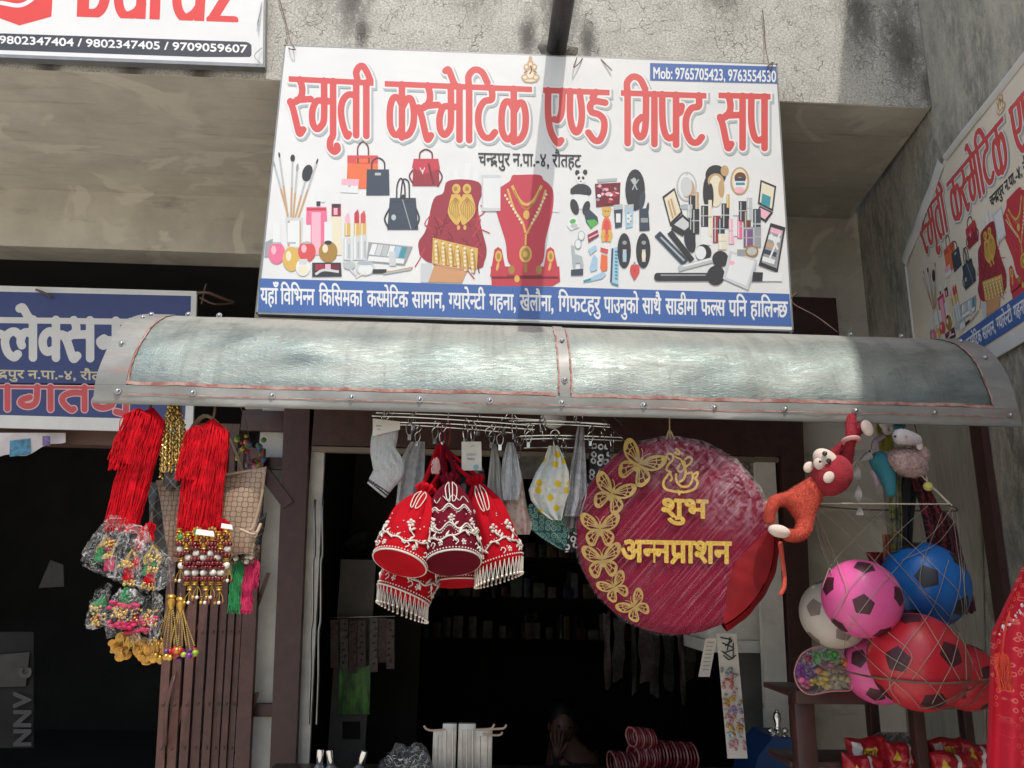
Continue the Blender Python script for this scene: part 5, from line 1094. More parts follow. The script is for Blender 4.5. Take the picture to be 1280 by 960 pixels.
# --- sock
KY = 2.47
t = thing('sock', P(480, 620, KY), 'grey ankle sock with two dark cuff stripes clipped upside down', 'sock')
q0 = [(467, 534, 17), (470, 552, 17.5), (472, 570, 17), (473, 585, 17.5), (475, 600, 17)]
g = N('ribbed_knit', rough=.95, sheen=.3)
uvp = g.mapv((1, 1, .02)); g.col(g.mix(g.mr(g.noise(420, 2, .5, uvp), .4, .6), (.34, .35, .345), (.43, .44, .43))); g.bump(g.noise(380, 2, .5, uvp), .3, .003); M_KNIT = g.m
s_ = S(480, 570, KY)
mb = MB(); prof_ = [((484, 528), 15), ((481, 545), 16.5), ((479, 562), 16), ((484, 578), 19), ((488, 588), 18), ((480, 598), 17), ((474, 608), 15.5), ((470, 613), 15)]
pts_ = [P(*p, KY) for p, _ in prof_]; rs_ = [r_ * s_ for _, r_ in prof_]
bp = bez(pts_, 28); br = [rs_[min(len(rs_) - 1, int(i / 28 * (len(rs_) - 1)))] + (rs_[min(len(rs_) - 1, int(i / 28 * (len(rs_) - 1)) + 1)] - rs_[min(len(rs_) - 1, int(i / 28 * (len(rs_) - 1)))]) * ((i / 28 * (len(rs_) - 1)) % 1) for i in range(29)]
def flatt(mb, f=.32, Y=KY):
    mb.v = [(a, Y + (b - Y) * f + .003 * math.sin(a * 210 + c * 160), c) for a, b, c in mb.v]; return mb
flatt(mb.tube(bp, br, 24)).build('knit', M_KNIT, t)
mb = MB()
for k in (24.2, 25.6):
    i = int(k); p = bp[i].lerp(bp[i + 1], k - i); d = (bp[i + 1] - bp[i]).normalized(); mb.lathe(p - d * .0025, p + d * .0025, [(0, br[i] * 1.012), (1, br[i] * 1.012)], 24, ref=(1, 0, 0))
flatt(mb, .335).build('cuff_stripe', mat('charcoal_yarn', (.035, .035, .04), .9), t)
mb = MB().grid(lambda u, v: P(466 + 34 * u, 523 + 4 * u + 22 * v * (1 - .55 * u), KY - .023 - .002 * math.sin(u * 6)), 8, 4, 0, V(0, .0012, 0)); mb.build('card_band', mat('cream_card', (.62, .6, .54), .7, var=.08), t)
mb = MB()
for i in range(3): mb.slab4([P(470 + 1.5 * i, 533 + 4 * i, KY - .0262), P(477 - 2 * i, 533.4 + 4 * i, KY - .0262), P(477 - 2 * i, 532 + 4 * i, KY - .0262), P(470 + 1.5 * i, 531.6 + 4 * i, KY - .0262)], V(0, .0004, 0))
mb.build('printed_mark', mat('faint_print', (.3, .3, .28)), t)
# --- cloths and packets: hanging sheets with folds
def sheet(name, pts, Y, m, label, cat, amp=.008, seed=0, group=None, parent=None, depth=.012, n=18, part=None, rows=None):
    """pts: list of (left x, right x, y) rows in px from top to bottom"""
    q = rr(seed); a, b = q.uniform(0, 6), q.uniform(5, 9)
    def f(u, v):
        k = v * (len(pts) - 1); i = min(int(k), len(pts) - 2); t_ = k - i
        l_ = pts[i][0] + (pts[i + 1][0] - pts[i][0]) * t_; r_ = pts[i][1] + (pts[i + 1][1] - pts[i][1]) * t_; y = pts[i][2] + (pts[i + 1][2] - pts[i][2]) * t_
        return P(l_ + (r_ - l_) * u, y, Y + amp * math.sin(a + b * u * 2 + 1.5 * v) * (.4 + .6 * v) + amp * .5 * math.sin(b * 3.1 * u + 4 * v))
    mb = MB().grid(f, n, n, 0, V(0, depth, 0))
    if parent is not None: return mb.build(part or name, m, parent, ang=50)
    return mb.build(name, m, label=label, cat=cat, group=group, ang=50)
M_GPACK = film('grey_poly_pack', (.5, .52, .53), .12, .3, .7, 30)
sheet('clothing_packet', [(513, 531, 552), (502, 531, 572), (498, 530, 600), (494, 526, 640)], 2.60, M_GPACK, 'grey see-through clothing packet between the sock and the red drawstring bags', 'packet', .006, 3)
o = sheet('price_card', [(577, 601.5, 552), (577, 602, 570), (577, 602, 588)], 2.5, mat('cream_card', (.62, .6, .54), .7), 'cream swing card with faint lettering clipped beside the red bags', 'card', .001, 4, depth=.001)
mb = MB(); text(mb, 'LUCKY', 583, 566.5, 596, 566.8, 2.6, .1, lambda x, y: P(x, y, 2.497), 0, .18, body=.7); text(mb, 'bay', 584, 571, 594, 571.2, 3.6, .1, lambda x, y: P(x, y, 2.497), 0, .2, body=.7)
mb.tube([P(588, 558, 2.498), P(593, 557, 2.498)], .0012, 4); mb.ball(P(595, 584, 2.497), .009, 1, 12, 4, (1, .1, 1)); mb.build('card_print', [mat('faint_print', (.3, .3, .28)), mat('teal_dot', (.2, .4, .42))], o, smooth=False)
g = N('teal_floral', rough=.9); v_ = g.voro2(26); g.col(g.mix(g.mr(v_, .25, .32), (.45, .3, .3), g.mix(g.mr(g.noise(8), .4, .6), (.015, .04, .045), (.03, .07, .07)))); M_TF = g.m
sheet('dark_teal_cloth', [(566, 598, 575), (564, 606, 590), (570, 608, 620), (575, 610, 640)], 2.58, M_TF, 'dark teal cloth with small pale flowers behind the cream card', 'cloth', .006, 5)
M_SATIN = mat('pale_satin', (.50, .49, .45), .35, var=.1, sheen=.3)
sheet('satin_scarf', [(615, 620, 555), (612, 626, 580), (609, 629, 610), (612, 640, 650), (618, 636, 660)], 2.55, M_SATIN, 'pale satin scarf hanging in long folds beside the red bags', 'scarf', .014, 6)
g = N('pink_floral', rough=.85)
g.col(g.mix(g.mr(g.voro2(46), .2, .34), (.52, .3, .22), g.mix(g.mr(g.noise(16), .45, .55), (.5, .47, .4), (.55, .38, .36)))); M_PF = g.m
sheet('floral_cloth', [(636, 646, 575), (632, 652, 590), (630, 655, 610), (630, 660, 640), (628, 666, 655), (640, 662, 668)], 2.53, M_PF, 'pale cloth with pink and apricot flowers in a clear wrapper', 'cloth', .012, 7)
sheet('clear_wrapper', [(634, 642, 553), (628, 648, 575), (626, 652, 600), (628, 650, 625)], 2.50, M_GPACK, 'clear crinkled wrapper over the pink flowered cloth', 'wrapper', .008, 8)
g = N('daisy_cotton', rough=.85); ny_ = g.noise(46, 0, .5)
b_ = g.mix(g.mr(g.noise(9), .42, .58), (.52, .56, .56), (.62, .60, .50)); b_ = g.mix(g.math('MULTIPLY', g.mr(g.noise(60, 2, .5), .55, .6), .5), b_, (.35, .40, .38)); g.col(g.mix(g.mr(g.voro2(20, .8), .20, .24, 1, 0), b_, (.62, .43, .02))); M_YF = g.m
sheet('daisy_cloth', [(686, 698, 557), (680, 706, 575), (670, 711, 590), (661, 712, 612), (664, 708, 625), (676, 704, 640), (690, 702, 650)], 2.49, M_YF, 'white cotton cloth printed with yellow daisies hanging from a ring', 'cloth', .012, 9)
g = N('teal_wax_print', rough=.85); v_ = g.voro2(52, .35); rg = g.math('MULTIPLY', g.mr(v_, .22, .3), g.mr(v_, .42, .5, 1, 0))
g.col(g.mix(g.math('MAXIMUM', rg, g.mr(v_, .1, .14, 1, 0)), (.02, .115, .10), (.22, .36, .31))); M_TW = g.m
sheet('teal_print_cloth', [(662, 712, 630), (657, 722, 642), (662, 724, 660), (680, 724, 674), (700, 724, 686), (716, 724, 690)], 2.56, M_TW, 'teal cotton cloth with pale ring print below the daisy cloth', 'cloth', .008, 10)
M_SPACK = film('silver_poly_pack', (.55, .55, .57), .2, .2, 1.0, 30)
sheet('crinkled_packet', [(722, 730, 533), (718, 731, 560), (712, 733, 590), (708, 735, 620), (706, 728, 645)], 2.50, M_SPACK, 'crinkled clear packet with grey cloth hanging above the round cushion rim', 'packet', .013, 11)
sheet('grey_blouse', [(720, 730, 570), (714, 733, 595), (711, 732, 620), (706, 725, 660)], 2.53, mat('grey_cloth', (.2, .19, .2), .9, var=.35, vs=20), 'grey and pink folded blouse inside the crinkled packet', 'blouse', .01, 12)
g = N('mono_print', rough=.85); v_ = g.voro2(38, .6); g.col(g.mix(g.math('MULTIPLY', g.mr(v_, .16, .2), g.mr(v_, .36, .4, 1, 0)), (.02, .02, .02), (.62, .61, .58))); M_MONO = g.m
sheet('black_print_scarf', [(742, 756, 553), (737, 763, 570), (735, 762, 590), (732, 752, 615)], 2.52, M_MONO, 'black scarf with white rings and crosses hung beside the round cushion', 'scarf', .008, 13)
sheet('black_print_hem', [(712, 726, 665), (706, 724, 690)], 2.54, M_MONO, 'lower end of a black and white scarf above the teal ring print', 'scarf', .006, 14)
sheet('beige_packets', [(650, 716, 570), (646, 722, 590), (648, 720, 598)], 2.72, mat('beige_card', (.2, .18, .15), .8, var=.4, vs=30), 'row of beige packets deep behind the daisy cloth', 'packet', .006, 15)

# ================================================================== RED DRAWSTRING BAGS
M_VEL = [mat('scarlet_velvet', (.37, .004, .011), .9, spec=.1, var=.15, vs=12), mat('maroon_velvet', (.11, .002, .011), .9, spec=.15, var=.15, vs=12)]
M_EMB = mat('white_embroidery', (.6, .56, .5), .55, var=.1)
def drawbag(neck, base, rb, Y, m, label, seed, fringe=False, lean=.10, neckr=7, rim=True):
    q = rr(seed); s = S(base[0], base[1], Y); A = P(neck[0], neck[1], Y); B = P(base[0], base[1], Y) + V(0, -lean, 0); ax = B - A; L = ax.length
    t = thing('drawstring_bag', B - V(0, 0, .02), label, 'drawstring bag', 'red embroidered drawstring bags')
    R = rb * s
    pr = [(-.12, R * .3), (-.07, R * .38), (-.02, R * .24), (0, neckr * s), (.03, R * .3), (.12, R * .50), (.3, R * .78), (.5, R * .93), (.7, R * 1.0), (.88, R * 1.02), (.97, R), (1, R * .98)]
    pl = []
    for i in range(45):
        v = bez([(u, r_, 0) for u, r_ in pr], 44)[i]; pl.append((v.x, v.y))
    wob = lambda u, th: 1 + (.12 * math.sin(9 * th + seed) + .07 * math.sin(15 * th + seed * 2)) * max(0, 1 - u * 1.15) + (.02 * math.sin(4 * th + 8 * u + seed) + .012 * math.sin(7 * th - 5 * u)) * (1 if u < .95 else .3)
    mb = MB().lathe(A, B, pl, 72, 0, wob, ref=(1, 0, 0)); mb.build('velvet_pouch', M_VEL[m], t)
    tt = ax.normalized(); a = V(1, 0, 0); a = (a - tt * a.dot(tt)).normalized(); b = tt.cross(a)
    if b.y > 0: b = -b
    def rad(u):
        for (u0, r0), (u1, r1) in zip(pl[:-1], pl[1:]):
            if u0 <= u <= u1: return r0 + (r1 - r0) * (u - u0) / max(1e-6, u1 - u0)
        return R
    def sf(u, th, off=.003): return A + ax * u + (a * math.sin(th) + b * math.cos(th)) * (rad(u) * 1.01 + off)
    e = MB()
    if rim: e.tube([sf(.985, k / 40 * 6.283, .001) for k in range(41)], .0028, 6)
    for k in range(56):
        th = k / 56 * 6.283; e.ball(sf(.955, th, .001), .0026, 0, 6, 4)
    def flower(u, th, k_=1.0):
        for k in range(5):
            x = 6.283 * k / 5 + seed; e.ball(sf(u + .04 * k_ * math.cos(x), th + .10 * k_ * math.sin(x), .0005), .0052 * k_, 0, 8, 5, (1, .6, 1))
        e.ball(sf(u, th, .003), .0032, 0, 6, 4)
    def leaf(u, th, du, dt): e.tube([sf(u, th), sf(u + du * .5, th + dt * .5, .004), sf(u + du, th + dt)], [.0012, .0042, .0008], 6)
    ph = seed * 1.3; N_ = 150      # a winding vine with leaves, and sprigs above it
    e.tube([sf(.80 + .045 * math.sin(3 * (k / N_ * 6.283) + ph) + .012 * math.sin(11 * k / N_ * 6.283), k / N_ * 6.283) for k in range(N_ + 1)], .0026, 6)
    for k in range(26):
        th = k / 26 * 6.283; u = .80 + .045 * math.sin(3 * th + ph); leaf(u, th, (-.07 if k % 2 else .06) * q.uniform(.7, 1.2), .14)
    for k in range(60): e.ball(sf(.775 + .045 * math.sin(3 * (k / 60 * 6.283) + ph), k / 60 * 6.283, .0005), .0019, 0, 6, 4)
    for k in range(5):
        th = -1.9 + k * .95 + q.uniform(-.15, .15); u = q.uniform(.5, .62)
        e.tube(bez([sf(.76, th + .28), sf(.70, th + .08), sf(u + .03, th)], 8), .0018, 5); flower(u, th, q.uniform(.8, 1.15)); leaf(.70, th + .08, -.05, .16); leaf(.73, th + .15, -.06, -.16)
        flower(.89, th + .4, .6); e.tube(bez([sf(.93, th + .1), sf(.89, th + .2), sf(.86, th + .1), sf(.89, th + .02)], 10), .0016, 5)
        for c_ in range(5): e.ball(sf(q.uniform(.35, .93), th + q.uniform(-.45, .45), .0005), .0022, 0, 6, 4)
    if m == 1:
        for u in (.45, .70):
            pts = [sf(u + .04 * math.sin(k * 1.1), -1.25 + k * .115) for k in range(23)]; e.tube(bez(pts, 60), .0024, 5)
            for k in range(44): e.ball(sf(u + .03 + .04 * math.sin(k * .55), -1.25 + k * .0575, .001), .0024, 0, 6, 4)
        e.tube(bez([sf(.28 + (.08 if k % 2 else 0), -.9 + k * .25) for k in range(8)], 8 * 4), .0014, 5)
    for sg_ in (-.25, .3):   # drawstring loops
        e.tube(bez([sf(.02, sg_), sf(.14, sg_ * 1.3, .006), sf(.34, sg_ * .7, .006), sf(.38, sg_ * .2, .006), sf(.2, sg_ * .3, .008), sf(.03, sg_ * .7)], 18), .0016, 5)
    e.build('embroidery', M_EMB, t)
    if fringe:
        f = MB(); bd = MB()
        for k in range(34):
            th = k / 34 * 6.283; th2 = (k + 1) / 34 * 6.283; p0 = sf(.99, th, 0); p1 = sf(.99, th2, 0); mid = (p0 + p1) / 2 + V(0, 0, -.045)
            f.tube(bez([p0, p0.lerp(mid, .75) + V(0, 0, -.006), mid + V(0, 0, -.004), p1.lerp(mid, .75) + V(0, 0, -.006), p1], 10), .0012, 5); bd.ball(mid + V(0, 0, -.004), .0042, 0, 8, 5)
        f.build('bead_fringe', M_EMB, t); bd.build('fringe_pearls', M_PEARL, t)
    # strap
    mb = MB(); top = P(553, 557, 2.5)
    mb.tube(bez([A + V(-.01, 0, .015), A.lerp(top, .45) + V(-.012, 0, 0), top + V(q.uniform(-.01, .01), 0, .0), A.lerp(top, .5) + V(.02, .01, 0), A + V(.012, .01, .015)], 22), .0085, 8, flat=.7); mb.build('strap', M_VEL[m], t)
    return t
drawbag((548, 640), (505, 745), 34, 2.56, 0, 'scarlet drawstring bag lowest of the bunch, only its pearl fringe in view', 5, True, .05)
drawbag((570, 620), (572, 730), 32, 2.62, 0, 'scarlet drawstring bag hidden behind the maroon one', 6, False, .05)
drawbag((596, 607), (624, 706), 31, 2.50, 0, 'scarlet drawstring bag with a pearl loop fringe on the cushion side', 3, True, .03, rim=False)
drawbag((563, 606), (568, 706), 33, 2.45, 1, 'maroon drawstring bag with white zigzag embroidery in the middle of the bunch', 2, False, .115)
drawbag((530, 618), (503, 706), 33, 2.43, 0, 'scarlet drawstring bag with white flower sprigs on the sock side', 1, False, .10)
t = thing('hang_loop', P(553, 565, 2.5), 'thin crimson cords tying the drawstring bags to the wire rack', 'cord')
for dx in (-3, 1, 6): MB().tube(bez([P(553 + dx, 562, 2.5), P(555 + dx * 1.3, 545, 2.51), P(556 + dx, 525, 2.53)], 8), .0018, 5).build('cord', mat('crimson_cord', (.28, .02, .04), .7), t)
hank_ = MB(); hank(hank_, (545, 575), 4, 18, 30, 2.46, seed=3); hank_.build('pink_ribbon_end', mat('blush_ribbon', (.62, .36, .36), .5), t)
# ================================================================== ROUND CUSHION IN CLING WRAP
CY = 2.44
cc = P(842, 667, CY); sC = S(842, 667, CY); RC = 120 * sC
t = thing('round_cushion', cc - V(0, 0, RC), 'big round crimson cushion in cling wrap with gold butterflies and gold lettering', 'cushion')
nf = V(-.16, -1, -.02).normalized(); rx = V(0, 0, 1).cross(nf).normalized() * 1.0; rx = nf.cross(V(0, 0, 1)).normalized(); rx = -rx if rx.x < 0 else rx; ry_ = rx.cross(nf); ry_ = ry_ if ry_.z > 0 else -ry_
def cu(px, py, off=0.0):      # a photo pixel laid on the cushion's tilted face plane
    d = ray(px, py); o = cc + nf * off; k = (o - C0).dot(nf) / d.dot(nf); return C0 + d * k
TH = .11
mb = MB(); prf = [(0, 0), (0, RC * .5), (.0, RC * .9), (.02, RC * .965), (.1, RC * .99), (.3, RC), (.7, RC * 1.01), (.92, RC * .99), (1, RC * .94), (1, 0)]
mb.lathe(cc, cc - nf * TH, prf, 96, 0, lambda u, th: 1 + (.006 * math.sin(23 * th + 9 * u) if .02 < u < .99 else 0), ref=tuple(rx))
o = mb.build('velvet_body', mat('crimson_velvet', (.165, .003, .022), .85, spec=.12, var=.2, vs=14), t, ang=50)
mb = MB(); 
for k in range(26):      # gathered scarlet side cloth, showing at the lower right
    pass
def side(u, v):
    th = R_(-62) + u * R_(66); r_ = RC * (1.012 + .004 * math.sin(u * 31 + v * 3) + .003 * math.sin(u * 13)); d = rx * math.cos(th) + ry_ * math.sin(th)
    return cc + d * (r_ - (.0 if v > .06 else .0)) - nf * (TH * 1.15 * v) + d * (.024 * math.sin(math.pi * min(1, v * 1.2)))
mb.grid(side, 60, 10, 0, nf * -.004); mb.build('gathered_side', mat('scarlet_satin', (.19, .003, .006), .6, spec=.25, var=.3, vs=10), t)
mb = MB()
def flap(u, v):      # bare scarlet crescent of the face
    th = R_(-62) + u * R_(66); d = rx * math.cos(th) + ry_ * math.sin(th); w_ = .34 * math.sin(math.pi * min(1, u * .96 + .02)) ** .8
    return cc + d * RC * (1.0 - w_ * v) + nf * (.004 + .012 * math.sin(math.pi * v) * w_ + .0006 * math.sin(u * 33 + 2 * v))
mb.grid(flap, 60, 10); mb.build('bare_crescent', mat('scarlet_satin', (.42, .006, .012)), t)
# gold lettering and emblem
M_GF = N('gold_foil_card', metal=.35, rough=.38); M_GF.col(M_GF.mix(M_GF.mr(M_GF.noise(160, 3, .7), .4, .62), (.50, .30, .03), (.72, .48, .09))); M_GF = M_GF.m
f0 = lambda x, y: cu(x, y, .010); mb = MB()
text(mb, 'शुभ', 826, 624.5, 884, 626.5, 21, 1.15, f0, 0, .5)
text(mb, 'अ{न}नप~ाशन', 776, 676.5, 913, 679, 25, 1.25, f0, 0, .55)
k = Ink(820, 545, 885, 625, .4)
for st, wd in (([(836, 574), (833, 570), (836, 567), (841, 569), (841, 575), (836, 580), (833, 587), (838, 590)], 2.6), ([(843, 566), (848, 563), (849, 568), (843, 566)], 2.2), ([(845, 561), (853, 567)], 2.2), ([(842, 570), (851, 574)], 2.2), ([(857, 574), (861, 571), (865, 574), (863, 579), (858, 583)], 2.6), ([(850, 580), (847, 586), (850, 590), (855, 586), (856, 578), (852, 576)], 2.4), ([(853, 578), (857, 588), (855, 598), (850, 602)], 3), ([(838, 590), (833, 596), (829, 604), (832, 611), (842, 614), (856, 615), (868, 611), (872, 603), (869, 598)], 3), ([(845, 593), (846, 602), (852, 608), (861, 607), (866, 598), (864, 591), (859, 592)], 2.8), ([(867, 593), (872, 590), (871, 596), (867, 597)], 2.4), ([(838, 592), (840, 598), (838, 601)], 2.2), ([(848, 613), (849, 618), (850, 616), (852, 614)], 2.2)):
    k.stroke(bz2(st) if len(st) > 2 else st, wd, 4)
k.mesh(mb, f0, 0); mb.build('gold_lettering', M_GF, t, smooth=False)
# butterflies: cut-out wings with veins
def butterfly(x, y, sz, rot, lift=.2):
    ca, sa = math.cos(R_(rot)), math.sin(R_(rot)); k = Ink(-24, -22, 24, 22, .33)
    def both(pts, wd):
        for sg_ in (-1, 1):
            q = [(a * sg_, b) for a, b in pts]; k.stroke(bz2(q) if len(q) > 2 else q, wd, wd + 1)
    up = [(1, -2), (8, -12), (17, -17), (21, -14), (19, -6), (12, 0), (2, 1)]; lo = [(2, 1), (11, 3), (15, 9), (12, 17), (7, 18), (3, 10), (1, 2)]
    both(up, 1.9); both(lo, 1.9)
    for a in ((18, -14), (19, -9), (14, -15), (16, -4)): both([(2, -1), (a[0] * .6, a[1] * .6 - 1), a], .95)
    for a in ((13, 6), (13, 12), (9, 17), (5, 14)): both([(2, 2), (a[0] * .6, a[1] * .6), a], .95)
    both([(12, -12), (14, -8), (13, -3)], .9); both([(8, 5), (9, 10), (6, 13)], .9); both([(16, -16), (19, -13), (18, -7)], 2.6); both([(14, 9), (12, 15), (8, 17)], 2.4)
    k.stroke([(0, -6), (0, 7)], 2.4, 3); both([(0, -6), (2, -11), (5, -14)], .7)
    def fn(a, b): 
        l_ = abs(a) / 21 * lift * sz * .03; a, b = a * sz, b * sz; return cu(x + a * ca - b * sa, y + a * sa + b * ca, .009 + l_)
    mb = MB(); k.mesh(mb, fn, 0); mb.build('butterfly', M_GF2, t, smooth=False)
M_GF2 = mat('pale_gold_card', (.40, .265, .075), .35, .5, var=.15, vs=80)
for a in ((799, 580, 1.32, 28, .5), (765, 617, 1.2, 22, .2), (750, 661, 1.13, 0, .15), (753, 700, 1.13, -6, .15), (768, 734, .88, -28, .2), (793, 758, .9, -38, .3)): butterfly(*a)
# cling wrap: a thin glossy sheet with streaky stretch lines, ending above the bare crescent
g = N('cling_wrap', col=(.60, .40, .45), rough=.2, spec=.7)
mp = g.n.new('ShaderNodeMapping'); mp.inputs['Rotation'].default_value = (0, R_(48), 0); g.l.new(g.tc.outputs['Object'], mp.inputs[0])
mp2 = g.n.new('ShaderNodeMapping'); mp2.inputs['Scale'].default_value = (.7, 1, 75); g.l.new(mp.outputs[0], mp2.inputs[0])
ns_ = g.noise(4.0, 5, .7, vec=mp2.outputs[0], dist=.25); n2 = g.noise(6, 5, .65)
top_ = g.near(tuple(cu(850, 556, .02) - ORG[t.name]), .02, .19); rt_ = g.near(tuple(cu(925, 612, .02) - ORG[t.name]), .01, .17)
wrap_glint = g.math('MULTIPLY', g.math('MAXIMUM', g.mr(top_, .0, 1, 0, .5), g.mr(rt_, 0, 1, 0, .45)), g.mr(g.noise(24, 4, .7, dist=2), .42, .6))  # paler film patches at two edges: wrinkle highlights put into the opacity
am = g.math('ADD', g.math('MULTIPLY', g.mr(ns_, .5, .66), g.mr(n2, .35, .65, .08, .42)), g.math('ADD', wrap_glint, .015))
g.bump(ns_, .5, .01); tr = g.n.new('ShaderNodeBsdfTransparent'); ms = g.n.new('ShaderNodeMixShader'); g.l.new(am, ms.inputs[0]); g.l.new(tr.outputs[0], ms.inputs[1]); g.l.new(g.b.outputs[0], ms.inputs[2]); g.l.new(ms.outputs[0], g.n['Material Output'].inputs[0])
q = rr(77); n = 110; m = 26; mb = MB(); vs = [cc + nf * .016]
def wrim(th):      # radius of the wrap at an angle: cut back where the crescent shows
    a = math.degrees(th) % 360; a = a - 360 if a > 180 else a
    w_ = 0
    if -64 < a < 6: w_ = .36 * math.sin(math.pi * (a + 64) / 70) ** .75
    return 1.015 - w_ + .006 * math.sin(th * 17)
for j in range(1, m + 1):
    for i in range(n):
        th = 2 * math.pi * i / n; f = j / m * wrim(th); d = rx * math.cos(th) + ry_ * math.sin(th)
        vs.append(cc + d * (RC * f) + nf * (.016 - .014 * max(0, f - .93) / .09 + q.uniform(-.0012, .0012) + (.004 * math.sin(th * 31) if j > m - 4 else 0)))
for i in range(n):
    th = 2 * math.pi * i / n; d = rx * math.cos(th) + ry_ * math.sin(th); a = math.degrees(th) % 360; cut = 296 < a or a < 6
    vs.append(cc + d * (RC * wrim(th) + (.0 if cut else .006)) - nf * (.0 if cut else .08))
fs = [(0, 1 + i, 1 + (i + 1) % n) for i in range(n)] + [(1 + j * n + i, 1 + (j + 1) * n + i, 1 + (j + 1) * n + (i + 1) % n, 1 + j * n + (i + 1) % n) for j in range(m) for i in range(n)]
mb.add(vs, fs); o = mb.build('cling_wrap', g.m, t)
g.l.new
mb = MB().tube(bez([P(838, 548, CY), P(837, 535, CY), P(837, 505, CY), P(837, 490, CY)], 10), .0022, 6).tube(bez([P(833, 549, CY), P(837, 538, CY), P(843, 549, CY)], 8), .003, 6); mb.build('hanging_cord', mat('straw_twine', (.4, .3, .18), .8), t)

# ================================================================== PLUSH MONKEY
M_PL = mat('sunlit_coral_plush', (.60, .085, .05), .95, var=.16, vs=30, bump=.8, bs=330)  # lower body and tail, with sunlight in the colour
M_PL2 = mat('shaded_coral_plush', (.36, .022, .035), .95, var=.16, vs=30, bump=.8, bs=330)  # head and arms: same plush with the awning's shade in the colour
M_CR = mat('cream_plush', (.64, .52, .44), .95, var=.08, vs=30, bump=.25, bs=260)
MY = 2.34
t = thing('plush_monkey', P(990, 670, MY), 'coral red plush monkey hanging by its long arms beside the round cushion', 'soft toy')
s_ = S(1000, 620, MY)
vv = [(1003, 634, 0), (1016, 612, 0), (1030, 594, 0), (985, 624, -.01), (968, 626, -.02), (962, 640, -.02), (962, 655, -.015), (1006, 650, -.02), (1003, 668, -.035), (990, 671, -.04), (976, 666, -.03)]
ee = [(0, 1), (1, 2), (0, 3), (3, 4), (4, 5), (5, 6), (0, 7), (7, 8), (8, 9), (9, 10)]
rd = [17, 15.5, 12, 9.5, 8, 7, 6.5, 10, 9.5, 8.5, 7]
skin('body', [P(a, b, MY + c) for a, b, c in vv], ee, [r_ * s_ for r_ in rd], M_PL, t, 2)
fuzz(SC.objects[[o.name for o in kids(t)][-1]], 9000, .006)
hd = P(1040, 594, MY - .02); up_ = (P(1062, 560, MY) - P(1003, 634, MY)).normalized()
Mh = Matrix((up_.cross(V(0, 1, 0)).normalized(), V(0, 1, 0), up_)).transposed()
h = MB().ball(hd, 25 * s_, 0, 28, 18, (.92, .9, 1.1), Mh).build('head', M_PL2, t); fuzz(h, 4500, .006, 0, 2)
fc = P(1031, 578, MY - .052)
mb = MB().ball(P(1033, 576, MY - .034), 16 * s_, 0, 24, 14, (1.12, .7, .8), Mh).ball(P(1025, 580, MY - .045), 7.5 * s_, 0, 18, 12, (1.1, .7, 1), Mh).build('face', M_CR, h); fuzz(mb, 2200, .003, 0, 3)
for x, y in ((1031, 567), (1036, 576)): 
    e = MB().ball(P(x, y, MY - .066), 3.1 * s_, 0, 12, 8).build('eye', mat('black_bead_eye', (.01, .01, .012), .1, coat=.6), h)
MB().ball(P(1025, 577, MY - .066), 1.7 * s_, 0, 8, 6).build('nose', mat('black_bead_eye'), h)
for x, y, dy in ((1011, 584, -.01), (1036, 596.5, -.085)):
    e = MB().ball(P(x, y, MY + dy), 6.2 * s_, 0, 16, 10, (1, .5, 1.25), Mh).build('ear', M_CR, h)
skin('arm', [P(a, b, MY + c) for a, b, c in ((1026, 585, .02), (1042, 568, .03), (1056, 556, .02), (1066, 545, .01), (1076, 534, .0), (1084, 530, -.01))], [(i, i + 1) for i in range(5)], [r_ * s_ for r_ in (7.5, 7, 6.5, 6.3, 6.6, 6.6)], M_PL2, t, 2)
skin('arm', [P(a, b, MY + c) for a, b, c in ((1054, 588, .01), (1060, 572, .01), (1062, 556, .0), (1064, 546, -.02), (1063, 532, .0), (1064, 515, .02))], [(i, i + 1) for i in range(5)], [r_ * s_ for r_ in (7.5, 7, 6.5, 6.3, 6.6, 6.6)], M_PL2, t, 2)
for o in kids(t):
    if o.name.startswith('arm'): fuzz(o, 2500, .005, 0, 4)
MB().torus(P(1064, 551, MY - .01), (0, .3, 1), 9 * s_, 3.2 * s_, 16, 8).build('wrist_band', mat('blush_band', (.5, .25, .24), .8), t)
MB().ball(P(1084, 535, MY - .02), 9 * s_, 0, 18, 10, (.85, .4, 1.15), Matrix.Rotation(R_(-18), 3, 'Y')).build('palm_pad', M_CR, t)
MB().ball(P(974, 664, MY - .045), 10 * s_, 0, 18, 10, (1.35, .8, .75), Matrix.Rotation(R_(12), 3, 'Y')).build('foot', M_CR, t)
skin('tail', [P(a, b, MY + c) for a, b, c in ((975, 676, 0), (978, 700, 0), (981, 722, 0), (980, 736, -.01), (974, 745, -.01))], [(0, 1), (1, 2), (2, 3), (3, 4)], [r_ * s_ for r_ in (3.2, 2.9, 2.7, 2.7, 3)], M_PL, t, 2)
MB().tube(bez([P(1064, 516, MY + .02), P(1066, 505, MY + .03), P(1066, 490, MY + .04)], 5), .002, 5).build('hang_cord', M_TWINE, t)
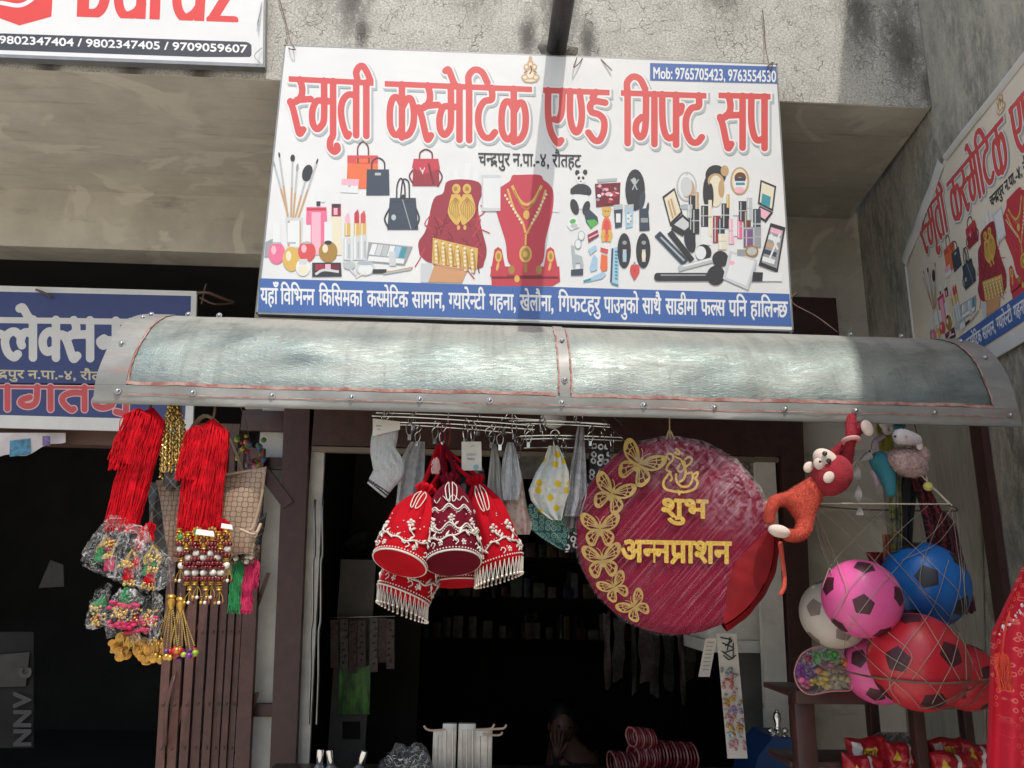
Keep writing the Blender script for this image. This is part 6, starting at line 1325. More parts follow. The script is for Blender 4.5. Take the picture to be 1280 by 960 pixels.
# ================================================================== OTHER PLUSH TOYS AND TRIMMINGS
SYY = 2.40
M_SH = mat('pink_boucle', (.52, .36, .34), .95, var=.25, vs=60, bump=.9, bs=120); M_SHW = mat('white_fleece', (.60, .55, .55), .95, var=.06, bump=.25, bs=200)
t = thing('plush_lamb', P(1132, 596, SYY), 'small plush lamb with white head and nubbly pink body above the ball net', 'soft toy')
s_ = S(1130, 570, SYY); q = rr(3)
mb = MB().ball(P(1134, 578, SYY), 20 * s_, 0, 40, 28, (1.15, .9, .82), Matrix.Rotation(R_(25), 3, 'Y'), lambda d: 1 + .035 * math.sin(13 * d.x + 3) * math.sin(17 * d.z) + .03 * math.sin(29 * d.y + 11 * d.x)).ball(P(1148, 569, SYY), 12 * s_, 0, 24, 16)
fuzz(mb.build('body', M_SH, t), 6000, .007, 0, 5)
h = skin('head', [P(a, b, SYY - .05 + c) for a, b, c in ((1117, 548, 0), (1126, 545, -.005), (1138, 548, 0), (1150, 551, .01))], [(0, 1), (1, 2), (2, 3)], [r_ * s_ for r_ in (8, 11.5, 9, 5)], M_SHW, t, 2); fuzz(h, 2500, .004, 0, 6)
MB().ball(P(1119, 545.5, SYY - .085), 1.5 * s_, 0, 8, 6).build('eye', mat('black_bead_eye'), h)
mb = MB().tube(bez([P(1131, 545, SYY - .08), P(1133, 546, SYY - .082), P(1134, 548, SYY - .08)], 6), .0012, 5); mb.build('stitch', mat('grey_thread', (.2, .2, .22)), h)
MB().ball(P(1149, 556, SYY - .04), 6 * s_, 0, 14, 8, (.7, .5, 1.1)).build('ear', M_SHW, h)
t = thing('plush_duck', P(1152, 588, SYY + .06), 'yellow plush curved behind the pink lamb', 'soft toy')
skin('body', [P(a, b, SYY + .07) for a, b in ((1146, 554), (1154, 562), (1154, 576), (1147, 584))], [(0, 1), (1, 2), (2, 3)], [r_ * s_ for r_ in (6, 8, 8.5, 6)], mat('yellow_plush', (.48, .40, .08), .95, var=.15, bump=.3, bs=200), t, 2)
MB().tube([P(1150, 555, SYY + .07), P(1140, 520, SYY + .05), P(1138, 495, SYY + .04)], .0018, 5).build('hang_cord', M_TWINE, t)
t = thing('plush_bird', P(1098, 600, SYY + .03), 'teal plush bird with a grey beak beside the pink lamb', 'soft toy')
skin('body', [P(a, b, SYY + .04) for a, b in ((1090, 568), (1098, 574), (1106, 586), (1112, 604), (1114, 622))], [(i, i + 1) for i in range(4)], [r_ * s_ for r_ in (9, 13, 14, 9, 5)], mat('teal_plush', (.035, .19, .24), .95, var=.2, bump=.3, bs=200), t, 2)
MB().lathe(P(1086, 570, SYY), P(1074, 577, SYY - .02), [(0, .014), (.6, .009), (1, .001)], 12).build('beak', mat('grey_felt', (.3, .3, .28), .9), t)
MB().ball(P(1087, 564, SYY), .004, 0, 8, 6).build('eye', mat('black_bead_eye'), t)
MB().tube(bez([P(1092, 562, SYY + .03), P(1094, 552, SYY + .02), P(1104, 545, SYY + .03)], 8), .009, 7).build('scarf', mat('mauve_felt', (.3, .22, .25), .9), t); MB().tube(bez([P(1090, 590, SYY), P(1094, 597, SYY - .01), P(1096, 606, SYY)], 6), .007, 6).build('wing', mat('mauve_felt'), t)
t = thing('raffia_tuft', P(1105, 560, SYY + .08), 'olive yellow raffia tuft above the plush bird', 'trimming')
mb = MB(); hank(mb, (1104, 522), 10, 42, 70, SYY + .08, seed=6, r=.0016, taper=.7); mb.build('raffia', mat('olive_raffia', (.30, .26, .04), .8, var=.3), t)
t = thing('hair_scrunchie', P(1112, 535, SYY + .05), 'cluster of white and orange hair scrunchies tucked under the awning edge', 'scrunchie')
mb = MB()
for x, y, c in ((1106, 528, 0), (1116, 526, 1), (1122, 530, 2), (1110, 535, 0)): mb.torus(P(x, y, SYY + .04), (q.uniform(-.5, .5), 1, q.uniform(-.5, .5)), .015, .009, 18, 8, c)
mb.build('fabric_ring', [mat('white_fleece'), mat('orange_fabric', (.4, .18, .05), .9), mat('teal_plush')], t)
t = thing('ribbon', P(1078, 640, 2.5), 'twisted white ribbon hanging beside the plush bird', 'ribbon')
mb = MB().grid(lambda u, v: P(1070 + 5 * v, 570 + 74 * v, 2.5) + V(.011 * math.cos(v * 9) * (u - .5) * 2, .011 * math.sin(v * 9) * (u - .5) * 2, 0), 2, 40, 0, V(0, .0008, 0)); mb.build('satin_strip', mat('white_satin', (.5, .48, .44), .4), t)
sheet('patterned_scarf', [(1110, 1128, 585), (1112, 1126, 610), (1114, 1128, 640), (1116, 1128, 670), (1117, 1127, 690)], 2.48, (lambda g: (g.col(g.mix(g.mr(g.voro2(34, .5), .25, .35), (.26, .24, .05), g.mix(g.mr(g.noise(12), .45, .55), (.09, .1, .07), (.34, .34, .26)))), g.m)[1])(N('olive_print', rough=.9)), 'olive and cream patterned scarf hanging between the plush bird and the dark shawl', 'scarf', .012, 21)
sheet('dark_shawl', [(1124, 1150, 590), (1124, 1146, 620), (1124, 1142, 650), (1126, 1140, 690), (1126, 1138, 720)], 2.52, mat('charcoal_wool', (.025, .026, .03), .9, var=.4, vs=20), 'charcoal shawl hanging above the blue ball', 'shawl', .014, 22)
g = N('crochet_maroon', rough=.9); v_ = g.voro(52, rand=.5); g.col(g.mix(g.mr(v_, .06, .12), (.2, .02, .03), (.015, .012, .014))); 
sheet('crochet_scarf', [(1140, 1156, 596), (1150, 1170, 625), (1156, 1184, 650), (1164, 1190, 690), (1168, 1196, 730), (1180, 1198, 770)], 2.50, g.m, 'black and maroon crochet scarf slanting down behind the net', 'scarf', .012, 23)
sheet('red_cloth', [(1084, 1106, 690), (1090, 1118, 705), (1096, 1124, 722)], 2.6, mat('dull_red_cloth', (.22, .02, .025), .9, var=.3), 'dull red cloth end showing between the pink ball and the scarves', 'cloth', .01, 24)
sheet('orange_cloth', [(1105, 1114, 668), (1106, 1116, 690), (1106, 1116, 712)], 2.55, mat('apricot_cloth', (.42, .16, .08), .9, var=.3), 'narrow apricot cloth end above the blue ball', 'cloth', .006, 25)
t = thing('yellow_bobble', P(1160, 612, SYY), 'yellow crochet bobble tied where the net cords cross', 'bobble')
MB().ball(P(1160, 608, SYY - .01), .0145, 0, 18, 12, wob=lambda d: 1 + .05 * math.sin(20 * d.x) * math.sin(20 * d.z)).build('yarn_ball', mat('lemon_yarn', (.5, .45, .12), .95, var=.15, bump=.4, bs=150), t)
MB().tube(bez([P(1160, 602, SYY), P(1155, 585, SYY), P(1148, 560, SYY + .02)], 6), .0014, 5).build('cord', M_TWINE, t)
t = thing('tinsel_garland', P(1190, 700, 2.6), 'dark red and green tinsel garland behind the blue ball', 'garland'); mb = MB(); hank(mb, (1180, 640), 9, 120, 120, 2.60, seed=12, r=.002, lean=.12); mb.build('tinsel', mat('dark_tinsel', (.10, .015, .03), .5, var=.6, vs=90), t)

# ================================================================== BALLS IN THEIR NET
import itertools
PHI = (1 + 5 ** .5) / 2
ICO = [Vector(v).normalized() for v in [(0, a, b * PHI) for a in (-1, 1) for b in (-1, 1)] + [(a, b * PHI, 0) for a in (-1, 1) for b in (-1, 1)] + [(b * PHI, 0, a) for a in (-1, 1) for b in (-1, 1)]]
def vdir(dx, dy): return V(dx, -math.sqrt(max(0, 1 - dx * dx - dy * dy)), -dy).normalized()
def soccer(x, y, r_, Y, colr, label, v1, v2, patch=(.02, .018, .02)):
    c = P(x, y, Y); r = r_ * S(x, y, Y); a, b = vdir(*v1), vdir(*v2)
    i0 = ICO[0]; n1 = min((v for v in ICO if v is not i0), key=lambda v: (v - i0).length)
    def basis(p, q_): z = p.normalized(); xx = (q_ - z * q_.dot(z)).normalized(); return Matrix((xx, z.cross(xx), z)).transposed()
    M = basis(a, b) @ basis(i0, n1).transposed()
    mb = MB(); bm = bmesh.new(); bmesh.ops.create_uvsphere(bm, u_segments=56, v_segments=36, radius=r)
    for q_ in bm.verts: q_.co += c
    mb.bm(bm, 0)
    for v in ICO:
        z = v; nb = sorted((w_ for w_ in ICO if w_ is not v), key=lambda w_: (w_ - v).length)[:5]; xx = (nb[0] - z * nb[0].dot(z)).normalized(); yy = z.cross(xx)
        K = 5; vs = []; n = 40
        vs.append(c + (M @ z) * r * 1.004)
        for j in range(1, K + 1):
            for i in range(n):
                th = 2 * math.pi * i / n; s5 = (th % (2 * math.pi / 5)) - math.pi / 5; rad_ = .285 * math.cos(math.pi / 5) / math.cos(s5) * j / K
                vs.append(c + (M @ (z + (xx * math.cos(th) + yy * math.sin(th)) * rad_).normalized()) * r * (1.004 if j < K else 1.0005))
        mb.add(vs, [(0, 1 + i, 1 + (i + 1) % n) for i in range(n)] + [(1 + j * n + i, 1 + (j + 1) * n + i, 1 + (j + 1) * n + (i + 1) % n, 1 + j * n + (i + 1) % n) for j in range(K - 1) for i in range(n)], 1)
    o = mb.build('football', [mat('ball_' + colr[0], colr[1], .3, var=.06, vs=6, bump=.05, bs=200), mat('ball_patch_' + colr[0], patch, .42, var=.15, vs=12)], label=label, cat='ball', group='vinyl footballs in the net bag')
    BALLS.append((c, r)); return o
BALLS = []
soccer(1077, 748, 46.6, 2.33, ('pink', (.68, .10, .30)), 'bright pink football, upper one of the pair of pink balls', (-.41, .145), (.61, -.09), (.06, .012, .022))
soccer(1155.5, 731, 51, 2.49, ('blue', (.01, .13, .42)), 'blue football with black patches', (-.42, -.18), (.39, .47))
soccer(1147, 827, 57, 2.32, ('red', (.50, .022, .035)), 'largest red football, in front at the bottom of the net', (.21, -.24), (-.75, -.1), (.06, .012, .018))
soccer(1043, 767, 41, 2.54, ('cream', (.50, .45, .39)), 'off white football half hidden behind the upper pink ball', (-.13, .53), (-.87, -.27), (.2, .16, .14))
soccer(1097, 835, 42, 2.56, ('pink', (.68, .10, .30)), 'pink football squeezed low behind the largest red ball', (-.43, .67), (-.77, -.47), (.06, .012, .022))
soccer(1205, 846, 39, 2.53, ('red', (.50, .022, .035)), 'smaller red football behind the largest one, on the batten side', (.3, .78), (.2, -.1), (.06, .012, .018))
t = thing('ball_net', P(1120, 885, 2.4), 'pale string net bag with a bent hoop at its mouth, full of coloured footballs', 'net')
NYD = 2.4
def nety(px, py, dflt):
    d = ray(px, py).normalized(); best = None
    for c, r in BALLS:
        r2 = r * 1.03 + .003; oc = C0 - c; b = oc.dot(d); k = b * b - oc.dot(oc) + r2 * r2
        if k > 0:
            tt = -b - math.sqrt(k)
            if best is None or tt < best: best = tt
    p = P(px, py, dflt)
    if best is not None:
        q_ = C0 + d * best
        if q_.y < dflt: return q_
    return p
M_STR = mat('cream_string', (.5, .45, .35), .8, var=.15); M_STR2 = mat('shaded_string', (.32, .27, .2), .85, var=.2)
def string(name, pts, Y=2.42, r=.0019, m=None, n=26, front=True):
    q_ = [(p.x, p.y) for p in bez([(a, b, 0) for a, b in pts], n)]
    MBn = MB().tube([nety(a, b, Y) if front else P(a, b, Y) for a, b in q_], r, 5); return MBn
mb = MB()
for a in ([(1076, 570), (1040, 610), (1016, 629)], [(1135, 577), (1165, 608), (1190, 632)], [(1157, 590), (1160, 606), (1172, 615), (1186, 630)]): mb.tube([P(x, y, 2.40) for x, y in a], .0022, 6)
mb.build('carry_cord', M_STR, t)
mb = MB().tube(bez([P(1016, 629, 2.40), P(1080, 629.5, 2.37), P(1140, 630, 2.37), P(1188, 630, 2.40)], 16), .0022, 6); mb.build('mouth_cord', M_STR, t)
mb = MB().tube(bez([P(1160, 630, 2.40), P(1185, 631, 2.42), P(1197, 637, 2.46), P(1185, 639, 2.5), P(1120, 638, 2.56), P(1060, 636, 2.56), P(1020, 632, 2.48), P(1016, 629, 2.42)], 36), .0026, 6); mb.build('hoop', M_RUST, t)
net = MB()
lines = [[(1016, 630), (1060, 668), (1100, 708), (1135, 745), (1165, 790), (1200, 850)], [(1016, 630), (1032, 668), (1050, 712), (1058, 740), (1040, 775)], [(1017, 640), (1026, 680), (1040, 716)], [(1048, 632), (1100, 680), (1150, 735), (1190, 775), (1225, 850)],
 [(1190, 634), (1170, 662), (1140, 690), (1110, 722), (1082, 755), (1060, 790), (1052, 830)], [(1160, 632), (1120, 668), (1090, 705), (1062, 735), (1048, 762)], [(1190, 640), (1196, 680), (1200, 730), (1180, 790), (1140, 850)], [(1196, 640), (1204, 720), (1212, 780), (1228, 846)], [(1110, 632), (1070, 672), (1040, 705), (1028, 735)],
 [(1080, 632), (1130, 672), (1175, 715), (1200, 745), (1204, 790)], [(1128, 700), (1170, 680), (1195, 650)], [(1186, 700), (1166, 760), (1130, 810), (1112, 855), (1125, 880)], [(1060, 800), (1100, 838), (1135, 868), (1150, 885)], [(1200, 790), (1190, 830), (1180, 850), (1165, 880)], [(1060, 770), (1100, 812), (1150, 845), (1185, 880)], [(1205, 700), (1206, 760), (1208, 850)], [(1110, 790), (1140, 820), (1120, 850), (1092, 880)], [(1178, 640), (1150, 720), (1168, 760), (1200, 800)]]
for i, l_ in enumerate(lines): 
    q_ = [(p.x, p.y) for p in bez([(a, b, 0) for a, b in l_], 30)]; net.tube([nety(a, b, 2.46) for a, b in q_], .00095, 5)
net.build('netting', M_STR2, t)
mb = MB(); q_ = [(p.x, p.y) for p in bez([(a, b, 0) for a, b in [(1030, 833), (1060, 840), (1100, 848), (1160, 854), (1200, 853), (1238, 849)]], 36)]; mb.tube([nety(a, b, 2.40) for a, b in q_], .003, 6)
for l_ in ([(1238, 849), (1200, 868), (1170, 882), (1150, 886)], [(1238, 850), (1215, 878), (1190, 886), (1165, 884)]): mb.tube([nety(p.x, p.y, 2.44) for p in bez([(a, b, 0) for a, b in l_], 16)], .002, 5)
MB().tube([P(1016, 629, 2.4), P(1024, 655, 2.4), P(1040, 700, 2.4)], .0015, 5).build('loose_cord', M_TWINE, t)
mb.build('girdle_cord', M_TWINE, t)

# ================================================================== STAND, BAGGED SWEETS, PACKETS
t = thing('display_stand', P(1110, 1000, 2.6), 'dark brown timber stand below the balls', 'stand')
def beam(x0, x1, y0, y1, Ya, d, nm, mm=M_BROWN):
    a, b = P(x0, y1, Ya), P(x1, y0, Ya); MB().rbox((a.x, Ya, a.z), (b.x, Ya + d, b.z), .003).build(nm, mm, t)
def leg(x0, x1, y0, Ya, d, nm='leg'):
    a, b = P(x0, 960, Ya), P(x1, 960, Ya); z1 = P(x0, y0, Ya).z; MB().rbox((a.x, Ya, .0), (b.x, Ya + d, z1), .004).build(nm, M_BROWN, t)
LY = 2.60
beam(996, 1082, 864, 880, LY - .02, .04, 'top_rail'); beam(1085, 1245, 853, 866, 2.86, .04, 'back_rail')
leg(999, 1024, 866, LY, .05); leg(1094, 1106, 870, 2.86, .04); leg(1149, 1163, 868, LY, .04); leg(1212, 1224, 868, 2.86, .04)
MB().rbox((P(996, 870, LY).x, LY - .01, P(996, 866, LY).z - .02), (P(1085, 870, LY).x, LY + .3, P(996, 866, LY).z - .002), .003).build('shelf_board', M_BROWN, t)
a = P(1030, 960, LY - .08); sh = MB().rbox((a.x - .05, LY + .06, a.z - .03), (P(1240, 960, LY).x, LY + .26, a.z - .012)); sh.build('lower_shelf', M_BROWN, t)
t = thing('sweet_bag', P(1030, 864, 2.58), 'clear pink rimmed bag of coloured hair bobbles on the stand', 'bag')
q = rr(41); cols = [mat('bobble_' + n_, c, .35, var=.2) for n_, c in (('purple', (.14, .03, .2)), ('pink', (.5, .08, .2)), ('yellow', (.5, .36, .03)), ('green', (.06, .3, .04)), ('orange', (.5, .15, .03)), ('maroon', (.2, .02, .05)), ('straw', (.3, .26, .14)))]
mb = MB()
for i in range(190):
    x, y = q.uniform(998, 1062), q.uniform(814, 860)
    if (x - 1029) ** 2 / 34 ** 2 + (y - 842) ** 2 / 28 ** 2 > 1: continue
    c = 3 if (y < 828 and 1015 < x < 1052) else 0 if (x < 1022 and 826 < y < 848) else 1 if (x < 1012 and y >= 842) else 2 if (x < 1035 and y > 840) else 6 if x > 1035 and y > 832 else q.choice((4, 5, 1, 5))
    mb.ball(P(x, y, 2.56 + q.uniform(-.02, .02)), q.uniform(.007, .013), c, 8, 6, (1, .8, q.uniform(.6, 1)))
mb.build('bobbles', cols, t)
rim = [(996, 828), (1004, 816), (1022, 808), (1042, 810), (1056, 822), (1062, 845), (1064, 862), (1040, 864), (1012, 868), (998, 858), (993, 842)]
rg = bez([P(a, b, 2.545) for a, b in rim + [rim[0]]], 48); MB().tube(rg, .0022, 6).build('pink_seam', mat('pink_edge', (.5, .2, .22), .4), t)
c = P(1028, 838, 2.52); mb = MB(); vs = [c] + [c.lerp(p, .6) + V(0, .004, 0) for p in rg[:-1]] + rg[:-1]; n = 48
mb.add(vs, [(0, 1 + i, 1 + (i + 1) % n) for i in range(n)] + [(1 + i, 1 + n + i, 1 + n + (i + 1) % n, 1 + (i + 1) % n) for i in range(n)]); mb.build('clear_front', film('clear_thin_film', (.5, .5, .5), .86, .1, .8, 40), t)
# snack packets
M_SN = mat('red_foil', (.40, .012, .02), .3, .1, var=.25, vs=12, bump=.5, bs=14); M_SN2 = mat('yellow_print', (.62, .42, .03), .35, var=.1); M_SN3 = mat('white_print', (.6, .58, .55), .35)
def packet(x0, y0, x1, y1, Y, rot, label, seed, mark):
    q = rr(seed); cx, cy = (x0 + x1) / 2, (y0 + y1) / 2; s = S(cx, cy, Y); w_, h_ = (x1 - x0) * s, (y1 - y0) * s; M = Matrix.Rotation(R_(rot), 3, 'Y'); c = P(cx, cy, Y)
    t = thing('snack_packet', P(cx, y1, Y), label, 'snack packet', 'red snack packets under the stand')
    def f(u, v, sg_):
        e = max(0, (1 - (2 * u - 1) ** 2)) ** .5 * max(0, 1 - (2 * v - 1) ** 4) ** .5
        return c + M @ V((u - .5) * w_ * (1 - .06 * math.sin(math.pi * v)), sg_ * (.032 * e + .001) + (.005 * math.sin(u * 17 + seed) + .004 * math.sin(v * 19 + 5 * u + seed) + .003 * math.sin(31 * u - 23 * v)) * e, (v - .5) * h_ + .004 * math.sin(u * 9 + seed))
    mb = MB().grid(lambda u, v: f(u, v, -1), 20, 16).grid(lambda u, v: f(1 - u, v, 1), 20, 16); mb.build('foil_bag', M_SN, t)
    lb = MB()
    if mark == 'y':
        lb.grid(lambda u, v: f(.32 + .3 * u, .45 + .3 * v, -1) + V(0, -.002, 0), 8, 6, 0)
        k = Ink(0, 0, 30, 12, .4); tm = MB()
        for st in ([(3, 2), (3, 9), (6, 9)], [(9, 2), (9, 9)], [(13, 2), (13, 9), (16, 9)], [(16, 2), (20, 2), (16, 9), (20, 9)]): k.stroke(st, 1.3, 2)
        k.mesh(lb, lambda x, y: f(.34 + .26 * x / 22, .72 - .24 * y / 11, -1) + V(0, -.004, 0), 0, 2)
        lb.grid(lambda u, v: f(.05 + .2 * u + .05 * v, .1 + .8 * v, -1) + V(0, -.002, 0), 4, 10, 1)
    else:
        lb.grid(lambda u, v: f(.55 + .08 * u, .02 + .96 * v, -1) + V(0, -.002, 0), 3, 12, 1); lb.grid(lambda u, v: f(.12 + .25 * u, .5 + .3 * v * (1 - abs(2 * u - 1)), -1) + V(0, -.002, 0), 8, 6, 0)
    lb.build('printed_label', [M_SN2, M_SN3, mat('brown_print', (.2, .04, .02), .4)], t); return t
packet(1058, 923, 1110, 960, 2.68, -6, 'crumpled red snack packet with a yellow panel, at the shelf end under the pink ball', 1, 'y')
packet(1052, 946, 1105, 985, 2.62, 4, 'red snack packet with a white stripe, lowest at the shelf end', 2, 'w')
packet(1104, 930, 1150, 968, 2.66, 8, 'red snack packet with white corner, just before the middle stand leg', 3, 'w')
packet(1160, 924, 1205, 958, 2.68, -4, 'red snack packet with a yellow panel, just past the middle stand leg', 4, 'y')
packet(1162, 942, 1216, 985, 2.62, 2, 'red snack packet with a white stripe and yellow triangle past the middle leg', 5, 'w')
packet(1196, 930, 1240, 965, 2.67, 10, 'red snack packet partly under grey film beside the red dress', 6, 'w')
sheet('grey_film', [(1100, 1150, 916), (1085, 1155, 925), (1090, 1160, 934)], 2.70, film('grey_film', (.3, .3, .29), .35, .3, .8, 20), 'crumpled grey plastic film lying over the snack packets', 'plastic film', .02, 33)
# ================================================================== RED DRESS
g = N('bandhani_red', rough=.8)
v1_ = g.noise(3, 3, .5); du = g.n.new('ShaderNodeUVMap')
vv_ = g.voro2(58, .8, du.outputs[0]); ringd = g.math('MULTIPLY', g.mr(vv_, .14, .19), g.mr(vv_, .27, .33, 1, 0)); den = g.mr(g.noise(2.6, 3, .5, du.outputs[0]), .42, .48)
g.col(g.mix(g.math('MULTIPLY', ringd, g.math('ADD', g.math('MULTIPLY', den, .75), .0)), g.mix(g.mr(v1_, .35, .65), (.50, .004, .02), (.60, .006, .03)), (.75, .2, .15))); M_BAN = g.m
t = thing('red_dress', P(1300, 1050, 1.72), 'bright red dotted dress with a tassel hanging at the street edge', 'dress')
def drs(u, v):
    y = 640 + 460 * v; xl = 1244 if y > 792 else 1244 + (792 - y) * .47
    if y > 792: xl = 1244 - 6 * min(1, (y - 792) / 160)
    x = xl + (1450 - xl) * u; return P(x, y, 1.74 + .05 * u + .014 * math.sin(u * 17 + v * 2) + .008 * math.sin(u * 41) + .03 * (1 - min(1, u * 6)))
mb = MB().grid(drs, 70, 60, 0, V(.004, .02, 0)); o = mb.build('cloth', M_BAN, t, ang=60)
uv = o.data.uv_layers.new(name='UVMap')
for l in o.data.loops: c = o.data.vertices[l.vertex_index].co; uv.data[l.index].uv = (c.x, c.z)
mb = MB(); core(mb, (1252, 822), 7, 38, 1.715); hank(mb, (1252, 818), 8, 42, 70, 1.712, seed=5, r=.0014); mb.build('tassel', mat('orange_silk', (.62, .05, .025), .6, var=.2, vs=60), t)
mb = MB().tube(bez([P(1262, 765, 1.72), P(1256, 790, 1.715), P(1252, 820, 1.715)], 10), .002, 5); mb.build('tassel_cord', mat('orange_silk'), t)
mb = MB(); q = rr(8)
for i in range(34):
    f = i / 33; p = drs(.02 + .16 * (1 - f), .20 + .12 * f); mb.ball(p + V(0, -.006, 0) + V(q.uniform(-.008, .008), 0, q.uniform(-.01, .01)), q.uniform(.0022, .0045), 0, 7, 5, (1, .5, 1.2))
mb.build('sequins', mat('sequin_white', (.7, .66, .64), .25), t)
# ================================================================== INSIDE THE SHOP
def atz_(px, Y, z): return V(P(px, 800, Y).x, Y, z)
CTY = 3.35; zc = P(600, 985, CTY).z
t = thing('counter', (.2, 3.6, .16), 'low dark counter just inside the shop entrance', 'counter')
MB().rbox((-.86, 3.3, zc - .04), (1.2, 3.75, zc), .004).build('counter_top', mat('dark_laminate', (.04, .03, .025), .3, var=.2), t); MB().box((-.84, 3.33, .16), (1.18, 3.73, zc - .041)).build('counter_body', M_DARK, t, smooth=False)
# white hook display
t = thing('hook_stand', (P(580, 950, 3.5).x, 3.5, zc), 'white slotted display pillar with orange tinged hooks on the counter', 'display stand')
mb = MB()
for x0, x1, y0 in ((541, 553.5, 915), (553, 571, 906), (573, 595, 906), (594, 616, 914)):
    a, b = P(x0, y0, 3.48), P(x1, y0, 3.48); mb = MB().rbox((a.x, 3.48 if x0 in (554, 574) else 3.51, zc), (b.x, 3.54, a.z), .004); mb.build('panel', mat('off_white_board', (.60, .57, .52), .38, .35, var=.15, vs=20), t)
mb = MB()
for pts in ([(556, 912), (540, 913), (533, 911), (530, 907)], [(594, 912), (612, 911), (616, 909), (618, 905)], [(598, 912), (622, 911), (630, 910), (633, 906)], [(604, 918), (620, 919), (626, 918), (628, 915)]):
    MB().tube(bez([P(a, b, 3.46) for a, b in pts], 10), .0045, 7).build('hook', mat('pale_peg', (.5, .36, .28), .45), t)
for x in (547, 557, 566, 577, 584, 591, 600, 609): MB().tube([P(x, 912 if 553 < x < 595 else 920, 3.478 if 553 < x < 595 else 3.508), P(x - .5, 985, 3.478 if 553 < x < 595 else 3.508)], .0035, 6).build('rib', mat('off_white_board'), t)
# bottles
for x, y, s_, lab in ((401, 936, 0, 'chrome capped bottle at the jamb end of the counter'), (412, 937, -9, 'chrome capped bottle tilted between two others on the counter'), (456, 938, 14, 'chrome capped bottle leaning alone on the counter')):
    t = thing('capped_bottle', P(x, 985, 3.42), lab, 'bottle', 'chrome capped bottles on the counter'); ax = Matrix.Rotation(R_(s_), 3, 'Y') @ V(0, 0, 1); p = P(x, y, 3.42); L = p.z - zc
    MB().lathe(p - ax * .055, p, [(0, .014), (.05, .0155), (.95, .0155), (1, .013)], 20).build('cap', M_CHROME, t); MB().lathe(p - ax * L, p - ax * .056, [(0, .03), (.1, .034), (.6, .034), (.85, .02), (1, .014)], 20).build('body', mat('grey_glass', (.25, .26, .26), .15, .3), t)
for k in range(9): pass
t = thing('lace_bag', P(508, 975, 3.45), 'clear bag of curled silver lace on the counter', 'bag'); q = rr(9); mb = MB()
for i in range(46):
    c = P(q.uniform(482, 536), q.uniform(946, 975), 3.45); r_ = q.uniform(.008, .03); mb.torus(c, (q.uniform(-1, 1), q.uniform(-1, 1), q.uniform(-1, 1)), r_, .0014, 16, 4)
mb.build('lace_curls', M_STEEL, t); c = P(508, 985, 3.45); MB().ball(c, .13, 0, 26, 16, (1, .6, 1.25), None, lambda d: 1 + .07 * math.sin(9 * d.x + 5 * d.z) + .05 * math.sin(14 * d.y)).build('film', film('clear_bag_film', (.4, .4, .4), .86, .15, .8, 30), t)
# bangle rolls
t = thing('bangle_roll', P(815, 985, 3.5), 'red and pink striped bangle rolls stacked on the counter', 'bangles')
for j, (x, y, R, n, dx) in enumerate(((803, 921, .038, 9, 3.0), (806, 945, .042, 9, 3.2), (836, 940, .05, 16, 4.2), (790, 955, .05, 12, 4.2))):
    mb = MB()
    for i in range(n): mb.torus(P(x + (i - n / 2) * dx, y + .3 * i, 3.5 + .02 * j), (1, .5 if j < 2 else .25, .1), R, .0042, 24, 6, i % 3 == 0)
    mb.build('bangle_row', [mat('bangle_red', (.13, .01, .02), .35, var=.2), mat('bangle_pink', (.24, .1, .1), .35)], t)
# notice board with a green picture
t = thing('tall_board', P(440, 1000, 4.55), 'tall grey cardboard stand with a green picture on the wall side of the shop', 'board')
a, b = P(408, 960, 4.6), P(470, 700, 4.6); MB().box((a.x, 4.6, .16), (b.x, 4.63, b.z)).build('board', mat('grey_card', (.13, .12, .11), .8, var=.2), t, smooth=False)
g = N('green_scene', rough=.4); g.col(g.mix(g.mr(g.noise(26, 5, .7, g.mapv((1, 1, .25))), .4, .62), (.02, .10, .01), (.14, .42, .06))); 
MB().slab4([P(423, 893, 4.58), P(462, 893, 4.58), P(463, 832, 4.58), P(424, 832, 4.58)], V(0, .01, 0)).build('picture', g.m, t, smooth=False); MB().slab4([P(428, 924, 4.59), P(450, 924, 4.59), P(450, 902, 4.59), P(428, 902, 4.59)], V(0, .008, 0)).build('dark_label', M_DARK, t, smooth=False)
q = rr(15)
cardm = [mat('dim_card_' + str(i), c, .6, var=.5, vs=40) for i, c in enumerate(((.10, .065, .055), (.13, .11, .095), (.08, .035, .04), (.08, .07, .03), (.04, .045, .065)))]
for i, (x, y0, y1) in enumerate(((418, 775, 835), (430, 774, 838), (441, 776, 842), (452, 775, 834), (467, 772, 840), (478, 772, 828), (488, 774, 836))):
    t = thing('card_strip', P(x, y1, 4.5), 'strip of small carded hair clips hung in front of the tall grey board', 'card strip', 'carded strips before the grey board')
    MB().grid(lambda u, v: P(x - 5 + 10 * u, y0 + (y1 - y0) * v, 4.5 + .006 * math.sin(v * 9 + i)), 2, 10, 0, V(0, .002, 0)).build('card', cardm[i % 3], t)
    mb = MB()
    for k in range(7): mb.ball(P(x + q.uniform(-3, 3), y0 + 6 + k * (y1 - y0 - 8) / 7, 4.485), .008, 0, 7, 5, (1, .6, .7))
    mb.build('clips', cardm[(i + 1) % 5], t)
MB().tube([P(412, 772, 4.5), P(494, 770, 4.5)], .003, 6).build('hanging_rod', M_STEEL, label='thin steel rod carrying carded strips before the tall grey board', cat='rod')
t = thing('wall_fan', P(458, 745, 5.2), 'black caged fan in the gloom behind the door pull', 'fan'); c = P(458, 703, 5.2); mb = MB()
for r_ in (.24, .19, .13, .07): mb.torus(c + V(0, -.05 + .1 * (r_ / .24) ** 2, 0), (.3, 1, 0), r_, .005, 32, 6)
mb.build('cage', mat('fan_black', (.03, .03, .03), .4), t); MB().ball(c + V(0, .05, 0), .06, 0, 16, 10).build('hub', mat('fan_black'), t)
mb = MB()
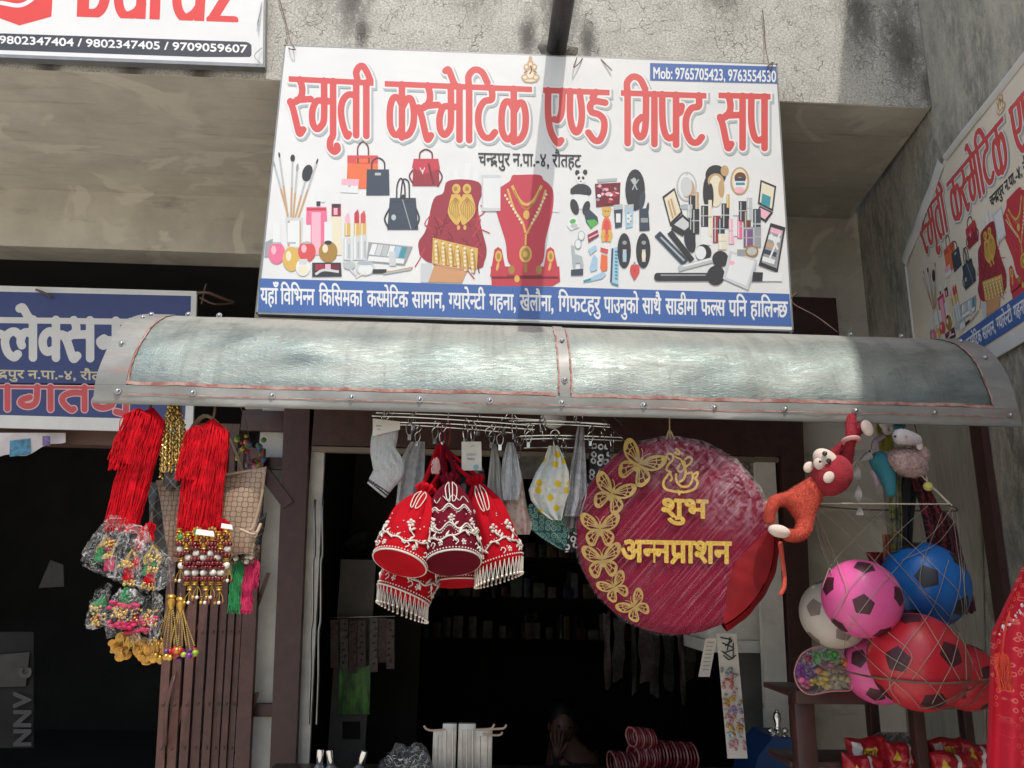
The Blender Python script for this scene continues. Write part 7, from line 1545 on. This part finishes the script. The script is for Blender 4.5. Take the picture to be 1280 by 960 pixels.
for k in range(3):
    an = k * 2.094; mb.grid(lambda u, v: c + V(math.cos(an + (u - .5) * .9) * (.05 + .15 * v), .03 + .04 * (u - .5), math.sin(an + (u - .5) * .9) * (.05 + .15 * v)), 6, 4, 0, V(0, .003, 0))
mb.build('blades', mat('fan_blade', (.06, .06, .065), .4), t)
# dim wall panel behind the fan, paler than the room
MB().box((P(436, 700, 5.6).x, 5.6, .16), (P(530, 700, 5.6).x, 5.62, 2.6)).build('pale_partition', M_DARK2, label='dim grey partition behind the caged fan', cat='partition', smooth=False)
# strips hanging deep behind the cushion
for i, (x, y0, y1) in enumerate(((758, 765, 860), (775, 770, 850), (792, 770, 868), (806, 775, 855), (820, 780, 870), (836, 785, 862), (850, 790, 880), (864, 780, 850))):
    hw = (4, 7, 3, 9, 5, 6, 3, 8)[i]; tl = (2, -3, 1, 4, -2, 0, 5, -4)[i]
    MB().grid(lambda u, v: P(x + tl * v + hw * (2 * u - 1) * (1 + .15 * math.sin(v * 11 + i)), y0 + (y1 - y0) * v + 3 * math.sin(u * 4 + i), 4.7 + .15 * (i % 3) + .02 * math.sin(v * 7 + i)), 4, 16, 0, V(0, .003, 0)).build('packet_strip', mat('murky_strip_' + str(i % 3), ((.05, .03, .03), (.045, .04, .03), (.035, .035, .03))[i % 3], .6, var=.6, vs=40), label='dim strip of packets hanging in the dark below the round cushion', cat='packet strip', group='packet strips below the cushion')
# back shelves with small bottles
t = thing('back_shelf', (.3, 7.4, .16), 'dark shelves deep in the shop', 'shelf')
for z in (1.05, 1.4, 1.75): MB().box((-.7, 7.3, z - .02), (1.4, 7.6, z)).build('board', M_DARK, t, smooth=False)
b0 = None; q = rr(19)
for z in (1.05, 1.4, 1.75):
    for i in range(13):
        x = -.62 + i * .15 + q.uniform(-.06, .06)
        if b0 is None:
            b0 = MB().lathe((x, 7.4, z), (x, 7.4, z + .17), [(0, .03), (.6, .03), (.75, .012), (1, .012)], 10).build('shelf_bottle', mat('shelf_bottle', (.09, .085, .08), .3), label='small pale bottle on the dark shelves deep in the shop', cat='bottle', group='bottles on the back shelves'); o0 = b0.location.copy(); x0 = x
        else: c = b0.copy(); COL.objects.link(c); c.location = (o0.x + x - x0, o0.y + q.uniform(-.05, .05), z); k_ = q.uniform(.8, 2.2); c.scale = (k_, k_, q.uniform(.5, 1.5))
# crowded dim stock: packets on the shelves and hung along the cushion-side wall
q = rr(53); protos = []
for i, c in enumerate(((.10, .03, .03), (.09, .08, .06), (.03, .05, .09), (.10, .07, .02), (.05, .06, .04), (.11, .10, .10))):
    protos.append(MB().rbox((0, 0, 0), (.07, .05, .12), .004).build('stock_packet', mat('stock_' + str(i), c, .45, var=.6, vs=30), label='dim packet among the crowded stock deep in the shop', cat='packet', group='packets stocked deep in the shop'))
n_ = 0
spots_ = [(x, 7.15 + q.uniform(-.06, .06), z) for z in (1.06, 1.41, 1.76, 2.05) for x in np.arange(-.7, 2.0, .115)]
spots_ += [(2.02 + q.uniform(-.05, .03), y, z) for z in (1.0, 1.25, 1.5, 1.75, 2.0) for y in np.arange(4.9, 6.9, .3)]
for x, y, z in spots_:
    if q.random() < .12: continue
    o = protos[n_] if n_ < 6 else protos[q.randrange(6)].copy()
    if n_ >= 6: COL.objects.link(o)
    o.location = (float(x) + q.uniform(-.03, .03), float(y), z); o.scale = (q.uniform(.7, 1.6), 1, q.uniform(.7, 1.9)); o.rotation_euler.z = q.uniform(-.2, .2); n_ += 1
MB().box((-.72, 7.1, 2.035), (2.1, 7.6, 2.05)).build('top_shelf_board', M_DARK, label='highest dark shelf board deep in the shop', cat='shelf', smooth=False)
for z in (1.0, 1.25, 1.5, 1.75, 2.0): MB().box((1.93, 4.8, z - .02), (2.19, 7.0, z - .002)).build('side_shelf_board', M_DARK, label='dark shelf board along the cushion side of the shop', cat='shelf', group='side shelf boards', smooth=False)
# seated person in the dark
t = thing('person', P(705, 1050, 5.2), 'person in dark clothes deep in the shop, hand raised to the face', 'person')
SK = mat('brown_skin', (.16, .075, .045), .55, var=.1, sub=.1); py_ = 5.2
sp = lambda x, y, d=0.0: P(x, y, py_ + d)
s_ = S(700, 930, py_)
head = sp(703, 909); hb = [sp(720, 1010, .05), sp(714, 965, .03), sp(709, 935, .02), sp(705, 921), head + V(0, 0, .02), sp(690, 945, .03), sp(735, 948, .03), sp(745, 985, -.02), sp(722, 978, -.12), sp(700, 948, -.13)]
person = skin('figure', hb, [(0, 1), (1, 2), (2, 3), (3, 4), (2, 5), (2, 6), (6, 7), (7, 8), (8, 9)], [.17, .16, .10, .055, .075, .07, .075, .055, .042, .028], SK, t, 2)
mb = MB().ball(head, .1, 0, 22, 16, (.78, .95, 1.15)); mb.ball(head + V(0, -.098, -.01), .018, 0, 8, 6, (.7, 1, 1.3)); mb.ball(head + V(.085, 0, 0), .022, 0, 8, 6, (.4, .8, 1.2)); mb.ball(head + V(-.085, 0, 0), .022, 0, 8, 6, (.4, .8, 1.2)); mb.build('face', SK, t)
for sx in (-1, 1): MB().ball(head + V(sx * .032, -.088, .018), .011, 0, 10, 6).build('eye', mat('eye_dark', (.02, .018, .016), .2), t)
MB().tube(bez([head + V(-.025, -.09, -.05), head + V(0, -.097, -.053), head + V(.025, -.09, -.05)], 6), .005, 6).build('mouth', mat('lips', (.14, .05, .045), .5), t)
MB().ball(head + V(0, .025, .03), .107, 0, 20, 14, (.82, .95, 1.08)).build('hair', mat('black_hair', (.012, .011, .01), .5, bump=.4, bs=90), t)
palm = sp(697, 938, -.14)
for k, (dx, L) in enumerate(((-.03, .065), (-.012, .078), (.006, .074), (.022, .058))):
    b_ = palm + V(dx, 0, .04); skin('finger', [palm + V(dx * .5, 0, 0), b_, b_ + V(dx * .35, -.004, L * .5), b_ + V(dx * .5 + .005, .012, L)], [(0, 1), (1, 2), (2, 3)], [.014, .0095, .009, .0075], SK, t, 1)
skin('thumb', [palm + V(.01, 0, -.02), palm + V(.045, -.006, .015), palm + V(.06, -.004, .05)], [(0, 1), (1, 2)], [.016, .011, .009], SK, t, 1)
skin('palm', [palm + V(0, 0, -.05), palm + V(0, 0, -.01), palm + V(-.003, 0, .035)], [(0, 1), (1, 2)], [(.024, .018), (.038, .016), (.036, .013)], SK, t, 1)
skin('shirt', [hb[0], hb[1], hb[2].lerp(hb[1], .25), hb[5], hb[6], hb[7], hb[8].lerp(hb[7], .45)], [(0, 1), (1, 2), (2, 3), (2, 4), (4, 5), (5, 6)], [.18, .172, .11, .086, .082, .086, .066], mat('dark_shirt', (.02, .025, .035), .9, var=.3), t, 2)
# ---- by the entrance, cushion side
BXY = 4.12
g = N('carton_print', rough=.7); g.col(g.mix(g.mr(g.noise(45, 3, .6), .45, .6), (.36, .33, .27), (.22, .17, .13))); M_CART = g.m
k0 = None; q = rr(29)
for ci, (xa, xb) in enumerate(((884, 901), (903, 921), (923, 938), (940, 960))):
    for r_ in range(4):
        y0 = 568 + r_ * 19 + ci * 1.5; a, b = P(xa, y0 + 18, BXY), P(xb, y0, BXY)
        o = MB().rbox((a.x, BXY + .02, a.z), (b.x, BXY + .12, b.z), .003).build('small_carton', M_CART, label='small printed carton in the stack on the white box', cat='carton', group='small cartons stacked on the white box')
t = thing('white_box', P(930, 800, BXY), 'large plain white carton standing under the small printed cartons', 'carton')
a, b = P(886, 800, BXY), P(968, 646, BXY); MB().rbox((a.x, BXY, a.z), (b.x, BXY + .35, b.z), .004).build('carton_body', M_WHITEP, t); MB().box((a.x + .0, BXY - .004, a.z + .30 * (b.z - a.z)), (b.x, BXY - .001, a.z + .306 * (b.z - a.z))).build('tape_line', mat('buff_tape', (.4, .36, .3)), t, smooth=False)
sh = MB(); a, b = P(880, 815, BXY), P(985, 801, BXY); sh.rbox((a.x, BXY - .02, a.z), (b.x, BXY + .4, b.z), .003).build('wall_shelf', M_WHITEP, label='white shelf board carrying the large white carton', cat='shelf')
MB().box((P(930, 900, 4.3).x, 4.35, .16), (P(990, 900, 4.3).x, 4.4, P(930, 812, 4.35).z)).build('cupboard_side', mat('grey_side', (.16, .15, .14), .8, var=.2), label='grey cupboard side below the white shelf', cat='cupboard', smooth=False)
t = thing('wall_switch', P(962, 830, 4.08), 'black switch plate on the pale jamb below the shelf', 'switch'); MB().rbox((P(951, 842, 4.08).x, 4.05, P(951, 842, 4.08).z), (P(965, 812, 4.08).x, 4.075, P(965, 812, 4.08).z), .004).build('plate', mat('black_plastic', (.03, .03, .03), .4), t); MB().tube(bez([P(963, 830, 4.05), P(966, 850, 4.05), P(963, 900, 4.06), P(965, 980, 4.06)], 12), .003, 6).build('cable', mat('black_plastic'), t)
# card of hair ornaments, hanging
M_CARD = mat('white_card', (.66, .63, .58), .6, var=.06)
def ornament(x0, y0, x1, y1, sk, Y, label, seed, wd):
    t = thing('ornament_card', P(x1, y1, Y), label, 'ornament card', 'white cards of hair ornaments'); q = rr(seed)
    f = lambda u, v, o=0: P(x0 + (x1 - x0) * v + (u - .5) * wd, y0 + (y1 - y0) * v, Y - o + .012 * math.sin(v * 3))
    MB().grid(lambda u, v: f(u, v), 3, 24, 0, V(0, .002, 0)).build('card', M_CARD, t)
    if sk:
        mb = MB(); cs = [mat('orn_' + n_, c, .35, var=.2) for n_, c in (('coral', (.5, .14, .1)), ('rose', (.55, .25, .3)), ('amber', (.5, .3, .05)), ('lilac', (.32, .22, .4)), ('ice', (.4, .5, .55)), ('steel', (.3, .3, .3)))]
        for i in range(110):
            v = q.uniform(.28, .93); c = [5, 0, 1, 2, 3, 1, 2, 4, 1][int((v - .28) / .65 * 9) % 9]; mb.ball(f(q.uniform(.08, .92), v, .008), q.uniform(.005, .010), c if q.random() < .75 else q.randrange(6), 7, 5, (1, .7, q.uniform(.5, 1)))
        mb.build('ornaments', cs, t)
        k = Ink(0, 0, 30, 40, .6)
        for st in ([(6, 4), (22, 8), (12, 16)], [(8, 12), (24, 20), (10, 26)], [(20, 4), (14, 22)], [(6, 24), (20, 34)], [(24, 12), (22, 34)], [(8, 30), (16, 36), (26, 30)]): k.stroke(bz2(st) if len(st) > 2 else st, 1.9, 3)
        mb = MB(); k.mesh(mb, lambda a, b: f(a / 30, .01 + b / 40 * .22, .004), 0); mb.build('black_print', mat('ink_black', (.03, .03, .03)), t, smooth=False)
    else:
        mb = MB()
        for i in range(8): mb.slab4([f(.2, .1 + i * .1, .003), f(.8, .1 + i * .1, .003), f(.8, .12 + i * .1, .003), f(.2, .12 + i * .1, .003)], V(0, .0005, 0))
        mb.build('grey_print', mat('faint_print', (.3, .3, .28)), t, smooth=False)
    return t
ornament(908, 792, 922, 948, True, 3.3, 'long white card of coloured hair ornaments hanging below the round cushion', 2, 25)
ornament(889, 798, 880, 846, False, 3.32, 'short white card slanting beside the long ornament card', 3, 14)
# blue box and trophy
t = thing('blue_box', P(968, 985, 3.5), 'deep blue box with a slanting edge beside the pale jamb', 'box')
pts = [P(933, 1000, 3.5), P(992, 1000, 3.5), P(990, 923, 3.5), P(966, 922, 3.5), P(948, 945, 3.5)]
MB().prism(pts, V(0, .25, 0)).build('box_body', mat('royal_blue_card', (.008, .045, .16), .5, var=.1), t, smooth=False)
t = thing('trophy', P(975, 923, 3.55), 'small silver figurine trophy on the blue box', 'trophy'); p = P(973, 922, 3.56); s_ = S(973, 922, 3.56)
MB().lathe(p, p + V(0, 0, 10 * s_), [(0, 12 * s_), (.3, 12 * s_), (.4, 8 * s_), (.8, 6 * s_), (1, 4 * s_)], 20).build('base', M_CHROME, t)
MB().lathe(p + V(0, 0, 10 * s_), p + V(0, 0, 36 * s_), [(0, 4 * s_), (.2, 3 * s_), (.45, 5 * s_), (.7, 4 * s_), (.78, 1.6 * s_), (.88, 3 * s_), (1, .1)], 16).build('figurine', M_CHROME, t)
MB().ball(p + V(-9 * s_, 0, 8 * s_), 4 * s_, 0, 10, 7).ball(p + V(9 * s_, 0, 8 * s_), 4 * s_, 0, 10, 7).build('knob', M_CHROME, t)
# ---- neighbour's dark room
t = thing('wall_poster', P(20, 930, 5.0), 'dim poster with sideways letters in the dark room of the next shop', 'poster')
MB().slab4([P(-60, 935, 5.05), P(42, 935, 5.05), P(42, 790, 5.05), P(-60, 790, 5.05)], V(0, .01, 0)).build('sheet', M_DARK, t, smooth=False)
MB().slab4([P(-40, 860, 5.03), P(32, 858, 5.03), P(37, 815, 5.03), P(-40, 822, 5.03)], V(0, .004, 0)).build('paper', mat('dim_paper', (.05, .046, .042), .8, var=.2), t, smooth=False)
mb = MB()
for ch, y in (('c', 848), ('V', 884), ('N', 910), ('N', 934)):
    k = Ink(-4, -30, 30, 8, .6); v, tr, e, ad = glyph(ch); qv = np.stack([v[:, 0] * 30, -v[:, 1] * 30], 1); k.shape(qv, tr, e, 6); k.mesh(mb, lambda a, b, y=y: P(38 + b, y - a, 5.02), 1.2)
mb.build('lettering', mat('dim_letter', (.07, .066, .066), .8), t, smooth=False)
MB().slab4([P(48, 735, 5.4), P(80, 733, 5.4), P(79, 706, 5.4), P(63, 700, 5.4)], V(0, .02, 0)).build('wall_calendar', mat('dim_paper'), label='small dim paper on the far wall of the next shop', cat='paper', smooth=False)
